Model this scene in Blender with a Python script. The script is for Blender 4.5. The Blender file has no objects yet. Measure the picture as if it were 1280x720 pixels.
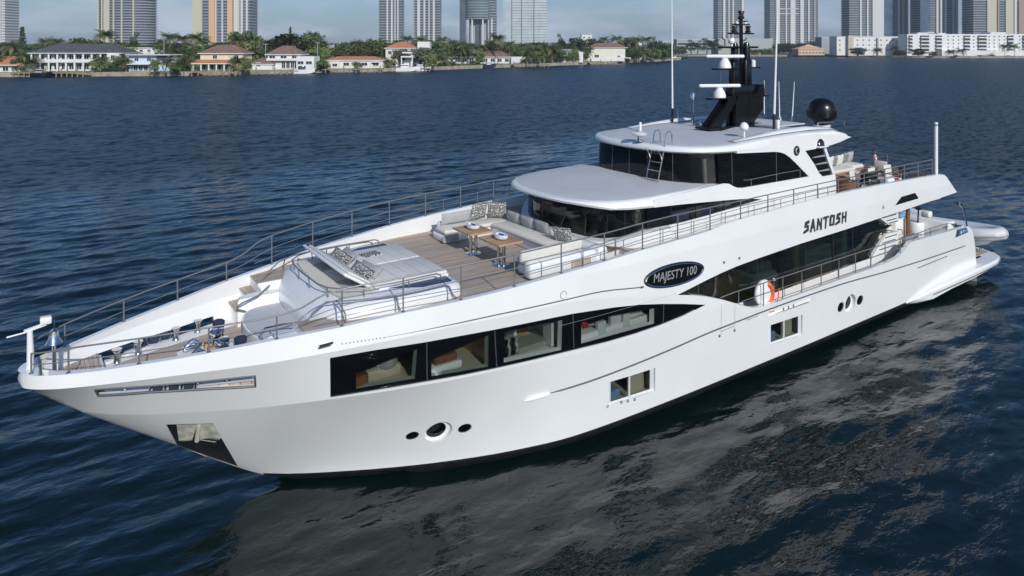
import bpy, math, random
import numpy as np
from bisect import bisect_right
from mathutils import Vector, Matrix
from mathutils.geometry import delaunay_2d_cdt

random.seed(7)
SC = bpy.context.scene
COL = SC.collection
R = math.radians

# ------------------------------------------------------------------ camera
cam_d = bpy.data.cameras.new("camera")
cam_d.sensor_width = 36.0
cam_d.lens = 36.0 * 868.0 / 1280.0
cam_d.shift_y = -302.0 / 1280.0
cam_d.clip_start = 0.1
cam_d.clip_end = 20000.0
cam = bpy.data.objects.new("camera", cam_d)
cam.location = (0.093, -15.277, 9.2)
cam.rotation_euler = (R(90), 0, -math.atan2(0.57502, 0.81814))
COL.objects.link(cam)
SC.camera = cam

# ------------------------------------------------------------------ sky, sun, exposure
SUN_EL = R(29)
SUN_XY = Vector((-0.20, -0.98)).normalized()
world = bpy.data.worlds.new("World")
SC.world = world
world.use_nodes = True
nt = world.node_tree
bgn = nt.nodes["Background"]
sky = nt.nodes.new("ShaderNodeTexSky")
sky.sky_type = 'NISHITA'
sky.sun_disc = False
sky.sun_elevation = SUN_EL
sky.sun_rotation = math.atan2(SUN_XY.x, SUN_XY.y)
sky.air_density = 1.0
sky.dust_density = 1.6
sky.ozone_density = 2.0
tcw = nt.nodes.new("ShaderNodeTexCoord")
mpw = nt.nodes.new("ShaderNodeMapping")
mpw.inputs["Scale"].default_value = (2.2, 2.2, 9.0)
mpw.inputs["Location"].default_value = (3.1, 0.4, 0.2)
nzw = nt.nodes.new("ShaderNodeTexNoise")
nzw.inputs["Scale"].default_value = 2.4
nzw.inputs["Detail"].default_value = 7
nzw.inputs["Roughness"].default_value = 0.55
rpw = nt.nodes.new("ShaderNodeValToRGB")
rpw.color_ramp.elements[0].position = 0.43
rpw.color_ramp.elements[0].color = (0.34, 0.34, 0.34, 1)
rpw.color_ramp.elements[1].position = 0.62
rpw.color_ramp.elements[1].color = (0.95, 0.95, 0.95, 1)
mxw = nt.nodes.new("ShaderNodeMix")
mxw.data_type = 'RGBA'
nt.links.new(tcw.outputs["Generated"], mpw.inputs["Vector"])
nt.links.new(mpw.outputs["Vector"], nzw.inputs["Vector"])
nt.links.new(nzw.outputs["Fac"], rpw.inputs["Fac"])
sxw = nt.nodes.new("ShaderNodeSeparateXYZ")
nt.links.new(tcw.outputs["Generated"], sxw.inputs[0])
mrw = nt.nodes.new("ShaderNodeMapRange")          # cloud bank thins out with height above the horizon
mrw.inputs["From Min"].default_value = 0.03
mrw.inputs["From Max"].default_value = 0.12
mrw.inputs["To Min"].default_value = 1.0
mrw.inputs["To Max"].default_value = 0.04
nt.links.new(sxw.outputs[2], mrw.inputs["Value"])
mlw = nt.nodes.new("ShaderNodeMath")
mlw.operation = 'MULTIPLY'
nt.links.new(rpw.outputs["Color"], mlw.inputs[0])
nt.links.new(mrw.outputs[0], mlw.inputs[1])
nt.links.new(mlw.outputs[0], mxw.inputs["Factor"])
hsw = nt.nodes.new("ShaderNodeHueSaturation")
hsw.inputs["Hue"].default_value = 0.5
hsw.inputs["Saturation"].default_value = 1.15
hsw.inputs["Value"].default_value = 1.0
nt.links.new(sky.outputs["Color"], hsw.inputs["Color"])
tnw = nt.nodes.new("ShaderNodeMix")
tnw.data_type = 'RGBA'
tnw.blend_type = 'MULTIPLY'
tnw.inputs["Factor"].default_value = 1.0
tnw.inputs["B"].default_value = (0.64, 0.92, 1.24, 1)
nt.links.new(hsw.outputs["Color"], tnw.inputs["A"])
nt.links.new(tnw.outputs["Result"], mxw.inputs["A"])
mxw.inputs["B"].default_value = (6.8, 7.5, 9.0, 1)
nt.links.new(mxw.outputs["Result"], bgn.inputs["Color"])
bgn.inputs["Strength"].default_value = 0.085

sun_d = bpy.data.lights.new("sun", 'SUN')
sun_d.energy = 3.4
sun_d.angle = R(0.53)
sun_d.color = (1.0, 0.962, 0.90)
sun = bpy.data.objects.new("sun", sun_d)
sdir = Vector((SUN_XY.x * math.cos(SUN_EL), SUN_XY.y * math.cos(SUN_EL), math.sin(SUN_EL)))
sun.rotation_euler = (-sdir).to_track_quat('-Z', 'Y').to_euler()
sun.location = (0, -60, 60)
COL.objects.link(sun)
SC.view_settings.view_transform = 'Standard'
SC.view_settings.look = 'None'
SC.view_settings.gamma = 1.0
SC.view_settings.exposure = 0.0
SC.cycles.max_bounces = 8
SC.cycles.transparent_max_bounces = 16
SC.cycles.caustics_reflective = False
SC.cycles.caustics_refractive = False
SC.cycles.sample_clamp_indirect = 4.0

# ------------------------------------------------------------------ materials
def mat(name, col, rough=0.5, metal=0.0, spec=0.5, coat=0.0, var=0.0, vscale=3.0, bump=0.0, bscale=20.0, stretch=(1, 1, 1)):
    m = bpy.data.materials.new(name)
    m.use_nodes = True
    t = m.node_tree
    p = t.nodes["Principled BSDF"]
    p.inputs["Base Color"].default_value = (*col, 1)
    p.inputs["Roughness"].default_value = rough
    p.inputs["Metallic"].default_value = metal
    p.inputs["Specular IOR Level"].default_value = spec
    p.inputs["Coat Weight"].default_value = coat
    p.inputs["Coat Roughness"].default_value = 0.06
    if var or bump:
        tc = t.nodes.new("ShaderNodeTexCoord")
        mp = t.nodes.new("ShaderNodeMapping")
        mp.inputs["Scale"].default_value = stretch
        t.links.new(tc.outputs["Object"], mp.inputs["Vector"])
    if var:
        n = t.nodes.new("ShaderNodeTexNoise")
        n.inputs["Scale"].default_value = vscale
        n.inputs["Detail"].default_value = 6
        t.links.new(mp.outputs["Vector"], n.inputs["Vector"])
        r = t.nodes.new("ShaderNodeValToRGB")
        r.color_ramp.elements[0].position = 0.3
        r.color_ramp.elements[1].position = 0.7
        r.color_ramp.elements[0].color = (*[max(0, c * (1 - var)) for c in col], 1)
        r.color_ramp.elements[1].color = (*[min(1, c * (1 + var)) for c in col], 1)
        t.links.new(n.outputs["Fac"], r.inputs["Fac"])
        t.links.new(r.outputs["Color"], p.inputs["Base Color"])
    if bump:
        n2 = t.nodes.new("ShaderNodeTexNoise")
        n2.inputs["Scale"].default_value = bscale
        n2.inputs["Detail"].default_value = 4
        t.links.new(mp.outputs["Vector"], n2.inputs["Vector"])
        b = t.nodes.new("ShaderNodeBump")
        b.inputs["Strength"].default_value = bump
        b.inputs["Distance"].default_value = 0.02
        t.links.new(n2.outputs["Fac"], b.inputs["Height"])
        t.links.new(b.outputs["Normal"], p.inputs["Normal"])
    return m

def glass(name, tint, see, rough=0.015):
    """tinted window: clear gloss coat over a part transparent, part dark body"""
    m = bpy.data.materials.new(name)
    m.use_nodes = True
    t = m.node_tree
    t.nodes.remove(t.nodes["Principled BSDF"])
    out = t.nodes["Material Output"]
    tr = t.nodes.new("ShaderNodeBsdfTransparent")
    tr.inputs["Color"].default_value = (*tint, 1)
    df = t.nodes.new("ShaderNodeBsdfDiffuse")
    df.inputs["Color"].default_value = (0.004, 0.005, 0.006, 1)
    m1 = t.nodes.new("ShaderNodeMixShader")
    m1.inputs["Fac"].default_value = see
    t.links.new(df.outputs[0], m1.inputs[1])
    t.links.new(tr.outputs[0], m1.inputs[2])
    gl = t.nodes.new("ShaderNodeBsdfGlossy")
    gl.inputs["Roughness"].default_value = rough
    gl.inputs["Color"].default_value = (1, 1, 1, 1)
    fr = t.nodes.new("ShaderNodeFresnel")
    ge = t.nodes.new("ShaderNodeNewGeometry")
    mr = t.nodes.new("ShaderNodeMapRange")
    mr.inputs["To Min"].default_value = 1.5
    mr.inputs["To Max"].default_value = 1 / 1.5
    t.links.new(ge.outputs["Backfacing"], mr.inputs["Value"])
    t.links.new(mr.outputs[0], fr.inputs["IOR"])
    m2 = t.nodes.new("ShaderNodeMixShader")
    t.links.new(fr.outputs[0], m2.inputs["Fac"])
    t.links.new(m1.outputs[0], m2.inputs[1])
    t.links.new(gl.outputs[0], m2.inputs[2])
    t.links.new(m2.outputs[0], out.inputs["Surface"])
    return m

def teak(name, c0, c1, groove, width=0.07, axis=1):
    m = bpy.data.materials.new(name)
    m.use_nodes = True
    t = m.node_tree
    p = t.nodes["Principled BSDF"]
    p.inputs["Roughness"].default_value = 0.75
    p.inputs["Specular IOR Level"].default_value = 0.25
    tc = t.nodes.new("ShaderNodeTexCoord")
    sp = t.nodes.new("ShaderNodeSeparateXYZ")
    t.links.new(tc.outputs["Object"], sp.inputs[0])
    d = t.nodes.new("ShaderNodeMath"); d.operation = 'DIVIDE'; d.inputs[1].default_value = width
    t.links.new(sp.outputs[axis], d.inputs[0])
    f = t.nodes.new("ShaderNodeMath"); f.operation = 'FRACT'
    t.links.new(d.outputs[0], f.inputs[0])
    fl = t.nodes.new("ShaderNodeMath"); fl.operation = 'FLOOR'
    t.links.new(d.outputs[0], fl.inputs[0])
    wn = t.nodes.new("ShaderNodeTexWhiteNoise"); wn.noise_dimensions = '1D'
    t.links.new(fl.outputs[0], wn.inputs["W"])
    mp = t.nodes.new("ShaderNodeMapping")
    mp.inputs["Scale"].default_value = (1.2, 14, 14) if axis == 1 else (14, 1.2, 14)
    t.links.new(tc.outputs["Object"], mp.inputs[0])
    n = t.nodes.new("ShaderNodeTexNoise"); n.inputs["Scale"].default_value = 2.0; n.inputs["Detail"].default_value = 6
    t.links.new(mp.outputs[0], n.inputs["Vector"])
    ad = t.nodes.new("ShaderNodeMath"); ad.operation = 'MULTIPLY_ADD'; ad.inputs[1].default_value = 0.45
    t.links.new(wn.outputs["Value"], ad.inputs[0]); t.links.new(n.outputs["Fac"], ad.inputs[2])
    rp = t.nodes.new("ShaderNodeValToRGB")
    rp.color_ramp.elements[0].position = 0.35; rp.color_ramp.elements[1].position = 1.0
    rp.color_ramp.elements[0].color = (*c0, 1); rp.color_ramp.elements[1].color = (*c1, 1)
    t.links.new(ad.outputs[0], rp.inputs[0])
    g = t.nodes.new("ShaderNodeMath"); g.operation = 'LESS_THAN'; g.inputs[1].default_value = 0.1
    t.links.new(f.outputs[0], g.inputs[0])
    mx = t.nodes.new("ShaderNodeMix"); mx.data_type = 'RGBA'
    t.links.new(g.outputs[0], mx.inputs["Factor"])
    t.links.new(rp.outputs[0], mx.inputs["A"])
    mx.inputs["B"].default_value = (*groove, 1)
    t.links.new(mx.outputs["Result"], p.inputs["Base Color"])
    return m

def pattern_cloth(name):
    """black cloth with white maze-like strokes"""
    m = bpy.data.materials.new(name)
    m.use_nodes = True
    t = m.node_tree
    p = t.nodes["Principled BSDF"]
    p.inputs["Roughness"].default_value = 0.9
    tc = t.nodes.new("ShaderNodeTexCoord")
    v = t.nodes.new("ShaderNodeTexVoronoi")
    v.feature = 'DISTANCE_TO_EDGE'; v.distance = 'EUCLIDEAN'
    v.inputs["Scale"].default_value = 19.0
    v.inputs["Randomness"].default_value = 0.75
    t.links.new(tc.outputs["Object"], v.inputs["Vector"])
    g = t.nodes.new("ShaderNodeMath"); g.operation = 'LESS_THAN'; g.inputs[1].default_value = 0.075
    t.links.new(v.outputs["Distance"], g.inputs[0])
    mx = t.nodes.new("ShaderNodeMix"); mx.data_type = 'RGBA'
    t.links.new(g.outputs[0], mx.inputs["Factor"])
    mx.inputs["A"].default_value = (0.012, 0.012, 0.014, 1)
    mx.inputs["B"].default_value = (0.7, 0.69, 0.66, 1)
    t.links.new(mx.outputs["Result"], p.inputs["Base Color"])
    return m

M = {}
M['gel'] = mat('white_gelcoat', (0.805, 0.803, 0.795), 0.28, spec=0.5, coat=0.5, var=0.025, vscale=0.8, bump=0.03, bscale=1.6)
M['gel2'] = mat('white_moulding', (0.795, 0.793, 0.782), 0.4, var=0.02, vscale=1.5)
M['boot'] = mat('black_antifouling', (0.012, 0.013, 0.016), 0.5, var=0.4, vscale=4)
M['grey'] = mat('grey_nonslip', (0.52, 0.53, 0.55), 0.85, spec=0.2, var=0.05, vscale=1.3, bump=0.25, bscale=140)
M['steel'] = mat('stainless_steel', (0.20, 0.20, 0.21), 0.45, metal=0.3)
M['chrome'] = mat('polished_steel', (0.62, 0.62, 0.62), 0.1, metal=1.0)
M['dark'] = mat('dark_metal', (0.05, 0.05, 0.055), 0.4, metal=0.6)
M['black'] = mat('black_gloss_paint', (0.005, 0.005, 0.006), 0.28, spec=0.4, coat=0.15)
M['matblack'] = mat('matt_black', (0.008, 0.008, 0.009), 0.6)
M['white'] = mat('white_plastic', (0.80, 0.80, 0.80), 0.4)
M['seam'] = mat('grey_seam', (0.10, 0.10, 0.11), 0.5)
M['teak'] = teak('weathered_teak', (0.34, 0.27, 0.21), (0.54, 0.45, 0.37), (0.15, 0.125, 0.105))
M['teakx'] = teak('weathered_teak_cross', (0.34, 0.27, 0.21), (0.54, 0.45, 0.37), (0.15, 0.125, 0.105), axis=0)
M['wood'] = teak('honey_teak', (0.36, 0.22, 0.125), (0.54, 0.37, 0.23), (0.25, 0.145, 0.08), 0.14)
M['darkwood'] = mat('brown_wood', (0.20, 0.085, 0.035), 0.5, var=0.3, vscale=8)
M['cream'] = mat('cream_upholstery', (0.66, 0.63, 0.57), 0.9, spec=0.15, var=0.05, vscale=5, bump=0.2, bscale=60)
M['greyfab'] = mat('grey_fabric', (0.40, 0.40, 0.40), 0.95, spec=0.1, var=0.08, vscale=9, bump=0.3, bscale=120)
M['pad'] = mat('pale_grey_mattress', (0.66, 0.65, 0.62), 0.95, spec=0.1, var=0.04, vscale=4, bump=0.3, bscale=90)
M['pattern'] = pattern_cloth('maze_pattern_cloth')
M['navy'] = mat('navy_panel', (0.012, 0.022, 0.055), 0.25, coat=0.3)
M['navyfab'] = mat('navy_canvas', (0.018, 0.028, 0.06), 0.85, var=0.2, vscale=8)
M['glassdark'] = glass('dark_tinted_glass', (0.5, 0.55, 0.55), 0.10)
M['glasswh'] = glass('tinted_windscreen', (0.62, 0.66, 0.66), 0.40)
M['glasssal'] = glass('tinted_saloon_glass', (0.50, 0.62, 0.58), 0.34)
M['glassclear'] = glass('clear_pane', (0.70, 0.74, 0.71), 0.76)
M['blackglass'] = glass('black_glass', (0.1, 0.1, 0.1), 0.0)
M['beige'] = mat('beige_wall', (0.55, 0.49, 0.38), 0.7, var=0.05)
M['tan'] = mat('tan_wood', (0.45, 0.29, 0.13), 0.5, var=0.15, vscale=5)
M['greygreen'] = mat('sage_upholstery', (0.30, 0.33, 0.28), 0.9)
M['orange'] = mat('orange_plastic', (0.75, 0.13, 0.04), 0.5)
M['red'] = mat('red_cloth', (0.55, 0.03, 0.04), 0.7)
M['bluecloth'] = mat('blue_cloth', (0.20, 0.32, 0.55), 0.85, var=0.2, vscale=9)
M['card'] = mat('cardboard', (0.45, 0.30, 0.18), 0.85)
M['bluebox'] = mat('blue_box', (0.05, 0.16, 0.45), 0.6)
M['letters'] = mat('dark_lettering', (0.06, 0.075, 0.09), 0.35, metal=0.3)
M['rubber'] = mat('grey_rubber', (0.30, 0.31, 0.32), 0.6)
M['hyp'] = mat('pale_grey_hypalon', (0.62, 0.63, 0.64), 0.55, var=0.03)
M['redlens'] = mat('red_lens', (0.025, 0.005, 0.006), 0.15, coat=0.6)
M['anchor'] = mat('stained_anchor_plate', (0.55, 0.53, 0.45), 0.7, var=0.35, vscale=5)
M['blackglass2'] = M['black']
M['sage'] = mat('sage_lamp', (0.33, 0.38, 0.32), 0.7)
M['dish'] = mat('blue_white_glaze', (0.68, 0.70, 0.73), 0.25, coat=0.4, var=0.18, vscale=9)
M['towerpale2'] = mat('teal_drum_glass', (0.10, 0.14, 0.16), 0.15, var=0.25, vscale=.1)
M['silver'] = mat('silver_paint', (0.40, 0.40, 0.40), 0.4, metal=0.3)
M['spray'] = mat('white_water', (0.75, 0.78, 0.78), 0.6, var=.2, vscale=20, bump=.6, bscale=40)
M['cabinmark'] = mat('blue_emblem', (0.05, 0.12, 0.25), 0.4)

# ------------------------------------------------------------------ mesh builder
class MB:
    """collects shapes and links them as one mesh object"""
    def __init__(s, boat=False):
        s.v = []; s.f = []; s.m = []; s.boat = boat; s.mats = []; s.nrm = {}
    def mi(s, m):
        if m not in s.mats: s.mats.append(m)
        return s.mats.index(m)
    def poly(s, pts, m):
        i = len(s.v); s.v += [tuple(p) for p in pts]
        s.f.append(tuple(range(i, i + len(pts)))); s.m.append(s.mi(m))
    def add(s, verts, faces, m):
        i = len(s.v); s.v += [tuple(p) for p in verts]; k = s.mi(m)
        for f in faces:
            s.f.append(tuple(a + i for a in f)); s.m.append(k)
    def box(s, c, d, m, rot=None, bev=0.0):
        x, y, z = d[0] / 2, d[1] / 2, d[2] / 2
        if bev <= 0:
            vs = [Vector((a * x, b * y, e * z)) for a in (-1, 1) for b in (-1, 1) for e in (-1, 1)]
            fs = [(0, 1, 3, 2), (4, 6, 7, 5), (0, 4, 5, 1), (2, 3, 7, 6), (0, 2, 6, 4), (1, 5, 7, 3)]
        else:
            b = min(bev, x * .95, y * .95, z * .95)
            rings = []
            def rr(hx, hy, zz, r):
                o = []
                for cx, cy, a0 in ((1, 1, 0), (-1, 1, 90), (-1, -1, 180), (1, -1, 270)):
                    for q in range(4):
                        a = R(a0 + q * 30)
                        o.append(Vector((cx * (hx - r) + r * math.cos(a), cy * (hy - r) + r * math.sin(a), zz)))
                return o
            b2 = b * .293
            rings = [rr(x - b, y - b, -z, b * .3), rr(x - b2, y - b2, -z + b2, b), rr(x, y, -z + b, b), rr(x, y, z - b, b), rr(x - b2, y - b2, z - b2, b), rr(x - b, y - b, z, b * .3)]
            vs = [p for r_ in rings for p in r_]; n = 16; fs = []
            for k in range(5):
                for j in range(n):
                    fs.append((k * n + j, k * n + (j + 1) % n, (k + 1) * n + (j + 1) % n, (k + 1) * n + j))
            fs.append(tuple(range(n - 1, -1, -1))); fs.append(tuple(5 * n + j for j in range(n)))
        if rot is not None: vs = [rot @ p for p in vs]
        C = Vector(c)
        s.add([p + C for p in vs], fs, m)
    def tube(s, pts, r, m, seg=8, cap=True):
        P = [Vector(p) for p in pts]; n = len(P)
        rs = r if isinstance(r, (list, tuple)) else [r] * n
        vs = []; up = None
        for i, p in enumerate(P):
            t = (P[min(i + 1, n - 1)] - P[max(i - 1, 0)])
            t = t.normalized() if t.length > 1e-9 else Vector((0, 0, 1))
            if up is None:
                up = Vector((0, 0, 1)) if abs(t.z) < .9 else Vector((1, 0, 0))
            a = t.cross(up)
            a = a.normalized() if a.length > 1e-6 else t.orthogonal().normalized()
            b = a.cross(t).normalized(); up = b
            for k in range(seg):
                w = 2 * math.pi * k / seg
                vs.append(p + (a * math.cos(w) + b * math.sin(w)) * rs[i])
        fs = []
        for i in range(n - 1):
            for k in range(seg):
                fs.append((i * seg + k, i * seg + (k + 1) % seg, (i + 1) * seg + (k + 1) % seg, (i + 1) * seg + k))
        if cap:
            fs.append(tuple(range(seg - 1, -1, -1))); fs.append(tuple((n - 1) * seg + k for k in range(seg)))
        s.add(vs, fs, m)
    def lathe(s, prof, c, m, seg=20, axis='z', sx=1, sy=1):
        vs = []; fs = []; n = len(prof)
        for r, h in prof:
            for k in range(seg):
                a = 2 * math.pi * k / seg
                x, y = r * math.cos(a) * sx, r * math.sin(a) * sy
                p = (x, y, h) if axis == 'z' else ((x, h, y) if axis == 'y' else (h, x, y))
                vs.append((p[0] + c[0], p[1] + c[1], p[2] + c[2]))
        for i in range(n - 1):
            for k in range(seg):
                fs.append((i * seg + k, i * seg + (k + 1) % seg, (i + 1) * seg + (k + 1) % seg, (i + 1) * seg + k))
        if prof[0][0] > 1e-6: fs.append(tuple(range(seg - 1, -1, -1)))
        if prof[-1][0] > 1e-6: fs.append(tuple((n - 1) * seg + k for k in range(seg)))
        s.add(vs, fs, m)
    def loft(s, rings, m, closed=True, caps=True):
        n = len(rings[0]); vs = [p for r_ in rings for p in r_]; fs = []
        for i in range(len(rings) - 1):
            for k in range(n if closed else n - 1):
                fs.append((i * n + k, i * n + (k + 1) % n, (i + 1) * n + (k + 1) % n, (i + 1) * n + k))
        if caps:
            fs.append(tuple(range(n - 1, -1, -1))); fs.append(tuple((len(rings) - 1) * n + k for k in range(n)))
        s.add(vs, fs, m)
    def prism(s, poly, ax, lo, hi, m):
        """2D polygon pushed along an axis: ax 'z' (x,y) | 'y' (x,z) | 'x' (y,z)"""
        def P(p, h): return (p[0], p[1], h) if ax == 'z' else ((p[0], h, p[1]) if ax == 'y' else (h, p[0], p[1]))
        n = len(poly)
        vs = [P(p, lo) for p in poly] + [P(p, hi) for p in poly]
        fs = [(i, (i + 1) % n, n + (i + 1) % n, n + i) for i in range(n)] + [tuple(range(n - 1, -1, -1)), tuple(range(n, 2 * n))]
        s.add(vs, fs, m)
    def build(s, name, parent=None, smooth=True, angle=32, merge=0.0, base=None, local=False):
        me = bpy.data.meshes.new(name)
        vs = [(x, -y, z) for x, y, z in s.v] if s.boat else s.v
        o0 = Vector(base) if base is not None else Vector((0, 0, 0))
        if s.boat and base is not None: o0 = Vector((base[0], -base[1], base[2]))
        if o0.length > 0: vs = [(a - o0.x, b - o0.y, c - o0.z) for a, b, c in vs]
        me.from_pydata(vs, [], [tuple(reversed(f)) for f in s.f] if s.boat else s.f)
        for m in s.mats: me.materials.append(M[m] if isinstance(m, str) else m)
        me.polygons.foreach_set("material_index", s.m)
        if merge:
            import bmesh
            bm = bmesh.new(); bm.from_mesh(me)
            bmesh.ops.remove_doubles(bm, verts=bm.verts, dist=merge)
            bm.to_mesh(me); bm.free()
        me.validate()
        if smooth:
            me.polygons.foreach_set("use_smooth", [True] * len(me.polygons))
            me.set_sharp_from_angle(angle=R(angle))
        me.update()
        if s.nrm:
            ln = []
            for p in me.polygons:
                q = s.nrm.get(p.index)
                if q is None: ln += [tuple(p.normal)] * p.loop_total
                else: ln += [tuple(q[me.loops[li].vertex_index]) for li in p.loop_indices]
            me.normals_split_custom_set(ln)
        o = bpy.data.objects.new(name, me)
        o.location = o0
        COL.objects.link(o)
        if parent is not None:
            o.parent = parent
            o.location = o0 if local else o0 - parent_world(parent)
        return o

def parent_world(p):
    v = Vector(p.location)
    while p.parent is not None:
        p = p.parent; v += Vector(p.location)
    return v

def thing(name, label, cat, loc=(0, 0, 0), rz=0.0, group=None):
    o = bpy.data.objects.new(name, None)
    o.empty_display_size = 0.3
    COL.objects.link(o)
    o.location = loc; o.rotation_euler = (0, 0, rz)
    o["label"] = label; o["category"] = cat
    if group: o["group"] = group
    return o

def tag(o, label, cat, group=None):
    o["label"] = label; o["category"] = cat
    if group: o["group"] = group
    return o

def copy_tree(o, parent=None):
    c = o.copy(); COL.objects.link(c)
    if parent is not None: c.parent = parent
    for ch in list(o.children): copy_tree(ch, c)
    return c

def inside(p, poly):
    x, y = p; c = False; n = len(poly); j = n - 1
    for i in range(n):
        xi, yi = poly[i]; xj, yj = poly[j]
        if (yi > y) != (yj > y) and x < (xj - xi) * (y - yi) / (yj - yi) + xi: c = not c
        j = i
    return c

def cdt(outer, holes=(), lines=(), us=(), zs=(), pad=0.02):
    """triangulate a flat region with holes and crease lines; returns 2D points and triangles"""
    pts = []; edges = []
    def ring(poly, closed=True):
        i = len(pts); pts.extend(Vector(p) for p in poly); n = len(poly)
        for k in range(n if closed else n - 1): edges.append((i + k, i + (k + 1) % n))
    ring(outer)
    for h in holes: ring(h)
    for l in lines: ring(l, False)
    allp = [outer] + list(holes)
    def near(p):
        for poly in allp + list(lines):
            closed = poly in allp
            n = len(poly)
            for k in range(n if closed else n - 1):
                a = poly[k]; b = poly[(k + 1) % n]
                dx, dy = b[0] - a[0], b[1] - a[1]; L = dx * dx + dy * dy
                t = max(0, min(1, ((p[0] - a[0]) * dx + (p[1] - a[1]) * dy) / L)) if L > 0 else 0
                if (p[0] - a[0] - t * dx) ** 2 + (p[1] - a[1] - t * dy) ** 2 < pad * pad: return True
        return False
    for u in us:
        for z in zs:
            p = (u, z)
            if inside(p, outer) and not any(inside(p, h) for h in holes) and not near(p): pts.append(Vector(p))
    r = delaunay_2d_cdt(pts, edges, [], 0, 1e-5)
    V, F = r[0], r[2]
    out = []
    for f in F:
        c = (sum(V[i].x for i in f) / len(f), sum(V[i].y for i in f) / len(f))
        if inside(c, outer) and not any(inside(c, h) for h in holes): out.append(tuple(f))
    return [(p.x, p.y) for p in V], out

def frange(a, b, s):
    n = max(1, int(round((b - a) / s)))
    return [a + (b - a) * i / n for i in range(n + 1)]

def dens(poly, step):
    o = []
    n = len(poly)
    for i in range(n):
        a = poly[i]; b = poly[(i + 1) % n]
        L = math.hypot(b[0] - a[0], b[1] - a[1]); k = max(1, int(L / step))
        for q in range(k): o.append((a[0] + (b[0] - a[0]) * q / k, a[1] + (b[1] - a[1]) * q / k))
    return o
# ------------------------------------------------------------------ hull form (u = metres aft of the bow tip, v = metres to port, z = height)
def pch(pts):
    """monotone cubic interpolation through (x, y) points"""
    xs=[p[0] for p in pts]; ys=[p[1] for p in pts]; n=len(xs)
    d=[(ys[i+1]-ys[i])/(xs[i+1]-xs[i]) for i in range(n-1)]
    m=[0.0]*n
    m[0]=d[0]; m[-1]=d[-1]
    for i in range(1,n-1):
        if d[i-1]*d[i]<=0: m[i]=0.0
        else:
            h0=xs[i]-xs[i-1]; h1=xs[i+1]-xs[i]; w1=2*h1+h0; w2=h1+2*h0
            m[i]=(w1+w2)/(w1/d[i-1]+w2/d[i])
    def f(x):
        if x<=xs[0]: return ys[0]
        if x>=xs[-1]: return ys[-1]
        i=bisect_right(xs,x)-1; h=xs[i+1]-xs[i]; t=(x-xs[i])/h
        return ((1+2*t)*(1-t)**2*ys[i]+t*(1-t)**2*h*m[i]+t*t*(3-2*t)*ys[i+1]+t*t*(t-1)*h*m[i+1])
    return f
SHEERV=pch([(0,.0),(.03,.14),(.12,.29),(.25,.42),(.45,.56),(.74,.72),(1.79,1.23),(2.88,1.66),(4,2.05),(5.15,2.40),(6.3,2.72),(7.49,2.98),(8.7,3.18),(9.92,3.27),(11.17,3.32),(13,3.34),(28,3.32),(32,3.30)])
SHEERZ=pch([(0,3.40),(.25,3.39),(.74,3.40),(1.79,3.48),(2.88,3.57),(4,3.68),(5.15,3.77),(6.3,3.89),(7.49,3.96),(8.7,4.05),(9.92,4.13),(11.17,4.2),(12.41,4.27),(13.66,4.31),(14.9,4.36),(15.43,4.43),(16.2,4.47),(17.44,4.5),(18.7,4.54),(21,4.57),(22.4,4.57),(24.7,4.53),(26.06,4.5),(27.9,4.44),(29,4.38),(32,4.3)])
STEMZ=pch([(0,3.14),(.35,2.86),(.95,2.37),(2.02,1.60),(2.66,1.15),(3.76,.35),(4.31,0),(4.9,-.3),(6.2,-.8)])
WL=pch([(4.31,0),(4.8,.38),(5.3,.69),(6.48,1.35),(7.74,1.95),(9.1,2.47),(10.65,2.86),(12.58,3.02),(14.53,3.09),(17,3.13),(20,3.17),(31.5,3.2)])
K2V=pch([(.9,.02),(1.2,.28),(1.77,.62),(2.8,1.07),(3.76,1.47),(5.02,2.05),(6.31,2.5),(7.97,2.9),(9.93,3.15),(11.3,3.25),(13,3.31),(14.6,3.34),(16,3.355),(32,3.33)])
K2Z=pch([(.9,2.41),(1.77,2.33),(2.8,2.26),(3.76,2.22),(5.02,2.26),(6.31,2.28),(8,2.28),(9.93,2.23),(11.3,2.18),(13,2.2),(14.6,2.3),(32,2.3)])
K1Z=pch([(0,3.15),(.9,3.18),(1.62,3.215),(2.59,3.25),(3.62,3.27),(4.86,3.33),(6.14,3.41),(7.81,3.49),(9.81,3.5),(11.71,3.27),(13.66,2.95),(15,2.9),(32,2.9)])
def K1V(u):
    return SHEERV(u)+.045*min(1,u/.6)-.01*max(0,min(1,(u-10)/3))
def STEM_U(z):
    lo,hi=0.0,6.2
    for _ in range(40):
        mid=(lo+hi)/2
        if STEMZ(mid)>z: lo=mid
        else: hi=mid
    return lo
def lerp(a,b,t): return a+(b-a)*t
def sm(a,b,x):
    t=max(0,min(1,(x-a)/(b-a))); return t*t*(3-2*t)
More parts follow.
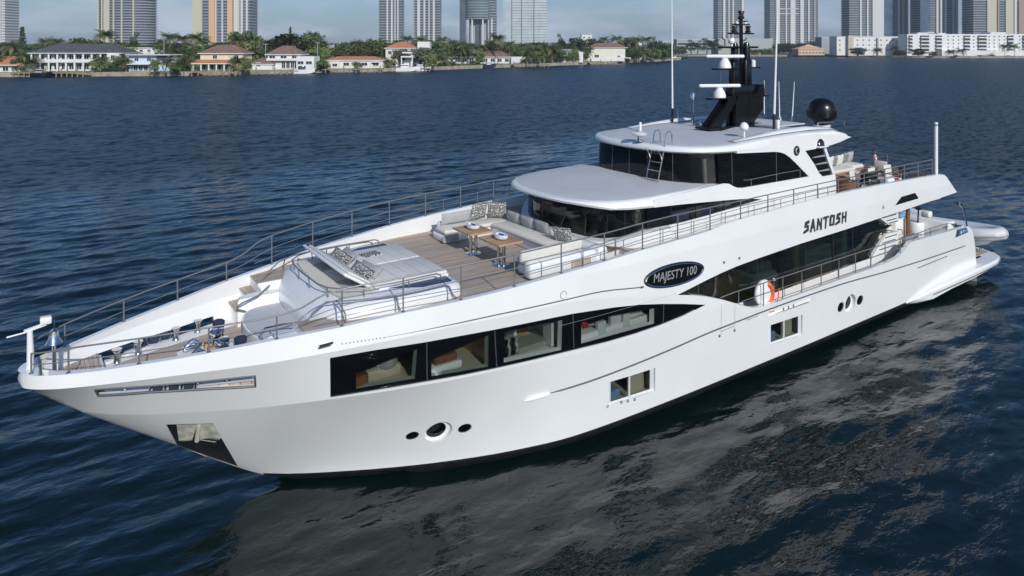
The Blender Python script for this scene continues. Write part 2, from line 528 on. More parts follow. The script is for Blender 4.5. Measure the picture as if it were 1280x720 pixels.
def S(u,z):
    """half breadth of the hull skin at length u and height z"""
    zs=STEMZ(u); k1z=K1Z(u); k1v=K1V(u); sz=SHEERZ(u); sv=SHEERV(u)
    if u<.9:
        k2z=zs+(k1z-zs)*.4; k2v=k1v*.45
        f=sm(.5,.9,u); k2z=lerp(k2z,max(K2Z(.9),zs+.03),f); k2v=lerp(k2v,.05,f)
    else: k2z=K2Z(u); k2v=K2V(u)
    if u<=4.31:
        z0,v0=zs,0.0
    else: z0,v0=0.0,WL(u)
    if z<=z0:
        if u<=4.31: return 0.0
        zz=max(STEMZ(u),-.8)
        t=max(0,min(1,(z-zz)/(0-zz))) if zz<0 else 1
        return v0*(.35+.65*t**.5) if u>7 else v0*t**.7
    if z<=k2z:
        e=lerp(.8,1.25,sm(2.5,6.5,u)); e=lerp(e,1.0,sm(10,15,u))
        return v0+(k2v-v0)*max(0,(z-z0)/max(1e-4,k2z-z0))**e
    if z<=k1z: return lerp(k2v,k1v,(z-k2z)/max(1e-4,k1z-k2z))
    t=(z-k1z)/max(1e-4,sz-k1z)
    if u>10:
        c=4.0; kk=lerp(k1v,sv,max(0,min(1.3,(z-c)/max(.05,sz-c))))  # crease at z = 4
        old=lerp(k1v,sv,max(0,t))
        return lerp(old,kk,sm(10,12,u))
    return lerp(k1v,sv,max(0,t))
# ------------------------------------------------------------------ water
def sea_material():
    m = bpy.data.materials.new("bay_water")
    m.use_nodes = True
    t = m.node_tree
    p = t.nodes["Principled BSDF"]
    p.inputs["Base Color"].default_value = (0.0018, 0.0085, 0.0082, 1)
    p.inputs["Roughness"].default_value = 0.11
    p.inputs["IOR"].default_value = 1.47
    tc = t.nodes.new("ShaderNodeTexCoord")
    def noise(sc, stretch, det, rz):
        mp = t.nodes.new("ShaderNodeMapping")
        mp.inputs["Scale"].default_value = stretch
        mp.inputs["Rotation"].default_value = (0, 0, rz)
        t.links.new(tc.outputs["Object"], mp.inputs["Vector"])
        n = t.nodes.new("ShaderNodeTexNoise")
        n.inputs["Scale"].default_value = sc
        n.inputs["Detail"].default_value = det
        n.inputs["Roughness"].default_value = 0.55
        t.links.new(mp.outputs["Vector"], n.inputs["Vector"])
        return n.outputs["Fac"]
    a = noise(2.2, (0.55, 1.0, 1.0), 4, 0.15)
    b = noise(0.55, (0.5, 1.0, 1.0), 3, -0.2)
    c = noise(9.0, (0.7, 1.0, 1.0), 3, 0.3)
    def mul(s, k):
        q = t.nodes.new("ShaderNodeMath"); q.operation = 'MULTIPLY'; q.inputs[1].default_value = k
        t.links.new(s, q.inputs[0]); return q.outputs[0]
    def add(x, y):
        q = t.nodes.new("ShaderNodeMath"); q.operation = 'ADD'
        t.links.new(x, q.inputs[0]); t.links.new(y, q.inputs[1]); return q.outputs[0]
    h = add(add(mul(a, 0.045), mul(b, 0.15)), mul(c, 0.006))
    bp = t.nodes.new("ShaderNodeBump")
    bp.inputs["Strength"].default_value = 1.0
    bp.inputs["Distance"].default_value = 1.0
    t.links.new(h, bp.inputs["Height"])
    at_ = t.nodes.new("ShaderNodeAttribute"); at_.attribute_name = "fine_waves"   # share of the wave field the mesh grid is too coarse to carry
    lk = t.nodes.new("ShaderNodeMapRange"); lk.inputs["To Min"].default_value = .14; lk.inputs["To Max"].default_value = 1.6
    t.links.new(at_.outputs["Fac"], lk.inputs["Value"]); lodk = lk.outputs[0]
    lr = t.nodes.new("ShaderNodeMapRange"); lr.inputs["To Min"].default_value = .10; lr.inputs["To Max"].default_value = .38
    t.links.new(at_.outputs["Fac"], lr.inputs["Value"]); t.links.new(lr.outputs[0], p.inputs["Roughness"])
    def slope(sc, stretch, det, rz, k):
        mp = t.nodes.new("ShaderNodeMapping")
        mp.inputs["Scale"].default_value = stretch
        mp.inputs["Rotation"].default_value = (0, 0, rz)
        t.links.new(tc.outputs["Object"], mp.inputs["Vector"])
        n = t.nodes.new("ShaderNodeTexNoise")
        n.inputs["Scale"].default_value = sc
        n.inputs["Detail"].default_value = det
        t.links.new(mp.outputs["Vector"], n.inputs["Vector"])
        s1 = t.nodes.new("ShaderNodeVectorMath"); s1.operation = 'SUBTRACT'; s1.inputs[1].default_value = (.5, .5, .5)
        t.links.new(n.outputs["Color"], s1.inputs[0])
        s2 = t.nodes.new("ShaderNodeVectorMath"); s2.operation = 'MULTIPLY'; s2.inputs[1].default_value = (k * .8, k, 0)
        t.links.new(s1.outputs[0], s2.inputs[0])
        s3 = t.nodes.new("ShaderNodeVectorMath"); s3.operation = 'SCALE'
        t.links.new(s2.outputs[0], s3.inputs[0]); t.links.new(lodk, s3.inputs["Scale"])
        return s3.outputs[0]
    def vadd(x, y):
        q = t.nodes.new("ShaderNodeVectorMath"); q.operation = 'ADD'
        t.links.new(x, q.inputs[0]); t.links.new(y, q.inputs[1]); return q.outputs[0]
    v = vadd(bp.outputs["Normal"], vadd(slope(2.4, (.5, 1, 1), 3, .12, .95), slope(.9, (.5, 1, 1), 2, -.15, .45)))
    nm = t.nodes.new("ShaderNodeVectorMath"); nm.operation = 'NORMALIZE'
    t.links.new(v, nm.inputs[0])
    t.links.new(nm.outputs[0], p.inputs["Normal"])
    return m
def axis(lo, hi, step, far, g):
    a = list(np.arange(lo, hi, step)); s = step; x = lo; left = []
    while x > -far: s *= g; x -= s; left.append(x)
    s = step; x = a[-1]; right = []
    while x < far: s *= g; x += s; right.append(x)
    return np.array(left[::-1] + a + right)
xs = axis(-14, 52, .15, 5200, 1.055)
ys = axis(-12, 34, .15, 5200, 1.055)
X, Y = np.meshgrid(xs, ys)
dx = np.gradient(xs); dy = np.gradient(ys)
SPC = np.maximum(np.abs(dx)[None, :], np.abs(dy)[:, None])
rng = np.random.default_rng(5)
Z = np.zeros_like(X); CARRY = np.zeros_like(X); CW = 0.0
for k in range(78):
    lam = float(np.exp(rng.uniform(np.log(.6), np.log(3.8))))
    th = math.pi / 2 + rng.normal(0, .36)
    amp = .0108 * lam ** .75
    if k >= 70:          # a few longer leading waves that make continuous bands
        lam = float(rng.uniform(1.7, 3.2)); th = math.pi / 2 - .10 + rng.normal(0, .13); amp = .021 * lam ** .7
    ph = rng.uniform(0, 2 * math.pi)
    kx, ky = 2 * math.pi / lam * math.cos(th), 2 * math.pi / lam * math.sin(th)
    fade = np.clip((lam / (3.0 * SPC) - 1) / 1.0, 0, 1)
    s_ = np.sin(kx * X + ky * Y + ph)
    CARRY += fade * amp / lam; CW += amp / lam
    Z += fade * amp * (.8 * s_ + .75 * (1 - 2 * np.abs(np.sin((kx * X + ky * Y + ph) / 2 + .8))))
# patches of rougher and calmer water
mod = .75 + .25 * np.sin(X * .13 + 1.3 * np.sin(Y * .07)) * np.sin(Y * .11 + .9 * np.sin(X * .05))
Z *= mod
ny_, nx_ = X.shape
me = bpy.data.meshes.new("water")
me.vertices.add(nx_ * ny_)
co = np.empty((nx_ * ny_, 3), dtype=np.float32)
co[:, 0] = X.ravel(); co[:, 1] = Y.ravel(); co[:, 2] = Z.ravel()
me.vertices.foreach_set("co", co.ravel())
idx = np.arange(nx_ * ny_, dtype=np.int32).reshape(ny_, nx_)
quads = np.stack([idx[:-1, :-1], idx[:-1, 1:], idx[1:, 1:], idx[1:, :-1]], -1).reshape(-1, 4)
me.loops.add(quads.size)
me.loops.foreach_set("vertex_index", quads.ravel())
me.polygons.add(len(quads))
me.polygons.foreach_set("loop_start", np.arange(0, quads.size, 4, dtype=np.int32))
me.polygons.foreach_set("use_smooth", np.ones(len(quads), dtype=bool))
me.materials.append(sea_material())
at0 = me.attributes.new("fine_waves", 'FLOAT', 'POINT')
at0.data.foreach_set("value", (1 - CARRY / CW).ravel().astype(np.float32))
me.update(calc_edges=True)
me.validate()
water = bpy.data.objects.new("water", me)
COL.objects.link(water)
water["kind"] = "structure"

# ------------------------------------------------------------------ far shores
# t = sideways slope of the sight line (right positive), d = distance straight ahead of the camera
CX, CY = 0.093, -15.277
RX, RY = 0.81814, -0.57502
FX, FY = 0.57502, 0.81814
ROTZ = math.atan2(RY, RX)
def at(px, d, z=0.0):
    t = (px - 640) / 868.0
    return Vector((CX + RX * t * d + FX * d, CY + RY * t * d + FY * d, z))
def wid(px, d): return px * d / 868.0
def hgt(py, d): return 9.2 - (py - 58) * d / 868.0

M['soil'] = mat('lawn_and_soil', (0.10, 0.12, 0.05), 0.95, var=0.5, vscale=.12)
M['seawall'] = mat('pale_seawall', (0.30, 0.26, 0.20), 0.9, var=0.35, vscale=.5)
M['pile'] = mat('dock_timber', (0.28, 0.22, 0.15), 0.9, var=0.3, vscale=2)
M['stucco'] = mat('white_stucco', (0.72, 0.71, 0.69), 0.9, var=0.04, vscale=.4)
M['cream_st'] = mat('cream_stucco', (0.72, 0.68, 0.60), 0.9, var=0.05, vscale=.4)
M['yellow_st'] = mat('yellow_stucco', (0.70, 0.62, 0.44), 0.9, var=0.05, vscale=.4)
M['blue_st'] = mat('pale_blue_stucco', (0.52, 0.63, 0.76), 0.9, var=0.04, vscale=.4)
M['peach_st'] = mat('peach_stucco', (0.62, 0.44, 0.30), 0.9, var=0.05, vscale=.4)
M['slate'] = mat('dark_grey_tiles', (0.085, 0.085, 0.095), 0.85, var=0.25, vscale=1.2)
M['tile_or'] = mat('orange_roof_tiles', (0.46, 0.19, 0.10), 0.85, var=0.25, vscale=1.2)
M['tile_br'] = mat('brown_roof_tiles', (0.22, 0.13, 0.10), 0.85, var=0.25, vscale=1.2)
M['flatroof'] = mat('pale_flat_roof', (0.60, 0.60, 0.58), 0.9, var=0.05)
M['winglass'] = mat('house_window_glass', (0.035, 0.042, 0.05), 0.12)
M['frame'] = mat('white_window_frame', (0.70, 0.70, 0.70), 0.6)
M['warehouse'] = mat('grey_green_wall', (0.37, 0.40, 0.37), 0.9, var=0.06, vscale=.05)
M['aptgrey'] = mat('grey_concrete', (0.33, 0.36, 0.38), 0.9, var=0.06, vscale=.05)
M['towerglass'] = mat('tower_glass', (0.085, 0.105, 0.13), 0.2, var=0.3, vscale=.12)
M['towerblue'] = mat('blue_tower_glass', (0.06, 0.10, 0.16), 0.15, var=0.3, vscale=.1)
M['towerpale'] = mat('pale_tower_glass', (0.42, 0.48, 0.52), 0.3, var=0.15, vscale=.1)
M['slab'] = mat('pale_balcony_slab', (0.58, 0.58, 0.58), 0.9)
M['slabgrey'] = mat('grey_balcony_slab', (0.34, 0.36, 0.38), 0.9)
M['slabbeige'] = mat('beige_balcony_slab', (0.52, 0.47, 0.36), 0.9)
M['peachpaint'] = mat('peach_tower_paint', (0.66, 0.40, 0.22), 0.9)
M['brownpaint'] = mat('brown_tower_paint', (0.33, 0.25, 0.19), 0.9)
M['palm1'] = mat('palm_leaf', (0.095, 0.13, 0.042), 0.6, var=0.4, vscale=.6)
M['palm2'] = mat('dry_palm_leaf', (0.20, 0.15, 0.06), 0.8, var=0.4, vscale=.6)
M['leaf1'] = mat('dark_tree_leaf', (0.075, 0.112, 0.04), 0.7, var=0.45, vscale=.5)
M['leaf2'] = mat('bright_tree_leaf', (0.15, 0.19, 0.055), 0.7, var=0.45, vscale=.5)
M['leaf3'] = mat('grey_tree_leaf', (0.19, 0.19, 0.13), 0.8, var=0.4, vscale=.5)
M['pine'] = mat('pine_needles', (0.04, 0.062, 0.034), 0.8, var=0.4, vscale=.5)
M['bark'] = mat('bark', (0.17, 0.13, 0.09), 0.95, var=0.3, vscale=2)
M['palmbark'] = mat('palm_bark', (0.25, 0.21, 0.16), 0.95, var=0.25, vscale=3)

# shoreline in (pixel bearing, distance)
def shore(name, line, back, top):
    P = [at(px, d) for px, d in line]
    B = [at(px, d) for px, d in back]
    mb = MB()
    mb.poly([(p.x, p.y, top) for p in P] + [(p.x, p.y, top) for p in reversed(B)], 'soil')
    o = mb.build(name, None, smooth=False); o["kind"] = "structure"
    mb = MB()
    for a, b in zip(P[:-1], P[1:]):
        dirv = (b - a).normalized(); nrm = Vector((dirv.y, -dirv.x, 0))
        if nrm.dot(Vector((FX, FY, 0))) > 0: nrm = -nrm
        q0, q1 = a + nrm * .4, b + nrm * .4
        mb.poly([(q0.x, q0.y, -1), (q1.x, q1.y, -1), (q1.x, q1.y, top + .08), (q0.x, q0.y, top + .08)], 'seawall')
        mb.poly([(q0.x, q0.y, top + .08), (q1.x, q1.y, top + .08), (b.x - nrm.x * .5, b.y - nrm.y * .5, top + .08), (a.x - nrm.x * .5, a.y - nrm.y * .5, top + .08)], 'seawall')
    w = mb.build("seawall", None, smooth=False)
    return w
NL = [(-260, 196), (0, 209), (110, 213), (230, 217), (400, 243), (470, 254), (520, 262), (600, 292), (690, 330), (760, 365), (820, 420), (850, 470)]
w = shore("near_shore_land", NL, [(-260, 420), (0, 440), (230, 450), (470, 460), (690, 480), (850, 500)], 1.25)
tag(w, "long pale seawall edging the near row of waterfront houses", "seawall")
FL = [(835, 640), (900, 640), (1035, 615), (1140, 560), (1285, 545), (1400, 540)]
w = shore("far_shore_land", FL, [(400, 2600), (900, 2600), (1140, 2600), (1500, 2600)], 1.4)
tag(w, "distant low seawall below the white apartment block on the right bank", "seawall")
mb = MB(); mb.poly([at(-400, 450, .9), at(300, 470, .9), at(860, 520, .9), at(860, 3000, .9), at(-1500, 3000, .9)], 'soil'); o = mb.build("inland_ground", None, smooth=False); o["kind"] = "structure"

# --- houses
PROTO = {}
def win_mesh(w, h, key):
    k = (round(w, 2), round(h, 2), key)
    if k in PROTO: return PROTO[k]
    mb = MB()
    f = .09 * min(w, h) + .04
    mb.box((0, -.03, 0), (w, .12, h), 'frame')
    a = mb.build("window", None, smooth=False, local=True); am = a.data
    bpy.data.objects.remove(a)
    mb = MB(); mb.box((-w / 4 + f * .2, -.06, 0), (w / 2 - f, .1, h - 2 * f), 'winglass'); mb.box((w / 4 - f * .2, -.06, 0), (w / 2 - f, .1, h - 2 * f), 'winglass')
    b = mb.build("pane", None, smooth=False); bmm = b.data
    bpy.data.objects.remove(b)
    PROTO[k] = (am, bmm); return PROTO[k]
def window(parent, x, y, z, w, h, key='w'):
    a, b = win_mesh(w, h, key)
    o = bpy.data.objects.new("window", a); COL.objects.link(o); o.parent = parent; o.location = (x, y, z)
    p = bpy.data.objects.new("pane", b); COL.objects.link(p); p.parent = o
    return o
def hip(mb, x0, x1, y0, y1, z, h, m, ov=.6):
    x0 -= ov; x1 += ov; y0 -= ov; y1 += ov
    w = min(x1 - x0, y1 - y0) / 2; long_x = (x1 - x0) >= (y1 - y0)
    if long_x: r0, r1 = (x0 + w, (y0 + y1) / 2, z + h), (x1 - w, (y0 + y1) / 2, z + h)
    else: r0, r1 = ((x0 + x1) / 2, y0 + w, z + h), ((x0 + x1) / 2, y1 - w, z + h)
    a, b, c, d = (x0, y0, z), (x1, y0, z), (x1, y1, z), (x0, y1, z)
    if long_x:
        mb.poly([a, b, r1, r0], m); mb.poly([b, c, r1], m); mb.poly([c, d, r0, r1], m); mb.poly([d, a, r0], m)
    else:
        mb.poly([a, b, r0], m); mb.poly([b, c, r1, r0], m); mb.poly([c, d, r1], m); mb.poly([d, a, r0, r1], m)
    mb.poly([(x0, y0, z - .25), (x1, y0, z - .25), (x1, y0, z), (x0, y0, z)], 'frame')
    mb.poly([(x0, y1, z - .25), (x0, y0, z - .25), (x0, y0, z), (x0, y1, z)], 'frame')
    mb.poly([(x1, y0, z - .25), (x1, y1, z - .25), (x1, y1, z), (x1, y0, z)], 'frame')
    mb.poly([(x0, y0, z - .25), (x1, y0, z - .25), (x1, y1, z - .25), (x0, y1, z - .25)], 'frame')
G0 = 1.25
def house(name, px0, px1, d, label, cat='house'):
    c = at((px0 + px1) / 2, d, G0)
    t = thing(name, label, cat, c, ROTZ, None)
    return t, wid(px1 - px0, d)

# white mansion with slate roof
D = 222
t, W = house("white_mansion", 37, 150, D, "two-storey white mansion with dark grey hip roof and columned balconies")
H = hgt(66, D) - G0
mb = MB(); mb.box((0, 6.5, H / 2), (W, 9, H), 'stucco'); mb.box((W * .43, 1.0, H / 2), (W * .13, 3.0, H), 'stucco'); mb.build("wall", t, smooth=False, local=True)
mb = MB(); hip(mb, -W / 2, W * .5, .2, 11, H, hgt(54.5, D) - hgt(66, D), 'slate'); mb.build("roof", t, smooth=False, local=True)
mb = MB(); mb.box((-W * .06, 1.0, H * .5), (W * .86, 2.2, .35), 'stucco'); mb.box((-W * .06, .1, H * .5 + .55), (W * .86, .08, .7), 'frame'); mb.build("balcony", t, smooth=False, local=True)
for k in range(10):
    mb = MB(); mb.tube([(0, 0, 0), (0, 0, H)], .30, 'stucco', 10); mb.build("column", t, local=True).location = (-W / 2 + .4 + k * W * .86 / 9, .25, 0)
for fz in (.24, .74):
    for k in range(9): window(t, -W / 2 + W * .05 + (k + .5) * W * .083 , 1.95, H * fz, 1.7, H * .33)
for fz in (.26, .76): window(t, W * .43, -.53, H * fz, 1.2, 1.6)
# red tiled low house far left
D = 214
t, W = house("low_orange_house", -26, 23, D, "low house with bright orange tiled roof at the picture's left edge")
H = hgt(81, D) - G0
mb = MB(); mb.box((0, 5, H / 2), (W, 8, H), 'cream_st'); mb.build("wall", t, smooth=False, local=True)
mb = MB(); hip(mb, -W / 2, W / 2, .5, 9.5, H, 2.6, 'tile_or'); mb.build("roof", t, smooth=False, local=True)
for k in range(4): window(t, -W / 2 + (k + .6) * W / 4.2, .95, H * .45, 1.9, 1.6)
# pale blue modern house
D = 220
t, W = house("blue_house", 159, 214, D, "pale blue flat-roofed house with a curved white porch on the waterfront")
H = hgt(69, D) - G0
mb = MB(); mb.box((-W * .17, 4, H / 2), (W * .62, 7, H), 'blue_st'); mb.box((W * .25, 5, H * .42), (W * .45, 6, H * .84), 'blue_st'); mb.build("wall", t, smooth=False, local=True)
mb = MB(); mb.box((0, 3.4, H + .12), (W, 9, .3), 'flatroof'); mb.build("roof", t, smooth=False, local=True)
mb = MB(); mb.box((-W * .2, -.6, H * .45), (W * .5, 2.4, .2), 'stucco'); mb.build("balcony", t, smooth=False, local=True)
window(t, -W * .3, .45, H * .74, 1.4, 1.3); window(t, -W * .02, .45, H * .74, 1.4, 1.3)
for k in range(3): window(t, -W * .32 + k * 1.6, .45, H * .2, 1.4, 1.8)
window(t, W * .3, 1.95, H * .5, 2, 1.5)
mb = MB(); mb.tube([(W * .2, -2, 0), (W * .22, -2.4, 2.2), (W * .34, -2.6, 2.9), (W * .44, -2.6, .2)], .22, 'stucco', 8); mb.build("porch_arch", t, local=True)
# white flat house behind with orange roof in front of it
D = 262
t, W = house("orange_roof_house", 148, 176, D, "orange-roofed house half hidden between the mansion and the blue house")
H = hgt(72, D) - G0
mb = MB(); mb.box((0, 4, H / 2), (W, 7, H), 'cream_st'); mb.build("wall", t, smooth=False, local=True)
mb = MB(); hip(mb, -W / 2, W / 2, .5, 7.5, H, 2.4, 'tile_or'); mb.build("roof", t, smooth=False, local=True)
window(t, 0, .45, H * .5, 1.6, 1.5)
D = 285
t, W = house("white_flat_house", 160, 192, D, "flat white house rising behind the pale blue house")
H = hgt(60, D) - G0
mb = MB(); mb.box((0, 4, H / 2), (W, 7, H), 'stucco'); mb.build("wall", t, smooth=False, local=True)
mb = MB(); mb.box((0, 4, H + .1), (W + .8, 7.8, .3), 'flatroof'); mb.build("roof", t, smooth=False, local=True)
for k in range(3): window(t, -W * .3 + k * W * .3, .45, H * .85, 1.4, 1.2)
# yellow house with orange porch
D = 228
t, W = house("yellow_house", 231, 306, D, "two-storey yellow house with brown roof and long orange tiled porch")
H = hgt(66.5, D) - G0
mb = MB(); mb.box((W * .05, 7, H / 2), (W * .72, 8, H), 'yellow_st'); mb.build("wall", t, smooth=False, local=True)
mb = MB(); hip(mb, -W * .30, W * .40, 3, 11, H, hgt(56, D) - hgt(66.5, D), 'tile_br', .8); mb.build("roof", t, smooth=False, local=True)
mb = MB(); z0, z1 = hgt(79, D) - G0, hgt(74.5, D) - G0
mb.poly([(-W / 2, -.4, z0), (W * .28, -.4, z0), (W * .28, 3.2, z1), (-W / 2, 3.2, z1)], 'tile_or'); mb.poly([(-W / 2, -.4, z0 - .3), (W * .28, -.4, z0 - .3), (W * .28, -.4, z0), (-W / 2, -.4, z0)], 'frame'); mb.build("porch_roof", t, smooth=False, local=True)
for k in range(7):
    mb = MB(); mb.box((0, 0, z0 / 2), (.4, .4, z0), 'cream_st'); mb.build("porch_post", t, smooth=False, local=True).location = (-W / 2 + .3 + k * W * .77 / 6, 0, 0)
for k in range(5): window(t, -W * .26 + k * W * .13, 2.95, 1.3, 1.8, 2.2)
for x in (-.06, .30): window(t, W * x, 2.95, H * .78, 1.6, 1.5)
# white house with brown roof and white annexe
D = 236
t, W = house("white_brown_house", 311, 391, D, "white two-storey house with brown pyramid roof and boxy white annexe")
H = hgt(68, D) - G0
mb = MB(); mb.box((0, 7, H / 2), (W * .5, 8, H), 'stucco'); mb.box((W * .36, 5, (hgt(70.5, D) - G0) / 2), (W * .28, 7, hgt(70.5, D) - G0), 'stucco'); mb.box((-W * .32, 3.6, (hgt(80, D) - G0) / 2), (W * .36, 6, hgt(80, D) - G0), 'stucco'); mb.build("wall", t, smooth=False, local=True)
mb = MB(); hip(mb, -W * .26, W * .26, 3, 11, H, hgt(57, D) - hgt(68, D), 'tile_br', .7); hip(mb, -W * .5, -W * .14, .6, 6.6, hgt(80, D) - G0, 1.9, 'tile_br', .4); mb.build("roof", t, smooth=False, local=True)
mb = MB(); mb.box((W * .0, 2.3, hgt(75.5, D) - G0), (W * .5, 1.6, .25), 'stucco'); mb.box((0, 1.55, hgt(74, D) - G0), (W * .5, .08, .6), 'frame'); mb.build("balcony", t, smooth=False, local=True)
for x in (-.18, 0, .18): window(t, W * x, 2.95, H * .78, 2.2, 1.6)
for x in (-.0, .07, .14, .20): window(t, W * x, 2.95, 1.5, 1.3, 2.3)
for x in (.29, .42): window(t, W * x, 1.45, 2.4, 2.2, 1.2)
window(t, -W * .36, .55, 1.8, 1.5, 1.3)
# low white house with orange roof
D = 252
t, W = house("long_low_house", 407, 478, D, "long low white house with a thin orange tiled roof")
H = hgt(75, D) - G0
mb = MB(); mb.box((0, 4, H / 2), (W, 7, H), 'cream_st'); mb.box((-W * .33, .6, H * .4), (W * .16, 2, H * .8), 'cream_st'); mb.build("wall", t, smooth=False, local=True)
mb = MB(); hip(mb, -W / 2, W / 2, .5, 7.5, H, 1.3, 'tile_or', .5); mb.build("roof", t, smooth=False, local=True)
for x in (-.33,): window(t, W * x, -.45, H * .4, 1.8, 1.3)
for x in (-.14, .02, .18, .38): window(t, W * x, .45, H * .5, 2.2, 1.4)
mb = MB(); mb.box((W * .38, -.1, H * .72), (2.8, 1.0, .12), 'frame'); mb.build("window_awning", t, smooth=False, local=True)
# villa with tower and white pavilion
D = 272
t, W = house("orange_roof_villa", 480, 535, D, "cream villa with orange hip roof and square white stair tower")
H = hgt(60, D) - G0
mb = MB(); mb.box((-W * .17, 8, H / 2), (W * .66, 9, H), 'cream_st'); mb.box((W * .36, 8, (hgt(52, D) - G0) / 2), (W * .28, 6, hgt(52, D) - G0), 'stucco'); mb.box((W * .12, 3, 2.6), (W * .5, 5, 5.2), 'stucco'); mb.build("wall", t, smooth=False, local=True)
mb = MB(); hip(mb, -W * .5, W * .18, 3.5, 12.5, H, hgt(52, D) - hgt(60, D), 'tile_or', .6); hip(mb, -W * .12, W * .4, .4, 5.6, 5.2, 1.1, 'tile_br', .5); mb.build("roof", t, smooth=False, local=True)
for x in (-.4, -.24): window(t, W * x, 3.45, H * .75, 1.6, 1.6)
for x in (-.05, .08, .2, .32): window(t, W * x, .45, 2.2, 1.3, 2.4)
t, W = house("white_pavilion", 501, 516, 258, "small white flat-topped pavilion on the waterfront before the cream villa", "pavilion")
mb = MB(); mb.box((0, 2, 4.1), (W, 4, .5), 'stucco'); mb.box((0, 2, 5.6), (W * .8, 3, .5), 'stucco'); mb.box((0, 3.5, 2.6), (W * .7, .3, 5), 'stucco'); mb.build("roof", t, smooth=False, local=True)
for x in (-.45, .45):
    mb = MB(); mb.box((0, 0, 2), (.35, .35, 4), 'stucco'); mb.build("post", t, smooth=False, local=True).location = (W * x, .3, 0)
# low brown roof house behind palms
D = 322
t, W = house("low_brown_house", 566, 655, D, "long single-storey white house with brown roof behind the palm grove")
H = hgt(71, D) - G0
mb = MB(); mb.box((0, 5, H / 2), (W, 8, H), 'stucco'); mb.box((W * .42, .5, H * .5), (W * .2, 3, H), 'stucco'); mb.build("wall", t, smooth=False, local=True)
mb = MB(); hip(mb, -W / 2, W * .3, 1, 9, H, 2.8, 'tile_br', .7); mb.build("roof", t, smooth=False, local=True)
for k in range(8): window(t, -W * .44 + k * W * .1, .95, H * .5, 2.0, 2.0)
# white house, brown roof, right end of the near shore
D = 372
t, W = house("pale_brown_roof_house", 731, 786, D, "cream house with brown hip roof near the end of the palm shore")
H = hgt(59.5, D) - G0
mb = MB(); mb.box((0, 6, H / 2), (W * .86, 9, H), 'cream_st'); mb.box((-W * .44, 6, H * .42), (W * .14, 7, H * .84), 'stucco'); mb.box((W * .1, .5, 1), (W * .9, .4, 2), 'stucco'); mb.build("wall", t, smooth=False, local=True)
mb = MB(); hip(mb, -W * .40, W * .46, 1.5, 10.5, H, hgt(53.5, D) - hgt(59.5, D), 'tile_br', .6); mb.build("roof", t, smooth=False, local=True)
for x, z, w, h in [(-.22, .35, 2.6, 2.4), (.28, .35, 1.4, 1.2), (-.44, .35, 2.4, 3)]: window(t, W * x, 1.45 if x > -.4 else 2.45, H * z, w, h)
for (x0, x1, y, d_, l_) in [(727, 740, 43.5, 520, "small square white penthouse peeking over the trees near the promontory"), (775, 802, 52, 420, "white block behind the palms right of the cream brown-roofed house"), (368, 412, 54, 300, "pale flat building behind the big round tree")]:
    t, W = house("white_block", x0, x1, d_, l_, "building")
    H = hgt(y, d_) - G0
    mb = MB(); mb.box((0, 4, H / 2), (W, 8, H), 'stucco'); mb.box((0, 4, H + .15), (W + .6, 8.6, .3), 'flatroof'); mb.build("wall", t, smooth=False, local=True)
    for x in (-.25, .25): window(t, W * x, -.05, H * .88, W * .2, 1.4)

D = 345
t, W = house("white_grey_house", 690, 729, D, "low white house with pale grey roof left of the cream house")
H = hgt(66, D) - G0
mb = MB(); mb.box((0, 4, H / 2), (W, 7, H), 'stucco'); mb.box((W * .42, .5, H * .55), (W * .12, 2, H * 1.1), 'stucco'); mb.build("wall", t, smooth=False, local=True)
mb = MB(); hip(mb, -W / 2, W / 2, .5, 7.5, H, 1.8, 'slabgrey', .6); mb.build("roof", t, smooth=False, local=True)
for k in range(5): window(t, -W * .4 + k * W * .17, .45, H * .45, 1.9, 2.2)
D = 296
t, W = house("small_orange_house", 538, 562, D, "small orange-roofed house peeping out right of the cream villa")
H = hgt(72, D) - G0
mb = MB(); mb.box((0, 4, H / 2), (W, 7, H), 'cream_st'); mb.build("wall", t, smooth=False, local=True)
mb = MB(); hip(mb, -W / 2, W / 2, .5, 7.5, H, 2.2, 'tile_or', .6); mb.build("roof", t, smooth=False, local=True)
for k in range(2): window(t, -W * .25 + k * W * .5, .45, H * .5, 1.8, 1.8)
# docks
def dock(px0, px1, d, label, n, name="timber_dock"):
    c = at((px0 + px1) / 2, d, 0); W = wid(px1 - px0, d)
    t = thing(name, label, "dock", c, ROTZ)
    mb = MB(); mb.box((0, 0, 1.15), (W, 2.6, .22), 'pile'); mb.build("deck", t, smooth=False, local=True)
    for k in range(n):
        mb = MB(); mb.tube([(0, 0, -1), (0, 0, 1.6 + .9 * (k % 3 == 0))], .20, 'pile', 8); mb.build("pile", t, local=True).location = (-W / 2 + W * (k + .5) / n, -1.2, 0)
    return t
dock(17, 110, 210, "long timber dock in front of the white mansion", 14)
dock(238, 300, 217, "timber dock below the yellow house's orange porch", 8)
dock(318, 372, 226, "timber dock below the white house with the pyramid roof", 7)
dock(404, 480, 242, "low timber dock along the long low white house", 10)
dock(498, 540, 256, "pale timber dock with tall piles below the cream villa", 8)
dock(640, 688, 306, "timber dock with tall piles beneath the palm grove", 9)
dock(735, 770, 350, "dark timber dock in front of the cream brown-roofed house", 8)
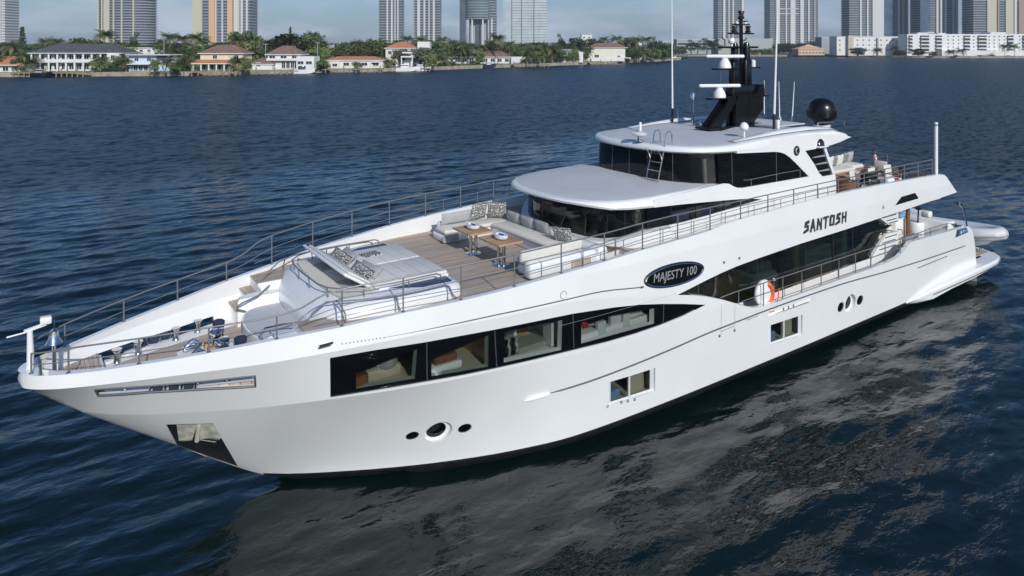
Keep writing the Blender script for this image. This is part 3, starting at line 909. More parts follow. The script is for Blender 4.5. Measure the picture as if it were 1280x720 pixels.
# boats on the far shore
def boat(px, d, L, label, hullm, z=1.2, cab='white'):
    t = thing("moored_boat", label, "boat", at(px, d, 0), ROTZ + .3)
    mb = MB()
    mb.loft([[(x, -w, zt), (x, w, zt), (x, w * .7, .1 + zb), (x, -w * .7, .1 + zb)] for x, w, zt, zb in [(-L / 2, 1.1, z, 0), (0, 1.25, z, 0), (L * .3, .9, z + .2, .1), (L / 2, .08, z + .45, .6)]], hullm); mb.build("hull", t, local=True, angle=40)
    mb = MB(); mb.box((-L * .1, 0, z + .6), (L * .35, 1.5, 1.2), cab, bev=.15); mb.build("cabin", t, local=True)
    mb = MB(); mb.box((-L * .1, 0, z + .75), (L * .354, 1.52, .4), 'winglass'); mb.build("cabin_window", t, local=True, smooth=False)
    return t
boat(52, 207, 5.5, "dark motorboat at the dock before the white mansion", 'black', 1.3, 'slabgrey')
boat(508, 253, 8, "white motorboat moored beside the pale pavilion dock", 'white', 1.5)
boat(527, 256, 7, "smaller white motorboat right of the one by the pavilion", 'white', 1.3)
boat(612, 293, 5.5, "blue and white speedboat on a lift below the palm grove", 'navyfab', 1.5)
boat(380, 232, 7, "white boat on a dark lift beside the boxy white annexe", 'white', 1.5, 'winglass')
boat(844, 470, 9, "small boat with an orange hull at the tip of the palm shore", 'peach_st', 1.5)

# right bank buildings
def block(name, px0, px1, ytop, d, m, label, cat="building", depth=14, roof='flatroof', ground=1.4):
    c = at((px0 + px1) / 2, d, ground); W = wid(px1 - px0, d); H = hgt(ytop, d) - ground
    t = thing(name, label, cat, c, ROTZ)
    mb = MB(); mb.box((0, depth / 2, H / 2), (W, depth, H), m); mb.build("wall", t, smooth=False, local=True)
    mb = MB(); mb.box((0, depth / 2, H + .2), (W + .5, depth + .5, .5), roof); mb.build("roof", t, smooth=False, local=True)
    return t, W, H
t, W, H = block("warehouse", 898, 966, 49, 690, 'warehouse', "long grey-green windowless hall behind the yacht's mast")
t, W, H = block("office_block", 846, 902, 49.5, 700, 'aptgrey', "low grey office block with white roof edge left of the hall")
for k in range(2):
    mb = MB(); mb.box((0, -.05, H * (.40 + .3 * k)), (W * .96, .2, H * .12), 'winglass'); mb.build("window_band", t, smooth=False, local=True)
t, W, H = block("grey_hall", 1027, 1047, 47, 640, 'aptgrey', "plain grey-blue hall left of the white school block")
t, W, H = block("white_school", 1046, 1138, 46, 600, 'stucco', "white three-storey institute with small blue windows on the right bank")
mb = MB(); mb.box((-W * .33, -1.5, H * .52), (W * .07, 3, H * 1.1), 'slabbeige'); mb.build("stair_tower", t, smooth=False, local=True)
mb = MB(); mb.box((W * .05, -.6, H * .45), (W * .02, 1.2, H), 'aptgrey'); mb.build("drain_strip", t, smooth=False, local=True)
for fz in (.30, .56, .82):
    for k in range(12):
        x = -.46 + k * .08
        if abs(x + .33) > .06: window(t, W * x, -.05, H * fz, 1.4, 1.5, 's')
t, W, H = block("peach_pavilion", 998, 1031, 62, 612, 'peach_st', "low peach restaurant with hipped roof at the water's edge", roof='peach_st')
mb = MB(); hip(mb, -W / 2, W / 2, 0, 14, H + .4, 3.0, 'peachpaint', .8); hip(mb, -W * .22, W * .22, 3, 11, H + 2.4, 2.2, 'peachpaint', .5); mb.build("hip_roof", t, smooth=False, local=True)
for k in range(8): window(t, -W * .44 + k * W * .125, -.1, H * .45, 2.0, 1.8, 's')
# long white apartment block, stepped roofline, balconies
D = 580
t = thing("white_apartments", "long white six-storey apartment block with dark balconies on the right bank", "building", at(1215, D, 1.4), ROTZ)
W = wid(160, D); H = hgt(42.5, D) - 1.4
mb = MB(); mb.box((0, 8, H / 2), (W, 14, H), 'stucco')
for x0, w, up in [(-.42, .13, 1.2), (-.26, .06, .9), (.15, .12, 1.6), (-.34, .05, 1.8)]: mb.box((W * x0 + W * w / 2, 7, H + up / 2), (W * w, 12, up), 'stucco')
mb.build("wall", t, smooth=False, local=True)
FLO = H / 6.2
for f in range(1, 6):
    for x0, w in [(-.49, .03), (-.40, .07), (-.28, .05), (-.06, .05), (.05, .07), (.28, .05), (.40, .06)]:
        mb = MB(); mb.box((0, 0, FLO * .35), (W * w, .5, FLO * .62), 'winglass'); mb.box((0, -.8, -.1), (W * w + .4, 1.8, .25), 'stucco'); mb.box((0, -1.6, .35), (W * w + .4, .08, .7), 'frame')
        mb.build("balcony", t, smooth=False, local=True).location = (W * (x0 + w / 2), .8, FLO * f + .3)
    for k in range(18):
        x = -.22 + k * .04
        if not any(x0 - .012 < x < x0 + w + .012 for x0, w in [(-.28, .05), (-.06, .05), (.05, .07), (.28, .05), (.40, .06)]): window(t, W * x, .95, FLO * (f + .5), 1.3, 1.3, 'a')
mb = MB(); mb.box((W * .1, -3, 2.2), (W * .75, 8, 4.4), 'stucco'); mb.build("podium", t, smooth=False, local=True)

# towers: glass core, floor slabs, upright fins
def tower(px0, px1, d, H, label, core, slab, fins=(), name="condo_tower", step=3.4, depth=24, sl=.5, breaks=()):
    c = at((px0 + px1) / 2, d, 1.0); W = wid(px1 - px0, d)
    t = thing(name, label, "tower", c, ROTZ)
    mb = MB(); mb.box((0, depth / 2, H / 2), (W - 1.6, depth, H), core); mb.build("glass_core", t, smooth=False, local=True)
    mb = MB()
    z = step
    while z < H:
        mb.box((0, depth / 2 - .2, z), (W, depth + 1.6, step * sl * .55), slab); z += step
    mb.build("balcony_slabs", t, smooth=False, local=True)
    for x0, w, m, pr in fins:
        mb = MB(); mb.box((W * (x0 + w / 2 - .5), -.6 - pr / 2, H / 2 + .5), (W * w, 1.6 + pr, H + 1), m); mb.build("facade_fin", t, smooth=False, local=True)
    return t, W
tower(-14, 7, 860, 150, "slim white tower cut by the picture's left edge", 'slab', 'slabgrey', [(0, .75, 'slab', .4)])
# curved balcony tower
c = at(159.5, 840, 1.0)
t = thing("curved_tower", "broad curved glass tower with beige balcony rings above the white mansion", "tower", c, ROTZ)
W = wid(71, 840)
mb = MB(); mb.lathe([(W / 2 - 1.5, 0), (W / 2 - 1.5, 130)], (0, 0, 0), 'towerglass', 40, sy=.6); mb.build("glass_core", t, local=True)
mb = MB()
z = 3.2
while z < 128: mb.lathe([(W / 2 - 2, 0), (W / 2, 0), (W / 2, 1.0), (W / 2 - 2, 1.0)], (0, 0, z), 'slabgrey', 40, sy=.62); z += 3.2
mb.build("balcony_slabs", t, local=True)
for a in (215, 232, 246, 262, 278, 300):
    mb = MB(); mb.box((0, 0, 65), (1.6 if a != 246 else 7, .9, 130), 'slabbeige'); o = mb.build("facade_fin", t, smooth=False, local=True); o.location = (W / 2 * math.cos(R(a)), .62 * W / 2 * math.sin(R(a)) - .1, 0)
tower(241, 313, 800, 140, "tall tower with peach and white vertical stripes behind the yellow house", 'towerglass', 'slabgrey',
      [(.0, .17, 'slabbeige', .5), (.29, .10, 'peachpaint', .8), (.61, .09, 'peachpaint', .8), (.72, .07, 'slab', .4), (.40, .02, 'slab', .6), (.51, .02, 'slab', .6), (.84, .035, 'slab', .4), (.93, .03, 'slab', .3), (.79, .03, 'slabbeige', .4)])
tower(473, 502, 900, 150, "slim grey tower with fine white ribs, left one of the slim pair", 'towerglass', 'slabgrey', [(.36, .06, 'slab', .5), (.55, .07, 'slab', .5), (.70, .04, 'slab', .5), (.82, .05, 'slab', .5)])
tower(516, 550, 900, 150, "slim grey tower with white ribs, right one of the slim pair", 'towerglass', 'slabgrey', [(.0, .06, 'slabgrey', .5), (.17, .10, 'slab', .5), (.40, .06, 'slab', .5), (.58, .04, 'slab', .5), (.74, .07, 'slab', .5)])
# dark tower standing on columns
D = 860
t = thing("column_tower", "dark tower with rounded glass drum standing on pale columns", "tower", at(597.5, D, 1.0), ROTZ)
W = wid(46, D); zc = hgt(25, D)
mb = MB(); mb.box((-W * .42, 10, 75), (W * .16, 20, 150), 'towerglass'); mb.box((W * .40, 10, 75), (W * .20, 20, 150), 'towerglass'); mb.build("side_wing", t, smooth=False, local=True)
mb = MB(); mb.lathe([(W * .38, 0), (W * .38, 150 - zc)], (.0, 9, zc), 'towerpale2', 36, sy=.75); mb.build("glass_drum", t, local=True)
mb = MB()
z = zc
while z < 148: mb.lathe([(W * .36, 0), (W * .385, 0), (W * .385, .7), (W * .36, .7)], (.0, 9, z), 'slabgrey', 36, sy=.76); z += 3.4
mb.build("balcony_slabs", t, local=True)
mb = MB()
z = 6
while z < 148: mb.box((W * .40, 9.6, z), (W * .21, 20.6, .9), 'slabgrey'); z += 3.4
mb.build("wing_slabs", t, smooth=False, local=True)
mb = MB(); mb.box((0, 12, zc / 2), (W * .5, 8, zc), 'aptgrey'); mb.box((0, 7.4, zc / 2), (W * .14, 2, zc), 'towerglass'); mb.build("lobby_wall", t, smooth=False, local=True)
for x in (-.16, .13, .37):
    mb = MB(); mb.tube([(W * x, -1.0, 0), (W * x, -1.0, zc + .5)], 1.2, 'slab', 10); mb.build("column", t, local=True)
tower(629, 684, 880, 130, "broad pale glass tower right of the tower on columns", 'towerpale', 'slab', [(.20, .012, 'aptgrey', .5), (.42, .012, 'aptgrey', .5), (.70, .02, 'aptgrey', .5), (.0, .14, 'towerpale', .6)], sl=.35)
D_ = 1050
tower(897, 930, D_, 160, "grey tower directly behind the yacht's mast", 'towerglass', 'slabgrey', [(.2, .08, 'slab', .5), (.55, .05, 'slab', .5), (.9, .08, 'slab', .5), (.40, .04, 'slab', .4)])
t, W = tower(962, 1023, D_, 170, "broad dark tower with white ribs and white bridging frame", 'towerglass', 'slabgrey', [(.12, .08, 'slab', .6), (.62, .07, 'slab', .6), (.32, .025, 'slab', .5), (.42, .10, 'slab', .3), (.78, .03, 'slab', .5), (.9, .03, 'slabgrey', .5)])
for y in (12, 18):
    mb = MB(); mb.box((-W * .12, -1.2, hgt(y, D_)), (W * .42, 2, 1.6), 'slab'); mb.build("bridge_frame", t, smooth=False, local=True)
tower(1061, 1105, 1000, 165, "dark slatted tower with a stepped white crown line, left of the blue one", 'towerglass', 'slabgrey', [(.3, .05, 'slab', .5), (.66, .32, 'slab', .3), (.5, .04, 'slab', .5)])
tower(1104, 1136, 1040, 165, "narrow tower half deep blue glass, half ribbed beige", 'towerblue', 'slabgrey', [(.0, .40, 'towerblue', 1.2), (.55, .07, 'slab', .5), (.72, .09, 'slabbeige', .5), (.9, .05, 'slab', .5)])
tower(1149, 1198, 1000, 165, "blue-grey tower with white ribs and two dark notches", 'towerglass', 'slabgrey', [(.0, .26, 'towerblue', 1.2), (.42, .05, 'slab', .5), (.52, .04, 'slab', .5), (.63, .05, 'slab', .5), (.84, .04, 'slab', .5), (.93, .04, 'slab', .5)])
tower(1216, 1284, 960, 160, "brown and beige banded tower cut by the right picture edge", 'towerglass', 'slabgrey', [(.25, .17, 'slabbeige', .5), (.44, .03, 'brownpaint', .4), (.59, .14, 'slabbeige', .5), (.83, .15, 'brownpaint', .5), (.75, .04, 'slab', .5)])

# --- trees
def frond(mb, base, az, el, L, droop, m, w=.9):
    n = 7; P = []
    d = Vector((math.cos(az), math.sin(az), 0))
    for i in range(n + 1):
        s = i / n
        P.append(Vector(base) + d * (L * s * math.cos(el * (1 - s * .3))) + Vector((0, 0, L * (math.sin(el) * s - droop * s * s))))
    side = Vector((-d.y, d.x, 0))
    for i in range(n):
        a, b = P[i], P[i + 1]; s = (i + .5) / n
        wd = w * (math.sin(math.pi * min(1, .12 + .9 * s)) ** .6) * L * .26
        for q in (1, -1):
            for j in range(2):
                p0 = a.lerp(b, j / 2); p1 = a.lerp(b, (j + .62) / 2)
                tip = p0.lerp(p1, .5) + side * q * wd + d * wd * .5 + Vector((0, 0, -wd * .55))
                mb.poly([p0, p1, tip], m)
def palm_mesh(seed, H, drymix):
    rr = random.Random(seed)
    mb = MB()
    bend = rr.uniform(-.6, .6)
    pts = [(bend * (z / H) ** 2, .3 * bend * (z / H) ** 2, z) for z in [H * k / 6 for k in range(7)]]
    mb.tube(pts, [.26, .2, .17, .16, .15, .15, .17], 'palmbark', 7)
    tk = mb.build("trunk", None); tm = tk.data; bpy.data.objects.remove(tk)
    mb = MB()
    top = pts[-1]
    for k in range(44):
        el = rr.uniform(-.3, 1.15); 
        m = 'palm2' if (el < .12 and rr.random() < drymix) else 'palm1'
        frond(mb, top, k * 2.399 + rr.uniform(-.2, .2), el, rr.uniform(2.8, 3.8), rr.uniform(.35, .75), m)
    cr = mb.build("crown", None, smooth=False); cm = cr.data; bpy.data.objects.remove(cr)
    return tm, cm
PALMS = [palm_mesh(3, 8, .3), palm_mesh(11, 8, .8), palm_mesh(23, 8, .4)]
def leafy(mb, c, r, n, m, rr, size, flat=1.0):
    for _ in range(n):
        v = Vector((rr.gauss(0, 1), rr.gauss(0, 1), rr.gauss(0, 1))).normalized() * (rr.random() ** .4)
        p = Vector(c) + Vector((v.x * r[0], v.y * r[1], v.z * r[2]))
        a = Vector((rr.gauss(0, 1), rr.gauss(0, 1), rr.gauss(0, 1))).normalized(); b = a.orthogonal().normalized()
        s = size * rr.uniform(.6, 1.3)
        mb.poly([p - a * s, p + b * s * .7, p + a * s, p - b * s * .7], m)
def tree_mesh(seed, kind):
    rr = random.Random(seed)
    mb = MB()
    if kind == 'pine':
        mb.tube([(0, 0, 0), (0, 0, 9)], [.25, .05], 'bark', 7)
        tk = mb.build("trunk", None)
        mb = MB()
        for k in range(16):
            z = 1.6 + k * .5; rad = 1.5 * (1 - k / 17) + .15
            leafy(mb, (0, 0, z), (rad, rad, .25), 34, 'pine', rr, .28)
    elif kind == 'casuarina':
        mb.tube([(0, 0, 0), (.2, 0, 4), (.1, 0, 8)], [.3, .2, .08], 'bark', 7)
        for k in range(6): mb.tube([(.15, 0, 2.5 + k * .8), (math.cos(k * 2.4) * 1.6, math.sin(k * 2.4) * 1.6, 4 + k * .8)], [.09, .03], 'bark', 5)
        tk = mb.build("trunk", None)
        mb = MB()
        for k in range(18): leafy(mb, (rr.gauss(0, 1.1), rr.gauss(0, 1.1), rr.uniform(3, 9)), (1.0, 1.0, .9), 46, 'pine' if rr.random() < .7 else 'leaf1', rr, .26)
    elif kind == 'bush':
        mb.tube([(0, 0, 0), (.1, 0, 1)], [.14, .08], 'bark', 6)
        for k in range(4): mb.tube([(.05, 0, .5), (math.cos(k * 1.6) * .8, math.sin(k * 1.6) * .8, 1.6)], [.06, .02], 'bark', 5)
        tk = mb.build("trunk", None)
        mb = MB()
        for k in range(12): leafy(mb, (rr.uniform(-1.4, 1.4), rr.uniform(-1, 1), rr.uniform(.6, 2.0)), (.9, .8, .7), 60, 'leaf2' if rr.random() < .75 else 'leaf1', rr, .24)
    else:
        lf = {'dark': 'leaf1', 'bright': 'leaf2', 'grey': 'leaf3'}[kind]
        mb.tube([(0, 0, 0), (.1, 0, 1.6), (.3, .1, 3.2)], [.36, .28, .2], 'bark', 8)
        for k in range(6): mb.tube([(.1, 0, 1.6 + .2 * k), (math.cos(k * 1.05) * 1.4, math.sin(k * 1.05) * 1.4, 3.6), (math.cos(k * 1.05) * 2.4, math.sin(k * 1.05) * 2.4, 5.0)], [.16, .1, .04], 'bark', 6)
        tk = mb.build("trunk", None)
        mb = MB()
        for k in range(28):
            a = rr.uniform(0, 6.28); q = rr.random() ** .5 * 2.7
            leafy(mb, (q * math.cos(a), q * math.sin(a), rr.uniform(1.9, 6.4) - .25 * q), (1.25, 1.25, .9), 75, lf if rr.random() < .8 else 'leaf1', rr, .27)
    cr = mb.build("crown", None, smooth=False)
    r_ = (tk.data, cr.data)
    bpy.data.objects.remove(tk); bpy.data.objects.remove(cr)
    return r_
KINDS = {k: [tree_mesh(s, k) for s in ss] for k, ss in dict(pine=(1,), casuarina=(2, 5), bush=(3, 8), dark=(4, 9), bright=(6, 10), grey=(7,)).items()}
NOM = dict(pine=9.3, casuarina=9.6, bush=2.7, dark=7.0, bright=7.0, grey=7.0)
def plant(kind, px, ytop, d, label, wide=1.0, group=None):
    rr = random.Random(int(px * 13 + d))
    g = 1.2
    H = hgt(ytop, d) - g
    if kind == 'palm':
        tm, cm = PALMS[rr.randrange(3)]; nom = 10.2; nm = "palm_tree"; ct = "palm"
    else:
        vs_ = KINDS[kind]; tm, cm = vs_[rr.randrange(len(vs_))]; nom = NOM[kind]
        nm = {'pine': "norfolk_pine", 'casuarina': "casuarina_tree", 'bush': "shrub", 'dark': "broadleaf_tree", 'bright': "broadleaf_tree", 'grey': "broadleaf_tree"}[kind]; ct = "shrub" if kind == 'bush' else "tree"
    t = thing(nm, label, ct, at(px, d, g), rr.uniform(0, 6.28), group)
    a = bpy.data.objects.new("trunk", tm); COL.objects.link(a); a.parent = t
    b = bpy.data.objects.new("crown", cm); COL.objects.link(b); b.parent = t
    if kind == 'palm':
        s = wide * rr.uniform(.9, 1.1) * 1.15
        hz = max(1.0, H - 2.0 * s) / 8.0
        a.scale = (1, 1, hz); b.scale = (s, s, s); b.location = (0, 0, 8 * hz - 8 * s)
    else:
        s = H / nom
        for o in (a, b): o.scale = (s * wide, s * wide, s)
    return t
TREES = [
 ('palm', 12, 47, 222, "drooping palm with a tan trunk at the left picture edge", 1.1), ('palm', 4, 52, 240, "leaning palm behind the low orange house", 1.0),
 ('pine', 28, 34, 300, "thin dark conifer standing alone left of the white mansion", 1.0), ('palm', 27, 62, 216, "short palm between the orange house and the white mansion", .8),
 ('dark', 24, 72, 216, "dark green bushy tree touching the mansion's left wall", 1.1),
 ('palm', 58, 44, 255, "palm over the left part of the mansion's dark roof", .9), ('palm', 72, 45, 262, "second palm over the mansion's roof, right of the first", .9), ('palm', 90, 50, 262, "small palm above the middle of the mansion's roof", .8),
 ('dark', 106, 46, 258, "round dark tree behind the right half of the mansion roof", 1.1), ('palm', 130, 33, 250, "tallest palm, standing before the curved glass tower", 1.35), ('dark', 128, 50, 265, "dark tree under the tallest palm", .9),
 ('casuarina', 168, 39, 300, "dark feathery tree before the curved tower's right side", .8), ('bright', 150, 54, 275, "bright green tree between mansion and curved tower", 1.3),
 ('bush', 126, 76, 217, "yellow-green shrub at the right end of the white mansion", 1.1), ('bush', 142, 81, 215, "grey-green hedge shrub right of the mansion's yellow-green one", 1.1), ('bush', 28, 80, 212, "dark shrub beside the mansion dock", .9),
 ('bright', 193, 73, 213, "small round tree in front of the pale blue house", .8), ('palm', 207, 69, 214, "short palm leaning over the blue house's porch", .9), ('bush', 218, 80, 214, "low hedge right of the pale blue house", 1.1),
 ('palm', 212, 38, 245, "tall palm in the dense clump right of the blue house", 1.2), ('palm', 228, 40, 250, "tall palm in the clump left of the striped tower", 1.15), ('palm', 200, 45, 258, "palm at the left of the dense clump over the blue house", 1.1), ('dark', 214, 52, 250, "dark tree under the tall palms right of the blue house", 1.4), ('palm', 220, 56, 235, "lower palm in the clump right of the blue house", 1.1),
 ('palm', 244, 38, 248, "palm in front of the striped tower's left stripe", 1.15), ('palm', 255, 41, 250, "palm in front of the striped tower's peach stripe", 1.1), ('dark', 236, 58, 240, "dark tree at the left corner of the yellow house", 1.2), ('bright', 228, 68, 225, "bright shrubby tree left of the orange porch", 1.0), ('bush', 226, 81, 219, "round bush left of the orange porch", .9),
 ('palm', 296, 41, 250, "palm before the striped tower's right edge", 1.15), ('dark', 308, 36, 255, "tall dark tree right of the striped tower's base", 1.0), ('palm', 318, 46, 255, "palm right of the yellow house's roof", 1.1), ('bright', 314, 50, 250, "green tree between yellow house and pyramid-roofed house", 1.1), ('palm', 298, 68, 224, "bushy palm at the right end of the orange porch", 1.1), ('bush', 292, 80, 220, "shrub under the right end of the orange porch", 1.0), ('bright', 308, 72, 222, "round green tree right of the orange porch", .9),
 ('palm', 334, 47, 268, "palm left of the brown pyramid roof", 1.0), ('palm', 346, 51, 268, "small palm directly behind the brown pyramid roof", .9),
 ('dark', 366, 39, 262, "big round dark tree behind the pyramid-roofed house", 1.5), ('dark', 384, 40, 268, "right half of the big dark tree pair behind the annexe", 1.2), ('palm', 390, 36, 270, "palm rising from the big round dark tree", 1.0), ('pine', 363, 34, 280, "thin pine tip above the big round dark tree", .6),
 ('bright', 400, 57, 255, "broad green tree left of the long low house", 1.2), ('bright', 424, 57, 268, "broad green tree behind the left of the long low house", 1.6), ('bright', 444, 58, 272, "broad green tree behind the middle of the long low house", 1.5), ('dark', 408, 50, 290, "dark tree behind the pale flat building", 1.1), ('bush', 400, 74, 242, "rounded hedge at the left end of the long low house", 1.5), ('bush', 446, 77, 247, "grey-green shrub against the long low house", 1.0),
 ('palm', 444, 47, 300, "far palm left of the slim tower pair", 1.1), ('palm', 452, 48, 300, "far palm nearer the slim tower pair", 1.1), ('bright', 466, 50, 285, "green tree left of the cream villa", 1.4), ('palm', 466, 46, 290, "palm crown above the green tree left of the villa", 1.0), ('palm', 478, 46, 300, "palm before the left slim tower", 1.0), ('palm', 496, 47, 305, "palm between the two slim towers' feet", 1.0), ('palm', 509, 42, 300, "tall palm between the slim towers", 1.1), ('palm', 527, 42, 300, "tall palm before the right slim tower", 1.1), ('dark', 538, 49, 300, "dark tree right of the villa's white stair tower", 1.2), ('palm', 552, 42, 310, "tall dark palm right of the slim towers", 1.1),
 ('grey', 500, 60, 262, "pale feathery tree in front of the cream villa", 1.0), ('grey', 530, 58, 266, "wide pale tree right of the white pavilion", 1.3), ('bright', 538, 66, 264, "green bushy tree under the wide pale tree", 1.0), ('bush', 484, 74, 258, "shrubs at the villa's left corner", 1.4), ('bush', 552, 77, 276, "low hedge right of the villa garden", 1.5), ('bush', 592, 76, 298, "long low hedge before the brown-roofed low house", 2.0),
 ('palm', 566, 46, 312, "palm at the left edge of the palm grove", 1.2), ('palm', 577, 48, 305, "bushy palm second from the grove's left", 1.3), ('palm', 590, 50, 318, "palm in the grove under the dark column tower", 1.2), ('palm', 604, 52, 318, "low palm in the grove under the column tower", 1.2), ('palm', 612, 47, 330, "palm between column tower and pale glass tower", 1.2), ('palm', 622, 39, 320, "tallest palm of the grove, beside the pale tower", 1.4), ('palm', 637, 48, 330, "palm below the pale tower's left corner", 1.2), ('dark', 580, 54, 325, "dark tree behind the grove's left palms", 1.3), ('dark', 604, 55, 330, "dark tree behind the grove's middle palms", 1.3), ('bright', 600, 64, 312, "yellow-green tree before the low brown-roofed house", .9),
 ('palm', 654, 50, 325, "drooping palm right of the low brown-roofed house", 1.3), ('palm', 668, 54, 320, "palm overhanging the seawall below the pale tower", 1.3), ('palm', 680, 50, 330, "palm before the pale tower's right edge", 1.3), ('palm', 690, 52, 335, "palm just right of the pale tower", 1.3), ('palm', 660, 62, 312, "low palm at the seawall below the pale tower", 1.1), ('palm', 676, 64, 316, "low leaning palm at the seawall", 1.1), ('grey', 668, 56, 340, "pale feathery tree behind the seawall palms", 1.2), ('grey', 694, 54, 350, "pale tree behind the tall conifer-like palm", 1.1),
 ('casuarina', 702, 41, 350, "tall dark feathery tree right of the pale tower", .8), ('palm', 714, 52, 352, "palm right of the tall feathery tree", 1.3), ('dark', 724, 46, 362, "dark round tree left of the cream house", 1.1), ('bright', 716, 60, 345, "low green tree left of the cream house", 1.0), ('palm', 732, 56, 352, "palm at the left wall of the cream house", 1.1),
 ('dark', 744, 47, 400, "dark tree above the cream house's roof", 1.0), ('palm', 756, 43, 395, "left palm above the cream house's roof", 1.3), ('palm', 770, 41, 395, "right palm above the cream house's roof", 1.4), ('dark', 786, 45, 410, "dark tree right of the cream house's roof", 1.0), ('palm', 796, 43, 400, "palm over the promontory, left of the dark clump", 1.4), ('palm', 806, 43, 405, "palm over the middle of the promontory", 1.4), ('casuarina', 816, 45, 420, "dark feathery tree on the promontory", 1.1), ('casuarina', 826, 50, 440, "dark feathery tree near the promontory's tip", 1.2), ('dark', 836, 55, 455, "dark tree at the promontory's tip", 1.3),
 ('bright', 794, 60, 378, "green tree at the seawall right of the cream house", 1.2), ('palm', 806, 58, 385, "low palm over the seawall of the promontory", 1.3), ('bright', 816, 60, 395, "yellow-green tree near the promontory seawall", 1.3), ('palm', 824, 58, 405, "low palm near the tip of the promontory", 1.3), ('bush', 784, 72, 366, "shrub at the cream house's garden wall", 1.5), ('bush', 808, 70, 392, "shrub on the promontory seawall", 1.8),
 ('casuarina', 864, 49, 660, "dark tree before the grey office block", 1.5), ('casuarina', 872, 50, 655, "second dark tree before the grey office block", 1.4), ('casuarina', 884, 47, 655, "tall dark tree at the office block's right end", 1.5), ('casuarina', 894, 48, 660, "dark tree left of the yacht's mast", 1.5), ('dark', 852, 57, 650, "low dark tree beyond the promontory's tip", 1.6),
 ('bright', 940, 61, 650, "green hedge tree before the grey-green hall, left", 2.2), ('bright', 952, 61, 650, "green hedge tree before the grey-green hall, middle", 2.2), ('bright', 962, 60, 650, "green hedge tree before the grey-green hall, right", 2.2), ('dark', 976, 54, 665, "dark tree below the broad dark tower, left", 1.5), ('dark', 988, 53, 668, "dark tree below the broad dark tower, middle", 1.6), ('palm', 1014, 49, 680, "palm below the broad dark tower's right side", 1.8), ('dark', 1004, 53, 670, "dark tree behind the peach restaurant", 1.6), ('dark', 1024, 51, 668, "dark tree between the restaurant and the grey hall", 1.2),
 ('dark', 1072, 59, 580, "dark bushy tree before the white institute", 2.0), ('palm', 1097, 58, 575, "palm before the white institute's middle", 1.6), ('dark', 1124, 62, 570, "dark shrubby tree at the institute's right end", 2.2), ('palm', 1117, 55, 575, "palm at the institute's right end", 1.5), ('dark', 1148, 60, 560, "dark tree at the white apartments' left end", 1.8), ('dark', 1166, 64, 556, "low dark tree before the white apartments, left", 1.8), ('palm', 1189, 60, 556, "palm before the white apartments' podium", 1.5), ('palm', 1200, 58, 556, "taller palm before the white apartments' podium", 1.5), ('bush', 1195, 68.5, 552, "hedge below the two palms of the white apartments", 2.4), ('bush', 1225, 68.5, 552, "hedge before the middle of the white apartments", 2.4), ('bush', 1240, 68.5, 552, "hedge right of the apartments' middle", 2.2), ('bush', 1260, 69, 552, "hedge near the right end of the white apartments", 2.2), ('palm', 1256, 53, 556, "palm before the apartments near the right picture edge", 1.6), ('palm', 1268, 52, 556, "palm closest to the right picture edge", 1.6),
]
for row in TREES:
    k, px, y, d, lab, wd = row
    plant(k, px, y, d, lab, wd)
# background tree belt behind the near shore houses: individuals in a row
belt_lab = {'dark': "dark rounded tree in the belt behind the waterfront houses", 'bright': "mid-green tree in the belt behind the waterfront houses", 'palm': "palm in the tree belt behind the waterfront houses"}
rb = random.Random(42)
px = -20
while px < 835:
    k = rb.choice(['dark', 'dark', 'bright', 'palm'])
    d = 300 + max(0, px) * .16 + rb.uniform(-12, 18)
    plant(k, px, rb.uniform(51, 57) - (3 if k == 'palm' else 0), d, belt_lab[k], rb.uniform(1.2, 1.7), "tree belt behind the houses, " + k)
    px += rb.uniform(7, 12)
# garden shrubs and low palms between and before the houses
gl = {'bush': "low green shrub in the waterfront gardens behind the seawall", 'bright': "small leafy tree in the waterfront gardens behind the seawall", 'palm': "short palm in the waterfront gardens behind the seawall", 'dark': "small dark tree in the waterfront gardens behind the seawall"}
shore_d = pch(NL)
for a, b, stp in [(-12, 34, 6), (116, 160, 7), (213, 234, 6), (276, 314, 7), (386, 410, 6), (474, 486, 6), (534, 568, 6), (656, 732, 9), (784, 842, 6)]:
    px = a
    while px < b:
        k = rb.choice(['bush', 'bush', 'bright', 'palm', 'palm', 'dark'])
        d = shore_d(px) + rb.uniform(6, 14)
        y = {'bush': 77, 'bright': 68, 'palm': 66, 'dark': 68}[k] + rb.uniform(-3, 3) - max(0, px - 480) * .022
        plant(k, px, y, d, gl[k], {'bush': 1.3, 'bright': 1.1, 'palm': 1.05, 'dark': 1.1}[k], "garden plants behind the seawall, " + k)
        px += stp * rb.uniform(.7, 1.3)
# light poles on the waterfront
for px, y, d, l_ in [(205, 46, 240, "tall grey street pole behind the pale blue house"), (187, 60, 232, "shorter grey pole left of the blue house's palm"), (397, 53, 250, "wooden utility pole left of the long low house"), (332, 55, 250, "grey pole left of the pyramid roof")]:
    t = thing("utility_pole", l_, "pole", at(px, d, 1.2)); H = hgt(y, d) - 1.2
    mb = MB(); mb.tube([(0, 0, 0), (0, 0, H)], [.16, .1], 'aptgrey', 8); mb.build("mast", t, local=True)
    mb = MB(); mb.box((0, 0, H - .1), (1.6, .2, .2), 'aptgrey'); mb.build("cross_arm", t, local=True)

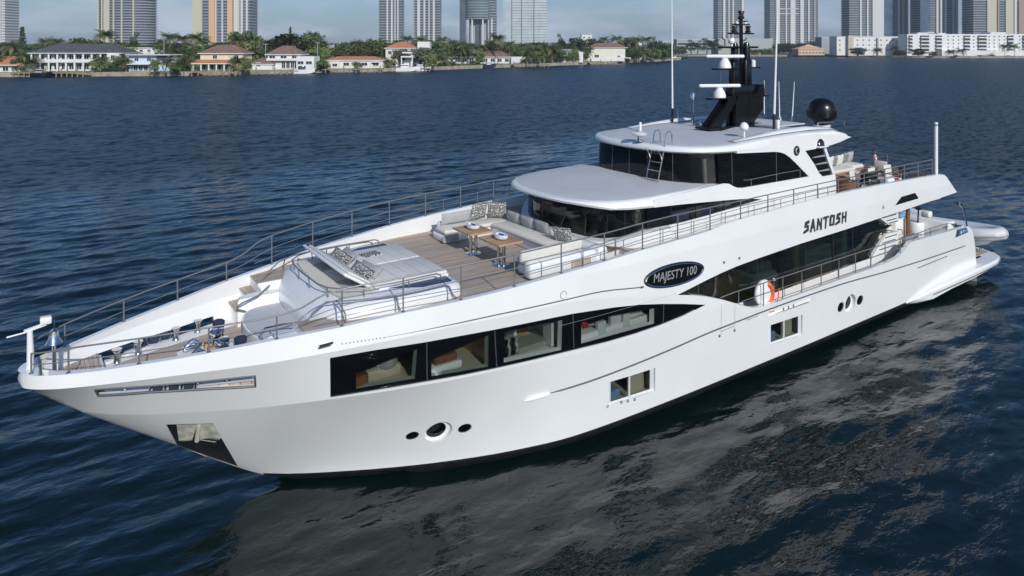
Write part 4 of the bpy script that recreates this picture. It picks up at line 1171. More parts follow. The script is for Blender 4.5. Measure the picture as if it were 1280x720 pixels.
# the sea air that softens the far bank
mb = MB()
mb.box((0, 900, 95), (6400, 4200, 198), 'white')
haze = mb.build("haze", None, smooth=False)
haze.data.materials.clear()
hm = bpy.data.materials.new("sea_haze")
hm.use_nodes = True
ht_ = hm.node_tree
ht_.nodes.remove(ht_.nodes["Principled BSDF"])
pv = ht_.nodes.new("ShaderNodeVolumePrincipled")
pv.inputs["Color"].default_value = (.72, .84, 1, 1)
pv.inputs["Density"].default_value = 0.00014
ht_.links.new(pv.outputs[0], ht_.nodes["Material Output"].inputs["Volume"])
haze.data.materials.append(hm)
haze["kind"] = "stuff"
# ------------------------------------------------------------------ the yacht: hull
yacht = thing("motor_yacht", "long white three-deck motor yacht with black mast lying across the bay", "yacht", (16, 0, 0))

WIN = [(4.911, 3.204), (5.743, 3.236), (6.759, 3.236), (8.217, 3.238), (10.194, 3.190), (11.453, 3.080), (12.235, 2.975), (12.957, 2.84), (13.811, 2.656), (14.654, 2.453),
       (13.838, 2.345), (13.007, 2.290), (12.173, 2.268), (11.289, 2.275), (10.293, 2.304), (9.198, 2.318), (8.328, 2.328), (7.608, 2.335), (6.854, 2.340), (5.847, 2.325), (5.02, 2.295)]
PANES = [[(5.44, 2.76), (5.48, 2.415), (6.60, 2.445), (6.58, 3.10)], [(6.90, 2.82), (6.93, 2.435), (8.16, 2.40), (8.09, 3.12)],
         [(8.46, 3.12), (8.52, 2.41), (9.98, 2.375), (9.93, 3.09)], [(10.48, 2.95), (10.52, 2.40), (12.80, 2.37), (12.77, 2.76)]]
SLOT = [(1.13, 3.085), (1.19, 2.90), (1.96, 2.90), (2.83, 2.835), (3.68, 2.76), (3.64, 3.02), (2.80, 3.03), (1.95, 3.06)]
ANCH = [(2.32, 1.97), (2.60, 1.235), (3.00, .93), (3.76, .40), (3.085, 1.90)]
LOW = [[(11.47, 1.22), (11.54, .60), (13.03, .57), (12.96, 1.19)], [(17.60, 1.21), (17.68, .59), (19.25, .53), (19.18, 1.16)]]
def ell(c, a, b, n=18, rot=0.0):
    o = []
    for k in range(n):
        t = 2 * math.pi * k / n
        x, y = a * math.cos(t), b * math.sin(t)
        o.append((c[0] + x * math.cos(rot) - y * math.sin(rot), c[1] + x * math.sin(rot) + y * math.cos(rot)))
    return o
PORTS = [ell((6.90, .86), .135, .115), ell((7.42, .87), .275, .27, 26), ell((7.96, .87), .15, .12),
         ell((21.31, .92), .185, .165), ell((21.88, .92), .31, .30, 26), ell((22.46, .90), .20, .165)]
SLOT2 = [(17.45, 1.605), (17.48, 1.465), (19.55, 1.435), (19.78, 1.585)]
FWIN = [(24.50, 3.75), (24.95, 3.995), (25.93, 4.01), (26.20, 3.78)]
OVER = [(29.25, 3.63), (26.96, 3.56), (24.75, 3.49), (23.46, 3.46), (21.58, 3.41), (18.94, 3.36), (17.0, 3.29), (15.9, 3.235), (15.2, 3.17), (14.5, 3.08), (13.95, 3.00), (13.55, 2.945)]
LOWER = [(14.10, 2.825), (14.64, 2.681), (15.39, 2.425), (16.10, 2.141), (16.66, 1.935), (17.15, 1.85), (17.8, 1.84), (24.3, 1.86), (24.8, 1.90), (25.02, 1.97), (25.6, 2.28), (25.75, 2.30), (27.0, 2.27), (29.85, 2.20), (30.30, 2.16), (30.62, 2.0), (30.85, 1.70), (31.09, 1.16), (31.24, .55), (31.3, -.55)]
def stem_pts():
    return [(5.9, -.7), (4.9, -.3), (4.31, 0), (4.0, .19), (3.76, .35), (3.2, .745), (2.66, 1.15), (2.3, 1.41), (2.02, 1.60), (1.5, 1.97), (.95, 2.37), (.65, 2.61), (.35, 2.86), (.15, 3.02), (.03, 3.13), (.0, 3.25), (.02, 3.37)]
sheer_u = [.06, .12, .25, .45, .74, 1.2, 1.79, 2.3, 2.88, 3.4, 4, 4.6, 5.15, 5.7, 6.3, 6.9, 7.49, 8.1, 8.7, 9.3, 9.92, 10.5, 11.17, 11.8, 12.41, 13, 13.66, 14.3, 14.9, 15.15, 15.43, 15.8, 16.2, 16.8, 17.44, 18.1, 18.7, 19.4, 20.2, 21, 21.7, 22.4, 23.1, 23.9, 24.7, 25.4, 26.06, 27, 27.9]
SKIN = stem_pts() + [(u, SHEERZ(u)) for u in sheer_u] + [(28.25, 4.40), (28.45, 4.29)] + OVER + LOWER + [(20, -.55), (12, -.65)]
L_K2 = [(u, K2Z(u)) for u in frange(1.0, 4.0, .1) + frange(4.25, 14.5, .25)]
L_K1 = [(u, K1Z(u)) for u in frange(.1, 2.0, .05) + frange(2.12, 5, .12) + frange(5.25, 13.2, .25)]
L_CR = [(u, 4.0) for u in frange(10.4, 28.6, .4)]
def boot_z(u): return .05 + .10 * sm(5, 14, u)
L_BT = [(u, boot_z(u)) for u in frange(4.3, 31, .4)]
GU = frange(.06, 1.5, .06) + frange(1.6, 5, .12) + frange(5.2, 8, .2) + frange(8.4, 31, .45)
GZ = frange(-.4, 4.4, .16)
def SV(u, z):
    v = S(u, z)
    if u > 28.4: v = min(v, 3.36)
    return v
holes = [WIN, SLOT, ANCH, SLOT2, FWIN] + LOW + PORTS
HV, HF = cdt(SKIN, holes, [L_K2, L_K1, L_CR, L_BT], GU, GZ, .03)
mb = MB(True)
for side in (1, -1):
    vs = [(u, side * SV(u, z), z) for u, z in HV]
    up = [f for f in HF if sum(HV[i][1] for i in f) / 3 > boot_z(sum(HV[i][0] for i in f) / 3)]
    lo = [f for f in HF if sum(HV[i][1] for i in f) / 3 <= boot_z(sum(HV[i][0] for i in f) / 3)]
    if side > 0:
        up = [tuple(reversed(f)) for f in up]; lo = [tuple(reversed(f)) for f in lo]
    f0 = len(mb.f)
    mb.add(vs, up, 'gel'); i1 = len(mb.v); mb.add(vs, lo, 'boot')
    i0 = i1 - len(vs)
    for q, f in enumerate(up + lo):
        off = i0 if q < len(up) else i1
        cu_, cz_ = sum(HV[i][0] for i in f) / 3, sum(HV[i][1] for i in f) / 3
        dd = {}
        for i in f:
            u, z = lerp(HV[i][0], cu_, .22), lerp(HV[i][1], cz_, .22)
            e = .0012
            sz = (SV(u, z + e) - SV(u, z - e)) / (2 * e)
            su = (SV(u + e, z) - SV(u - e, z)) / (2 * e)
            nv = Vector((-su, -side, -sz)).normalized()
            dd[i + off] = nv
        mb.nrm[f0 + q] = dd
    # reveals round every opening
    for h, d, m in [(WIN, .05, None), (SLOT, .16, 'gel2'), (SLOT2, .14, 'gel2'), (FWIN, .03, 'matblack')] + [(l, .09, 'gel2') for l in LOW] + [(p, .12, 'gel2') for p in PORTS]:
        hd = dens(h, .3)
        o = [(u, side * SV(u, z), z) for u, z in hd]
        i_ = [(u, side * max(.0, SV(u, z) - d), z) for u, z in hd]
        n = len(hd)
        for k in range(n): mb.poly([o[k], o[(k + 1) % n], i_[(k + 1) % n], i_[k]], m or ('gel' if hd[k][1] < lerp(2.38, 2.45, sm(11, 14.6, hd[k][0])) and hd[k][0] > 5.02 else 'matblack'))
    # bulwark cap and inner wall
    cu = [u for u in sheer_u if u >= .3 and u <= 27.95] + [28.2]
    TH = .13
    def cin(u): return max(.0, SHEERV(u) - TH - .25 * max(0, .9 - u))
    for a, b in zip(cu[:-1], cu[1:]):
        za, zb = SHEERZ(a), SHEERZ(b)
        mb.poly([(a, side * SHEERV(a), za), (b, side * SHEERV(b), zb), (b, side * cin(b), zb), (a, side * cin(a), za)], 'gel')
    # the edges of the overhang and of the lower bulwark have thickness
    for poly in (OVER, LOWER[:-1]):
        pd = []
        for q in range(len(poly) - 1):
            a, b = poly[q], poly[q + 1]; k = max(1, int(abs(b[0] - a[0]) / .4))
            pd += [(lerp(a[0], b[0], j / k), lerp(a[1], b[1], j / k)) for j in range(k)]
        pd.append(poly[-1])
        for a, b in zip(pd[:-1], pd[1:]):
            mb.poly([(a[0], side * SV(*a), a[1]), (b[0], side * SV(*b), b[1]), (b[0], side * (SV(*b) - .14), b[1]), (a[0], side * (SV(*a) - .14), a[1])], 'gel')
# bow nose cap, breast of the bow between both sides
nose = [(u, SHEERV(u), SHEERZ(u)) for u in (.02, .06, .12, .25, .3)]
mb.poly([(0, 0, 3.40)] + nose + [(.3, cin(.3), SHEERZ(.3))] + [(.3, -cin(.3), SHEERZ(.3))] + [(u, -v, z) for u, v, z in reversed(nose)], 'gel')
mb.poly([(.3, .33, SHEERZ(.3)), (.3, -.33, SHEERZ(.3)), (.36, -.3, 3.12), (.36, .3, 3.12)], 'gel')
# transom
tr = [(30.30, 2.16), (30.62, 2.0), (30.85, 1.70), (31.09, 1.16), (31.24, .55), (31.3, -.55)]
for a, b in zip(tr[:-1], tr[1:]):
    mb.poly([(a[0] - .02, 3.25, a[1]), (b[0] - .02, 3.25, b[1]), (b[0] - .02, -3.25, b[1]), (a[0] - .02, -3.25, a[1])], 'gel')
# aft fascia of the upper deck overhang
mb.poly([(28.2, 3.24, 4.40), (28.2, -3.24, 4.40), (28.45, -3.30, 4.285), (28.45, 3.30, 4.285)], 'gel')
mb.poly([(28.45, 3.30, 4.285), (28.45, -3.30, 4.285), (29.24, -3.33, 3.63), (29.24, 3.33, 3.63)], 'gel')
hull = mb.build("hull", yacht, angle=9)

# inner bulwark walls, with the fairlead slot going right through
mb = MB(True)
def inner(u, z): return max(.02, S(u, z) - .13 - .25 * max(0, .9 - u))
iu = frange(.36, 28.2, .25)
for side in (1, -1):
    top = [(u, SHEERZ(u)) for u in iu]
    bot = [(u, (max(2.80, STEMZ(u) + .22) if u < 4.9 else 3.5)) for u in reversed(iu)]
    Vv, Ff = cdt(top + bot, [SLOT], [], frange(.4, 5, .2), [2.95, 3.1, 3.3], .03)
    vs = [(u, side * inner(u, max(z, 2.75 if u < 5 else 3.4)), z) for u, z in Vv]
    mb.add(vs, [f if side < 0 else tuple(reversed(f)) for f in Ff], 'gel')
    # wall inside the low main deck bulwark
    for a, b in zip(frange(16.4, 30.2, .5)[:-1], frange(16.4, 30.2, .5)[1:]):
        def tz(u): return min(q for q in [1.855 if u < 24.6 else (2.28 - .02 * (u - 25.6) if u > 25.6 else 1.9)])
        mb.poly([(a, side * 3.20, tz(a)), (b, side * 3.20, tz(b)), (b, side * 3.20, 1.4), (a, side * 3.20, 1.4)], 'gel')
mb.build("bulwark_lining", yacht, angle=15, merge=.0005)

# swim platform with the bulging sponsons that run forward along the hull
mb = MB(True)
rings = []
for u, z0, z1, vo in [(25.6, .02, .16, 3.22), (26.3, -.05, .24, 3.31), (27.2, -.1, .34, 3.40), (28.5, .06, .44, 3.51), (30.2, .16, .53, 3.60), (31.3, .22, .54, 3.60), (32.4, .24, .54, 3.56), (33.1, .25, .545, 3.40), (33.45, .25, .545, 3.10), (33.62, .25, .545, 2.6)]:
    r_ = []
    for side in (1, -1):
        pr = [(2.9, z0), (vo - .12, z0), (vo, z0 + .10), (vo + .01, z1 - .07), (vo - .05, z1), (2.9, z1)]
        if side < 0: pr = list(reversed(pr))
        r_ += [(u, side * a, b) for a, b in pr]
    rings.append(r_)
mb.loft(rings, 'gel')
mb.prism([(30.9, -3.0), (33.45, -3.0), (33.72, -2.4), (33.8, 0), (33.72, 2.4), (33.45, 3.0), (30.9, 3.0)], 'z', .24, .54, 'gel')
plat = mb.build("swim_platform", yacht, angle=40)
mb = MB(True)
mb.prism([(31.3, -2.9), (33.35, -2.9), (33.55, -2.3), (33.6, 0), (33.55, 2.3), (33.35, 2.9), (31.3, 2.9)], 'z', .545, .556, 'teakx')
mb.build("teak_inlay", plat, smooth=False)
for side in (1, -1):
    mb = MB(True)
    mb.tube([(u, side * v, z) for u, v, z in [(27.2, 3.41, .16), (28.5, 3.525, .25), (30.2, 3.612, .33), (31.3, 3.612, .36), (32.4, 3.572, .37), (33.1, 3.412, .37), (33.46, 3.112, .37)]], .020, 'seam', 6)
    mb.build("rub_strip", plat)
# rub rails and seam lines
mb = MB(True)
for side in (1, -1):
    pts = [(9.7, 1.36), (10.96, 1.408), (13.5, 1.554), (15.1, 1.657), (18.37, 1.715), (21.0, 1.69), (24, 1.56), (27, 1.47), (30.17, 1.424)]
    f_ = pch(pts)
    mb.tube([(u, side * (S(u, f_(u)) + .004), f_(u)) for u in frange(9.75, 30.2, .35)], [.006] + [.022] * (len(frange(9.75, 30.2, .35)) - 2) + [.006], 'seam', 6)
    mb.tube([(u, side * (S(u, 1.27) + .004), 1.255 + (u - 26.3) * .012) for u in frange(26.3, 28.6, .5)], .016, 'seam', 6)
mb.build("rub_rail", yacht)
mb = MB(True)
for side in (1, -1):
    mb.tube([(u, side * (S(u, 1.385) + .02), 1.33 + .05 * (u - 9.2)) for u in (9.15, 9.35, 9.6, 9.8)], [.005, .04, .04, .02], 'gel', 8)
mb.build("rub_rail_tip", yacht)
mb = MB(True)
sl = pch([(5.15, 3.457), (5.73, 3.468), (7.15, 3.52), (8.56, 3.566), (10.7, 3.555), (12.3, 3.392)])
for side in (1, -1):
    mb = MB(True)
    us = frange(5.9, 12.25, .3)
    mb.tube([(u, side * (S(u, sl(u)) + .001), sl(u)) for u in us], [.004 + .010 * sm(5.9, 8, u) for u in us], 'seam', 6)
    mb.box((12.29, side * S(12.3, 3.39), 3.392), (.09, .03, .045), 'seam')
    mb.tube([(u, side * (S(u, 3.0 - (u - 13.55) * .05) + .001), 2.99) for u in frange(9.8, 13.5, .4)], .003, 'rubber', 4)
    for k in range(12): mb.box((5.12 + k * .07, side * S(5.12 + k * .07, 3.462), 3.458 + k * .001), (.022, .012, .02), 'seam')
    mb.build("styling_line", yacht)
mb = MB(True)
for side in (1, -1):
    mb.box((4.86, side * (S(4.86, 3.5) + .005), 3.50), (.34, .05, .05), 'chrome', Matrix.Rotation(side * -.33, 3, 'Z') if False else None)
    mb.box((4.86, side * (S(4.86, 3.5) + .01), 3.455), (.36, .03, .02), 'seam')
mb.build("fairlead_plate", yacht)
# hull door outline and dots
mb = MB(True)
for side in (1, -1):
    dz = [(15.29, 2.16), (15.36, 1.50), (15.92, 1.53), (15.85, 2.16)]
    mb.tube([(15.36, side * (S(15.4, 1.8) + .0005), 1.45), (15.30, side * (S(15.3, 2.3) + .0005), 2.40)], .0035, 'rubber', 4)
    mb.tube([(15.93, side * (S(15.9, 1.8) + .0005), 1.45), (15.87, side * (S(15.9, 2.2) + .0005), 2.19)], .0035, 'rubber', 4)
    mb.tube([(15.38, side * (S(15.4, 1.58) + .0005), 1.555), (15.90, side * (S(15.9, 1.58) + .0005), 1.585)], .008, 'seam', 4)
    mb.tube([(16.45, side * (S(16.5, 1.66) + .0005), 1.625), (16.95, side * (S(16.9, 1.66) + .0005), 1.63)], .008, 'seam', 4)
mb.build("boarding_gate_seam", yacht)
for u, z, r_ in [(15.365, 3.44, .035), (16.01, 3.44, .035), (15.32, 1.45, .035), (15.95, 1.455, .035), (23.70, 3.80, .06), (9.91, 3.67, .09)]:
    for side in (1, -1):
        mb = MB(True)
        v = S(u, z)
        if r_ > .08:
            mb.tube([(u + r_ * math.cos(a), side * (v + .002), z + r_ * .9 * math.sin(a)) for a in [k * math.pi / 12 for k in range(25)]], .006, 'seam', 5)
        else:
            mb.lathe([(r_, -.02), (r_, .015), (r_ * .6, .02)], (u, side * v, z), 'seam' if r_ < .05 else 'rubber', 12, 'y')
        mb.build("deck_fitting", yacht, base=(u, side * v, z))

# long hull windows: black band, four clear panes, cabins behind them
for side in (1, -1):
    mb = MB(True)
    us = frange(5, 14.6, .25); zs = frange(2.3, 3.2, .15)
    Vv, Ff = cdt(WIN, PANES, [], us, zs, .02)
    vs = [(u, side * (SV(u, z) - .03), z) for u, z in Vv]
    mb.add(vs, [f if side < 0 else tuple(reversed(f)) for f in Ff], 'blackglass')
    band = mb.build("hull_window_band", yacht, angle=30)
    for u0, u1 in [(6.76, 6.85), (8.22, 8.36), (10.21, 10.32), (13.10, 13.12)]:
        mb = MB(True)
        z1 = 3.2 if u0 < 11 else 2.78; z0 = 2.35 if u0 < 13 else 2.31
        mb.tube([(u0, side * (SV(u0, z1) - .026), z1), (u1, side * (SV(u1, z0) - .026), z0)], .010, 'seam', 4)
        mb.build("mullion", band)
    for k, P_ in enumerate(PANES):
        mb = MB(True)
        Vv, Ff = cdt(dens(P_, .3), [], [], frange(P_[0][0], P_[2][0], .3), [2.6, 2.8], .05)
        mb.add([(u, side * (SV(u, z) - .03), z) for u, z in Vv], [f if side < 0 else tuple(reversed(f)) for f in Ff], 'glassclear')
        mb.build("window_pane", band, angle=30)
        # window surround, pale
        mb = MB(True)
        fc = 'beige' if k < 2 else 'white'
        n = 4
        for j in range(n):
            a, b = P_[j], P_[(j + 1) % n]
            oa = SV(*a) - .035; ob = SV(*b) - .035
            cx = sum(p[0] for p in P_) / 4; cz = sum(p[1] for p in P_) / 4
            ia = (lerp(a[0], cx, .05), lerp(a[1], cz, .10)); ib = (lerp(b[0], cx, .05), lerp(b[1], cz, .10))
            mb.poly([(a[0], side * oa, a[1]), (b[0], side * ob, b[1]), (ib[0], side * (ob - .10), ib[1]), (ia[0], side * (oa - .10), ia[1])], 'greygreen' if k < 2 else 'white')
        mb.build("window_frame", band, smooth=False)
    # cabins
    for k, (u0, u1, wall, flr) in enumerate([(5.3, 6.72, 'matblack', 'beige'), (6.84, 8.26, 'tan', 'beige'), (8.40, 10.20, 'white', 'white'), (10.36, 13.0, 'matblack', 'white')]):
        mb = MB(True)
        va = S((u0 + u1) / 2, 2.6) - .30
        d = 1.0 if k < 3 else 1.2
        z0, z1 = (2.36, 3.3) if k < 3 else (2.3, 3.0)
        vi = va - d
        b0, b1 = S(u0, 2.45) - .10, S(u1, 2.45) - .10
        mb.poly([(u0, side * b0, z0), (u1, side * b1, z0), (u1, side * vi, z0), (u0, side * vi, z0)], flr)
        mb.poly([(u0, side * vi, z0), (u1, side * vi, z0), (u1, side * vi, z1), (u0, side * vi, z1)], wall)
        mb.poly([(u0, side * b0, z0), (u0, side * vi, z0), (u0, side * vi, z1), (u0, side * b0, z1)], wall)
        mb.poly([(u1, side * b1, z0), (u1, side * vi, z0), (u1, side * vi, z1), (u1, side * b1, z1)], wall)
        mb.poly([(u0, side * b0, z1), (u1, side * b1, z1), (u1, side * vi, z1), (u0, side * vi, z1)], 'beige')
        cab = mb.build("cabin", yacht, smooth=False)
        vm = va - .12
        if k == 0:
            mb = MB(True); mb.box((6.05, side * (vm - .25), 2.47), (1.0, .5, .22), 'beige', bev=.03); mb.box((5.6, side * (vm + .02), 2.52), (.3, .25, .22), 'darkwood'); mb.build("cabin_desk", cab)
            mb = MB(True); mb.lathe([(.20, 0), (.24, .08), (.22, .30), (.12, .38), (0, .4)], (6.25, side * (vm - .1), 2.58), 'greyfab', 16); mb.build("cabin_stool", cab)
        if k == 1:
            mb = MB(True); mb.box((7.35, side * (vm + .02), 2.48), (.7, .3, .16), 'white', bev=.03); mb.build("cabin_bed", cab)
            mb = MB(True); mb.box((7.35, side * (vm + .0), 2.63), (.55, .2, .16), 'darkwood', bev=.03); mb.box((7.5, side * (vm - .1), 2.78), (.35, .04, .06), 'beige', Matrix.Rotation(-.5, 3, 'Y')); mb.build("cabin_case", cab)
        if k == 2:
            mb = MB(True); mb.box((9.45, side * (vm - .2), 2.44), (.8, .5, .12), 'greygreen'); mb.box((9.15, side * (vm - .35), 2.85), (.08, .3, .8), 'white'); mb.box((9.9, side * (vm + .05), 2.85), (.07, .3, .9), 'white'); mb.box((9.55, side * (vm - .62), 2.85), (.5, .04, .8), 'tan'); mb.build("cabin_partition", cab)
            mb = MB(True)
            for q in range(5): mb.lathe([(.05, 0), (.07, .15), (.03, .22), (.05, .34), (0, .35)], (8.62 + q * .1, side * (vm + .05 * (q % 2)), 2.42), 'glasswh' if q % 2 else 'greyfab', 10)
            mb.build("cabin_bottle", cab)
        if k == 3:
            mb = MB(True); mb.box((11.6, side * (vm + .06), 2.42), (2.5, .3, .22), 'white', bev=.02); mb.box((12.5, side * (vm - .1), 2.62), (.5, .3, .4), 'cream'); mb.build("cabin_counter", cab)
            mb = MB(True)
            for q, (bu, bw, bh) in enumerate([(11.25, .26, .30), (11.75, .34, .36), (12.05, .22, .34), (10.62, .08, .30)]): mb.box((bu, side * (vm + .16 - .05 * (q % 2)), 2.40 + bh / 2), (bw, .12, bh), 'hyp' if q < 3 else 'white', Matrix.Rotation(.06 * (q - 1), 3, 'Y'), .015)
            mb.build("cabin_bag", cab)
            mb = MB(True)
            for q in range(16):
                mb.lathe([(0, -.05), (.05, 0), (0, .05)], (10.85 + random.uniform(-.14, .14), side * (vm - .02), 2.68 + random.uniform(-.08, .1)), 'red', 6)
            mb.build("cabin_flowers", cab)

# low opening windows near the waterline
for L in LOW:
    for side in (1, -1):
        c = (sum(p[0] for p in L) / 4, sum(p[1] for p in L) / 4)
        mb = MB(True)
        def q_(p, s_, d): 
            u, z = lerp(c[0], p[0], s_), lerp(c[1], p[1], s_)
            return (u, side * (S(u, z) - d), z)
        fr_ = [('rubber', 1.0, .85, .07)]
        for m_, so, si, d in fr_:
            for j in range(4):
                a, b = L[j], L[(j + 1) % 4]
                mb.poly([q_(a, so, d - .02), q_(b, so, d - .02), q_(b, si, d), q_(a, si, d)], 'hyp')
        um0 = lerp(L[1][0], L[2][0], .46); um1 = lerp(L[0][0], L[3][0], .46)
        mb.tube([(um0, side * (S(um0, L[1][1]) - .07), L[1][1]), (um1, side * (S(um1, L[0][1]) - .07), L[0][1])], .035, 'hyp', 6)
        w = mb.build("hull_window", yacht, smooth=False)
        mb = MB(True)
        mb.poly([q_(p, .95, .085) for p in L], 'glassclear')
        mb.build("window_pane", w, smooth=False)
        mb = MB(True)
        u0, u1, z0, z1 = L[0][0], L[2][0], L[1][1] - .05, L[0][1] + .1
        vo = S(c[0], c[1]) - .12; vi = vo - .9
        mb.poly([(u0, side * vi, z0), (u1, side * vi, z0), (u1, side * vi, z1), (u0, side * vi, z1)], 'navy')
        mb.poly([(u0, side * vo, z0), (u1, side * vo, z0), (u1, side * vi, z0), (u0, side * vi, z0)], 'beige')
        mb.poly([(u0, side * vo, z0), (u0, side * vi, z0), (u0, side * vi, z1), (u0, side * vo, z1)], 'navy')
        mb.poly([(u1, side * vo, z0), (u1, side * vi, z0), (u1, side * vi, z1), (u1, side * vo, z1)], 'beige')
        mb.box((lerp(u0, u1, .78), side * (vo - .2), (z0 + z1) / 2), (.5, .05, z1 - z0), 'beige')
        mb.box((lerp(u0, u1, .25), side * (vo - .25), z0 + .15), (.4, .3, .25), 'bluecloth', bev=.03)
        mb.build("cabin_inside", w, smooth=False)
# portholes: deep white tube and a pane
for i, p in enumerate(PORTS):
    c = (sum(q[0] for q in p) / len(p), sum(q[1] for q in p) / len(p)); big = i % 3 == 1
    for side in (1, -1):
        mb = MB(True)
        k_ = .72 if big else .9
        q2 = [(lerp(c[0], u, k_), lerp(c[1], z, k_)) for u, z in p]
        dd = .12 if big else .015
        n = len(p)
        a_ = [(u, side * (S(u, z) - dd), z) for u, z in p]; b_ = [(u, side * (S(u, z) - dd), z) for u, z in q2]
        for j in range(n): mb.poly([a_[j], a_[(j + 1) % n], b_[(j + 1) % n], b_[j]], 'gel2' if big else 'rubber')
        po = mb.build("porthole", yacht)
        mb = MB(True); mb.poly([(u, side * (S(u, z) - dd - .01), z) for u, z in q2], 'glasswh'); mb.build("porthole_glass", po, smooth=False)
        mb = MB(True)
        g = [(u, side * (S(u, z) - dd - (.3 if big else .02)), z) for u, z in p]
        mb.poly(g, 'greygreen' if big else 'matblack')
        mb.build("porthole_curtain", po, smooth=False)
# anchor pocket
for side in (1, -1):
    mb = MB(True)
    o = [(u, side * (S(u, z) + .004), z) for u, z in ANCH]
    i_ = [(u, side * max(.05, S(u, z) - .30), z) for u, z in ANCH]
    n = len(ANCH)
    for k in range(n): mb.poly([o[k], o[(k + 1) % n], i_[(k + 1) % n], i_[k]], 'boot')
    mb.poly(i_, 'boot')
    poc = mb.build("anchor_pocket", yacht, smooth=False)
    mb = MB(True)
    for pl in ([(2.50, 1.93), (2.63, 1.30), (2.84, 1.34), (2.86, 1.91)], [(2.92, 1.91), (2.94, 1.34), (3.24, 1.22), (3.33, 1.36), (3.10, 1.89)]):
        mb.prism([(u, z) for u, z in pl], 'y', 0, .05, 'anchor')
    vs = []
    for x, y, z in mb.v: vs.append((x, side * (max(.06, S(x, z) - .15) + y), z))
    mb.v = vs
    mb.build("anchor_plate", poc, smooth=False)
    mb = MB(True)
    mb.tube([(2.89, side * (S(2.89, 1.9) - .12), 1.92), (2.90, side * (S(2.9, 1.45) - .08), 1.38)], .045, 'anchor', 8)
    mb.tube([(2.62, side * (S(2.62, 1.3) - .1), 1.34), (2.9, side * (S(2.9, 1.28) - .08), 1.42), (3.3, side * (S(3.3, 1.28) - .1), 1.32)], .06, 'dark', 8)
    mb.build("anchor", poc)
    # steel rollers across the fairlead slot
    mb = MB(True)
    for u in (1.98, 2.22, 2.48, 2.70):
        z0, z1 = 2.86, 3.05
        mb.tube([(u, side * (S(u, z0) - .08), z0 - .03), (u, side * (S(u, z1) - .08), z1 + .02)], .022, 'chrome', 8)
    mb.build("fairlead_roller", yacht)
    mb = MB(True)
    ring = [(u, side * (S(max(u, .1), z) + .004), z) for u, z in dens(SLOT, .2)]
    mb.tube(ring + [ring[0]], .022, 'seam', 6, cap=False)
    mb.build("slot_trim", yacht)
    # mooring slot aft: small rollers inside
    mb = MB(True)
    vi = S(18.5, 1.5) - .16
    mb.poly([(u, side * vi, z) for u, z in [(17.3, 1.7), (17.3, 1.35), (19.9, 1.35), (19.9, 1.7)]], 'greygreen')
    for u in (18.3, 18.55, 18.8): mb.tube([(u, side * (vi + .06), 1.44), (u, side * (vi + .06), 1.60)], .04, 'chrome', 8)
    mb.tube([(17.6, side * (vi + .05), 1.53), (19.4, side * (vi + .05), 1.53)], .02, 'darkwood', 6)
    mb.build("mooring_roller", yacht)
    mb = MB(True)
    mb.poly([(u, side * (SV(u, z) - .02), z) for u, z in FWIN], 'blackglass')
    mb.build("overhang_window", yacht, smooth=False)

# name letters on the side
STROKE = {
 'S': [[(1.0, .98), (.30, .86), (.18, .62), (.80, .50), (.84, .20), (-.05, -.04)], [(.1, .02), (.55, .10)]],
 'A': [[(.05, -.14), (.42, 1.1)], [(.42, 1.1), (.92, -.18)], [(.1, .32), (.85, .30)]],
 'N': [[(.08, -.12), (.14, 1.05)], [(.10, 1.0), (.86, .0)], [(.84, -.18), (.84, 1.04)]],
 'T': [[(-.08, .92), (1.06, .98)], [(.52, .95), (.46, -.18)]],
 'O': [[(.14, .94), (.12, .06), (.86, .04), (.88, .92), (.14, .94)]],
 'H': [[(.14, 1.06), (.12, -.12)], [(.86, 1.06), (.86, -.08)], [(.12, .5), (.88, .52)]]}
def stroke_mesh(mb, lines, ox, oz, w, h, sh, th, fn, m):
    for L in lines:
        n = len(L)
        P = [Vector((ox + (x + sh * y) * w, oz + y * h)) for x, y in L]
        left = []; right = []
        for i in range(n):
            t = (P[min(i + 1, n - 1)] - P[max(0, i - 1)]).normalized(); nn = Vector((-t.y, t.x))
            f = 1.0
            if n == 2 or L[0] != L[-1]:
                if i == n - 1: f = .55
                if i == 0: f = .8
            left.append(P[i] + nn * th * f); right.append(P[i] - nn * th * f)
        for i in range(n - 1):
            q = [left[i], left[i + 1], right[i + 1], right[i]]
            a = [fn(p.x, p.y, .02) for p in q]; b = [fn(p.x, p.y, -.01) for p in q]
            mb.add(a + b, [(0, 1, 2, 3), (7, 6, 5, 4), (0, 4, 5, 1), (1, 5, 6, 2), (2, 6, 7, 3), (3, 7, 4, 0)], m)
for side in (1, -1):
    fn = lambda x, z, d, s_=side: ((x if s_ > 0 else 40.5 - x), s_ * (S(x, min(z, 4.2)) + d), z)
    for k, ch in enumerate("SANTOSH"):
        mb = MB(True)
        u = 19.05 + k * .345
        stroke_mesh(mb, STROKE[ch], u, 3.665,   .26, .30, .12, .052, fn, 'letters')
        mb.build("name_letter", yacht, smooth=False)

def text_mesh(txt, size, m, extrude=.008, shear=0.0, offset=0.0):
    c = bpy.data.curves.new("lettering", 'FONT')
    c.body = txt; c.size = size; c.extrude = extrude; c.shear = shear; c.offset = offset
    c.align_x = 'CENTER'; c.align_y = 'CENTER'; c.resolution_u = 3
    o = bpy.data.objects.new("lettering", c)
    COL.objects.link(o)
    dg = bpy.context.evaluated_depsgraph_get()
    me = bpy.data.meshes.new_from_object(o.evaluated_get(dg))
    bpy.data.objects.remove(o)
    me.materials.clear(); me.materials.append(M[m])
    return me
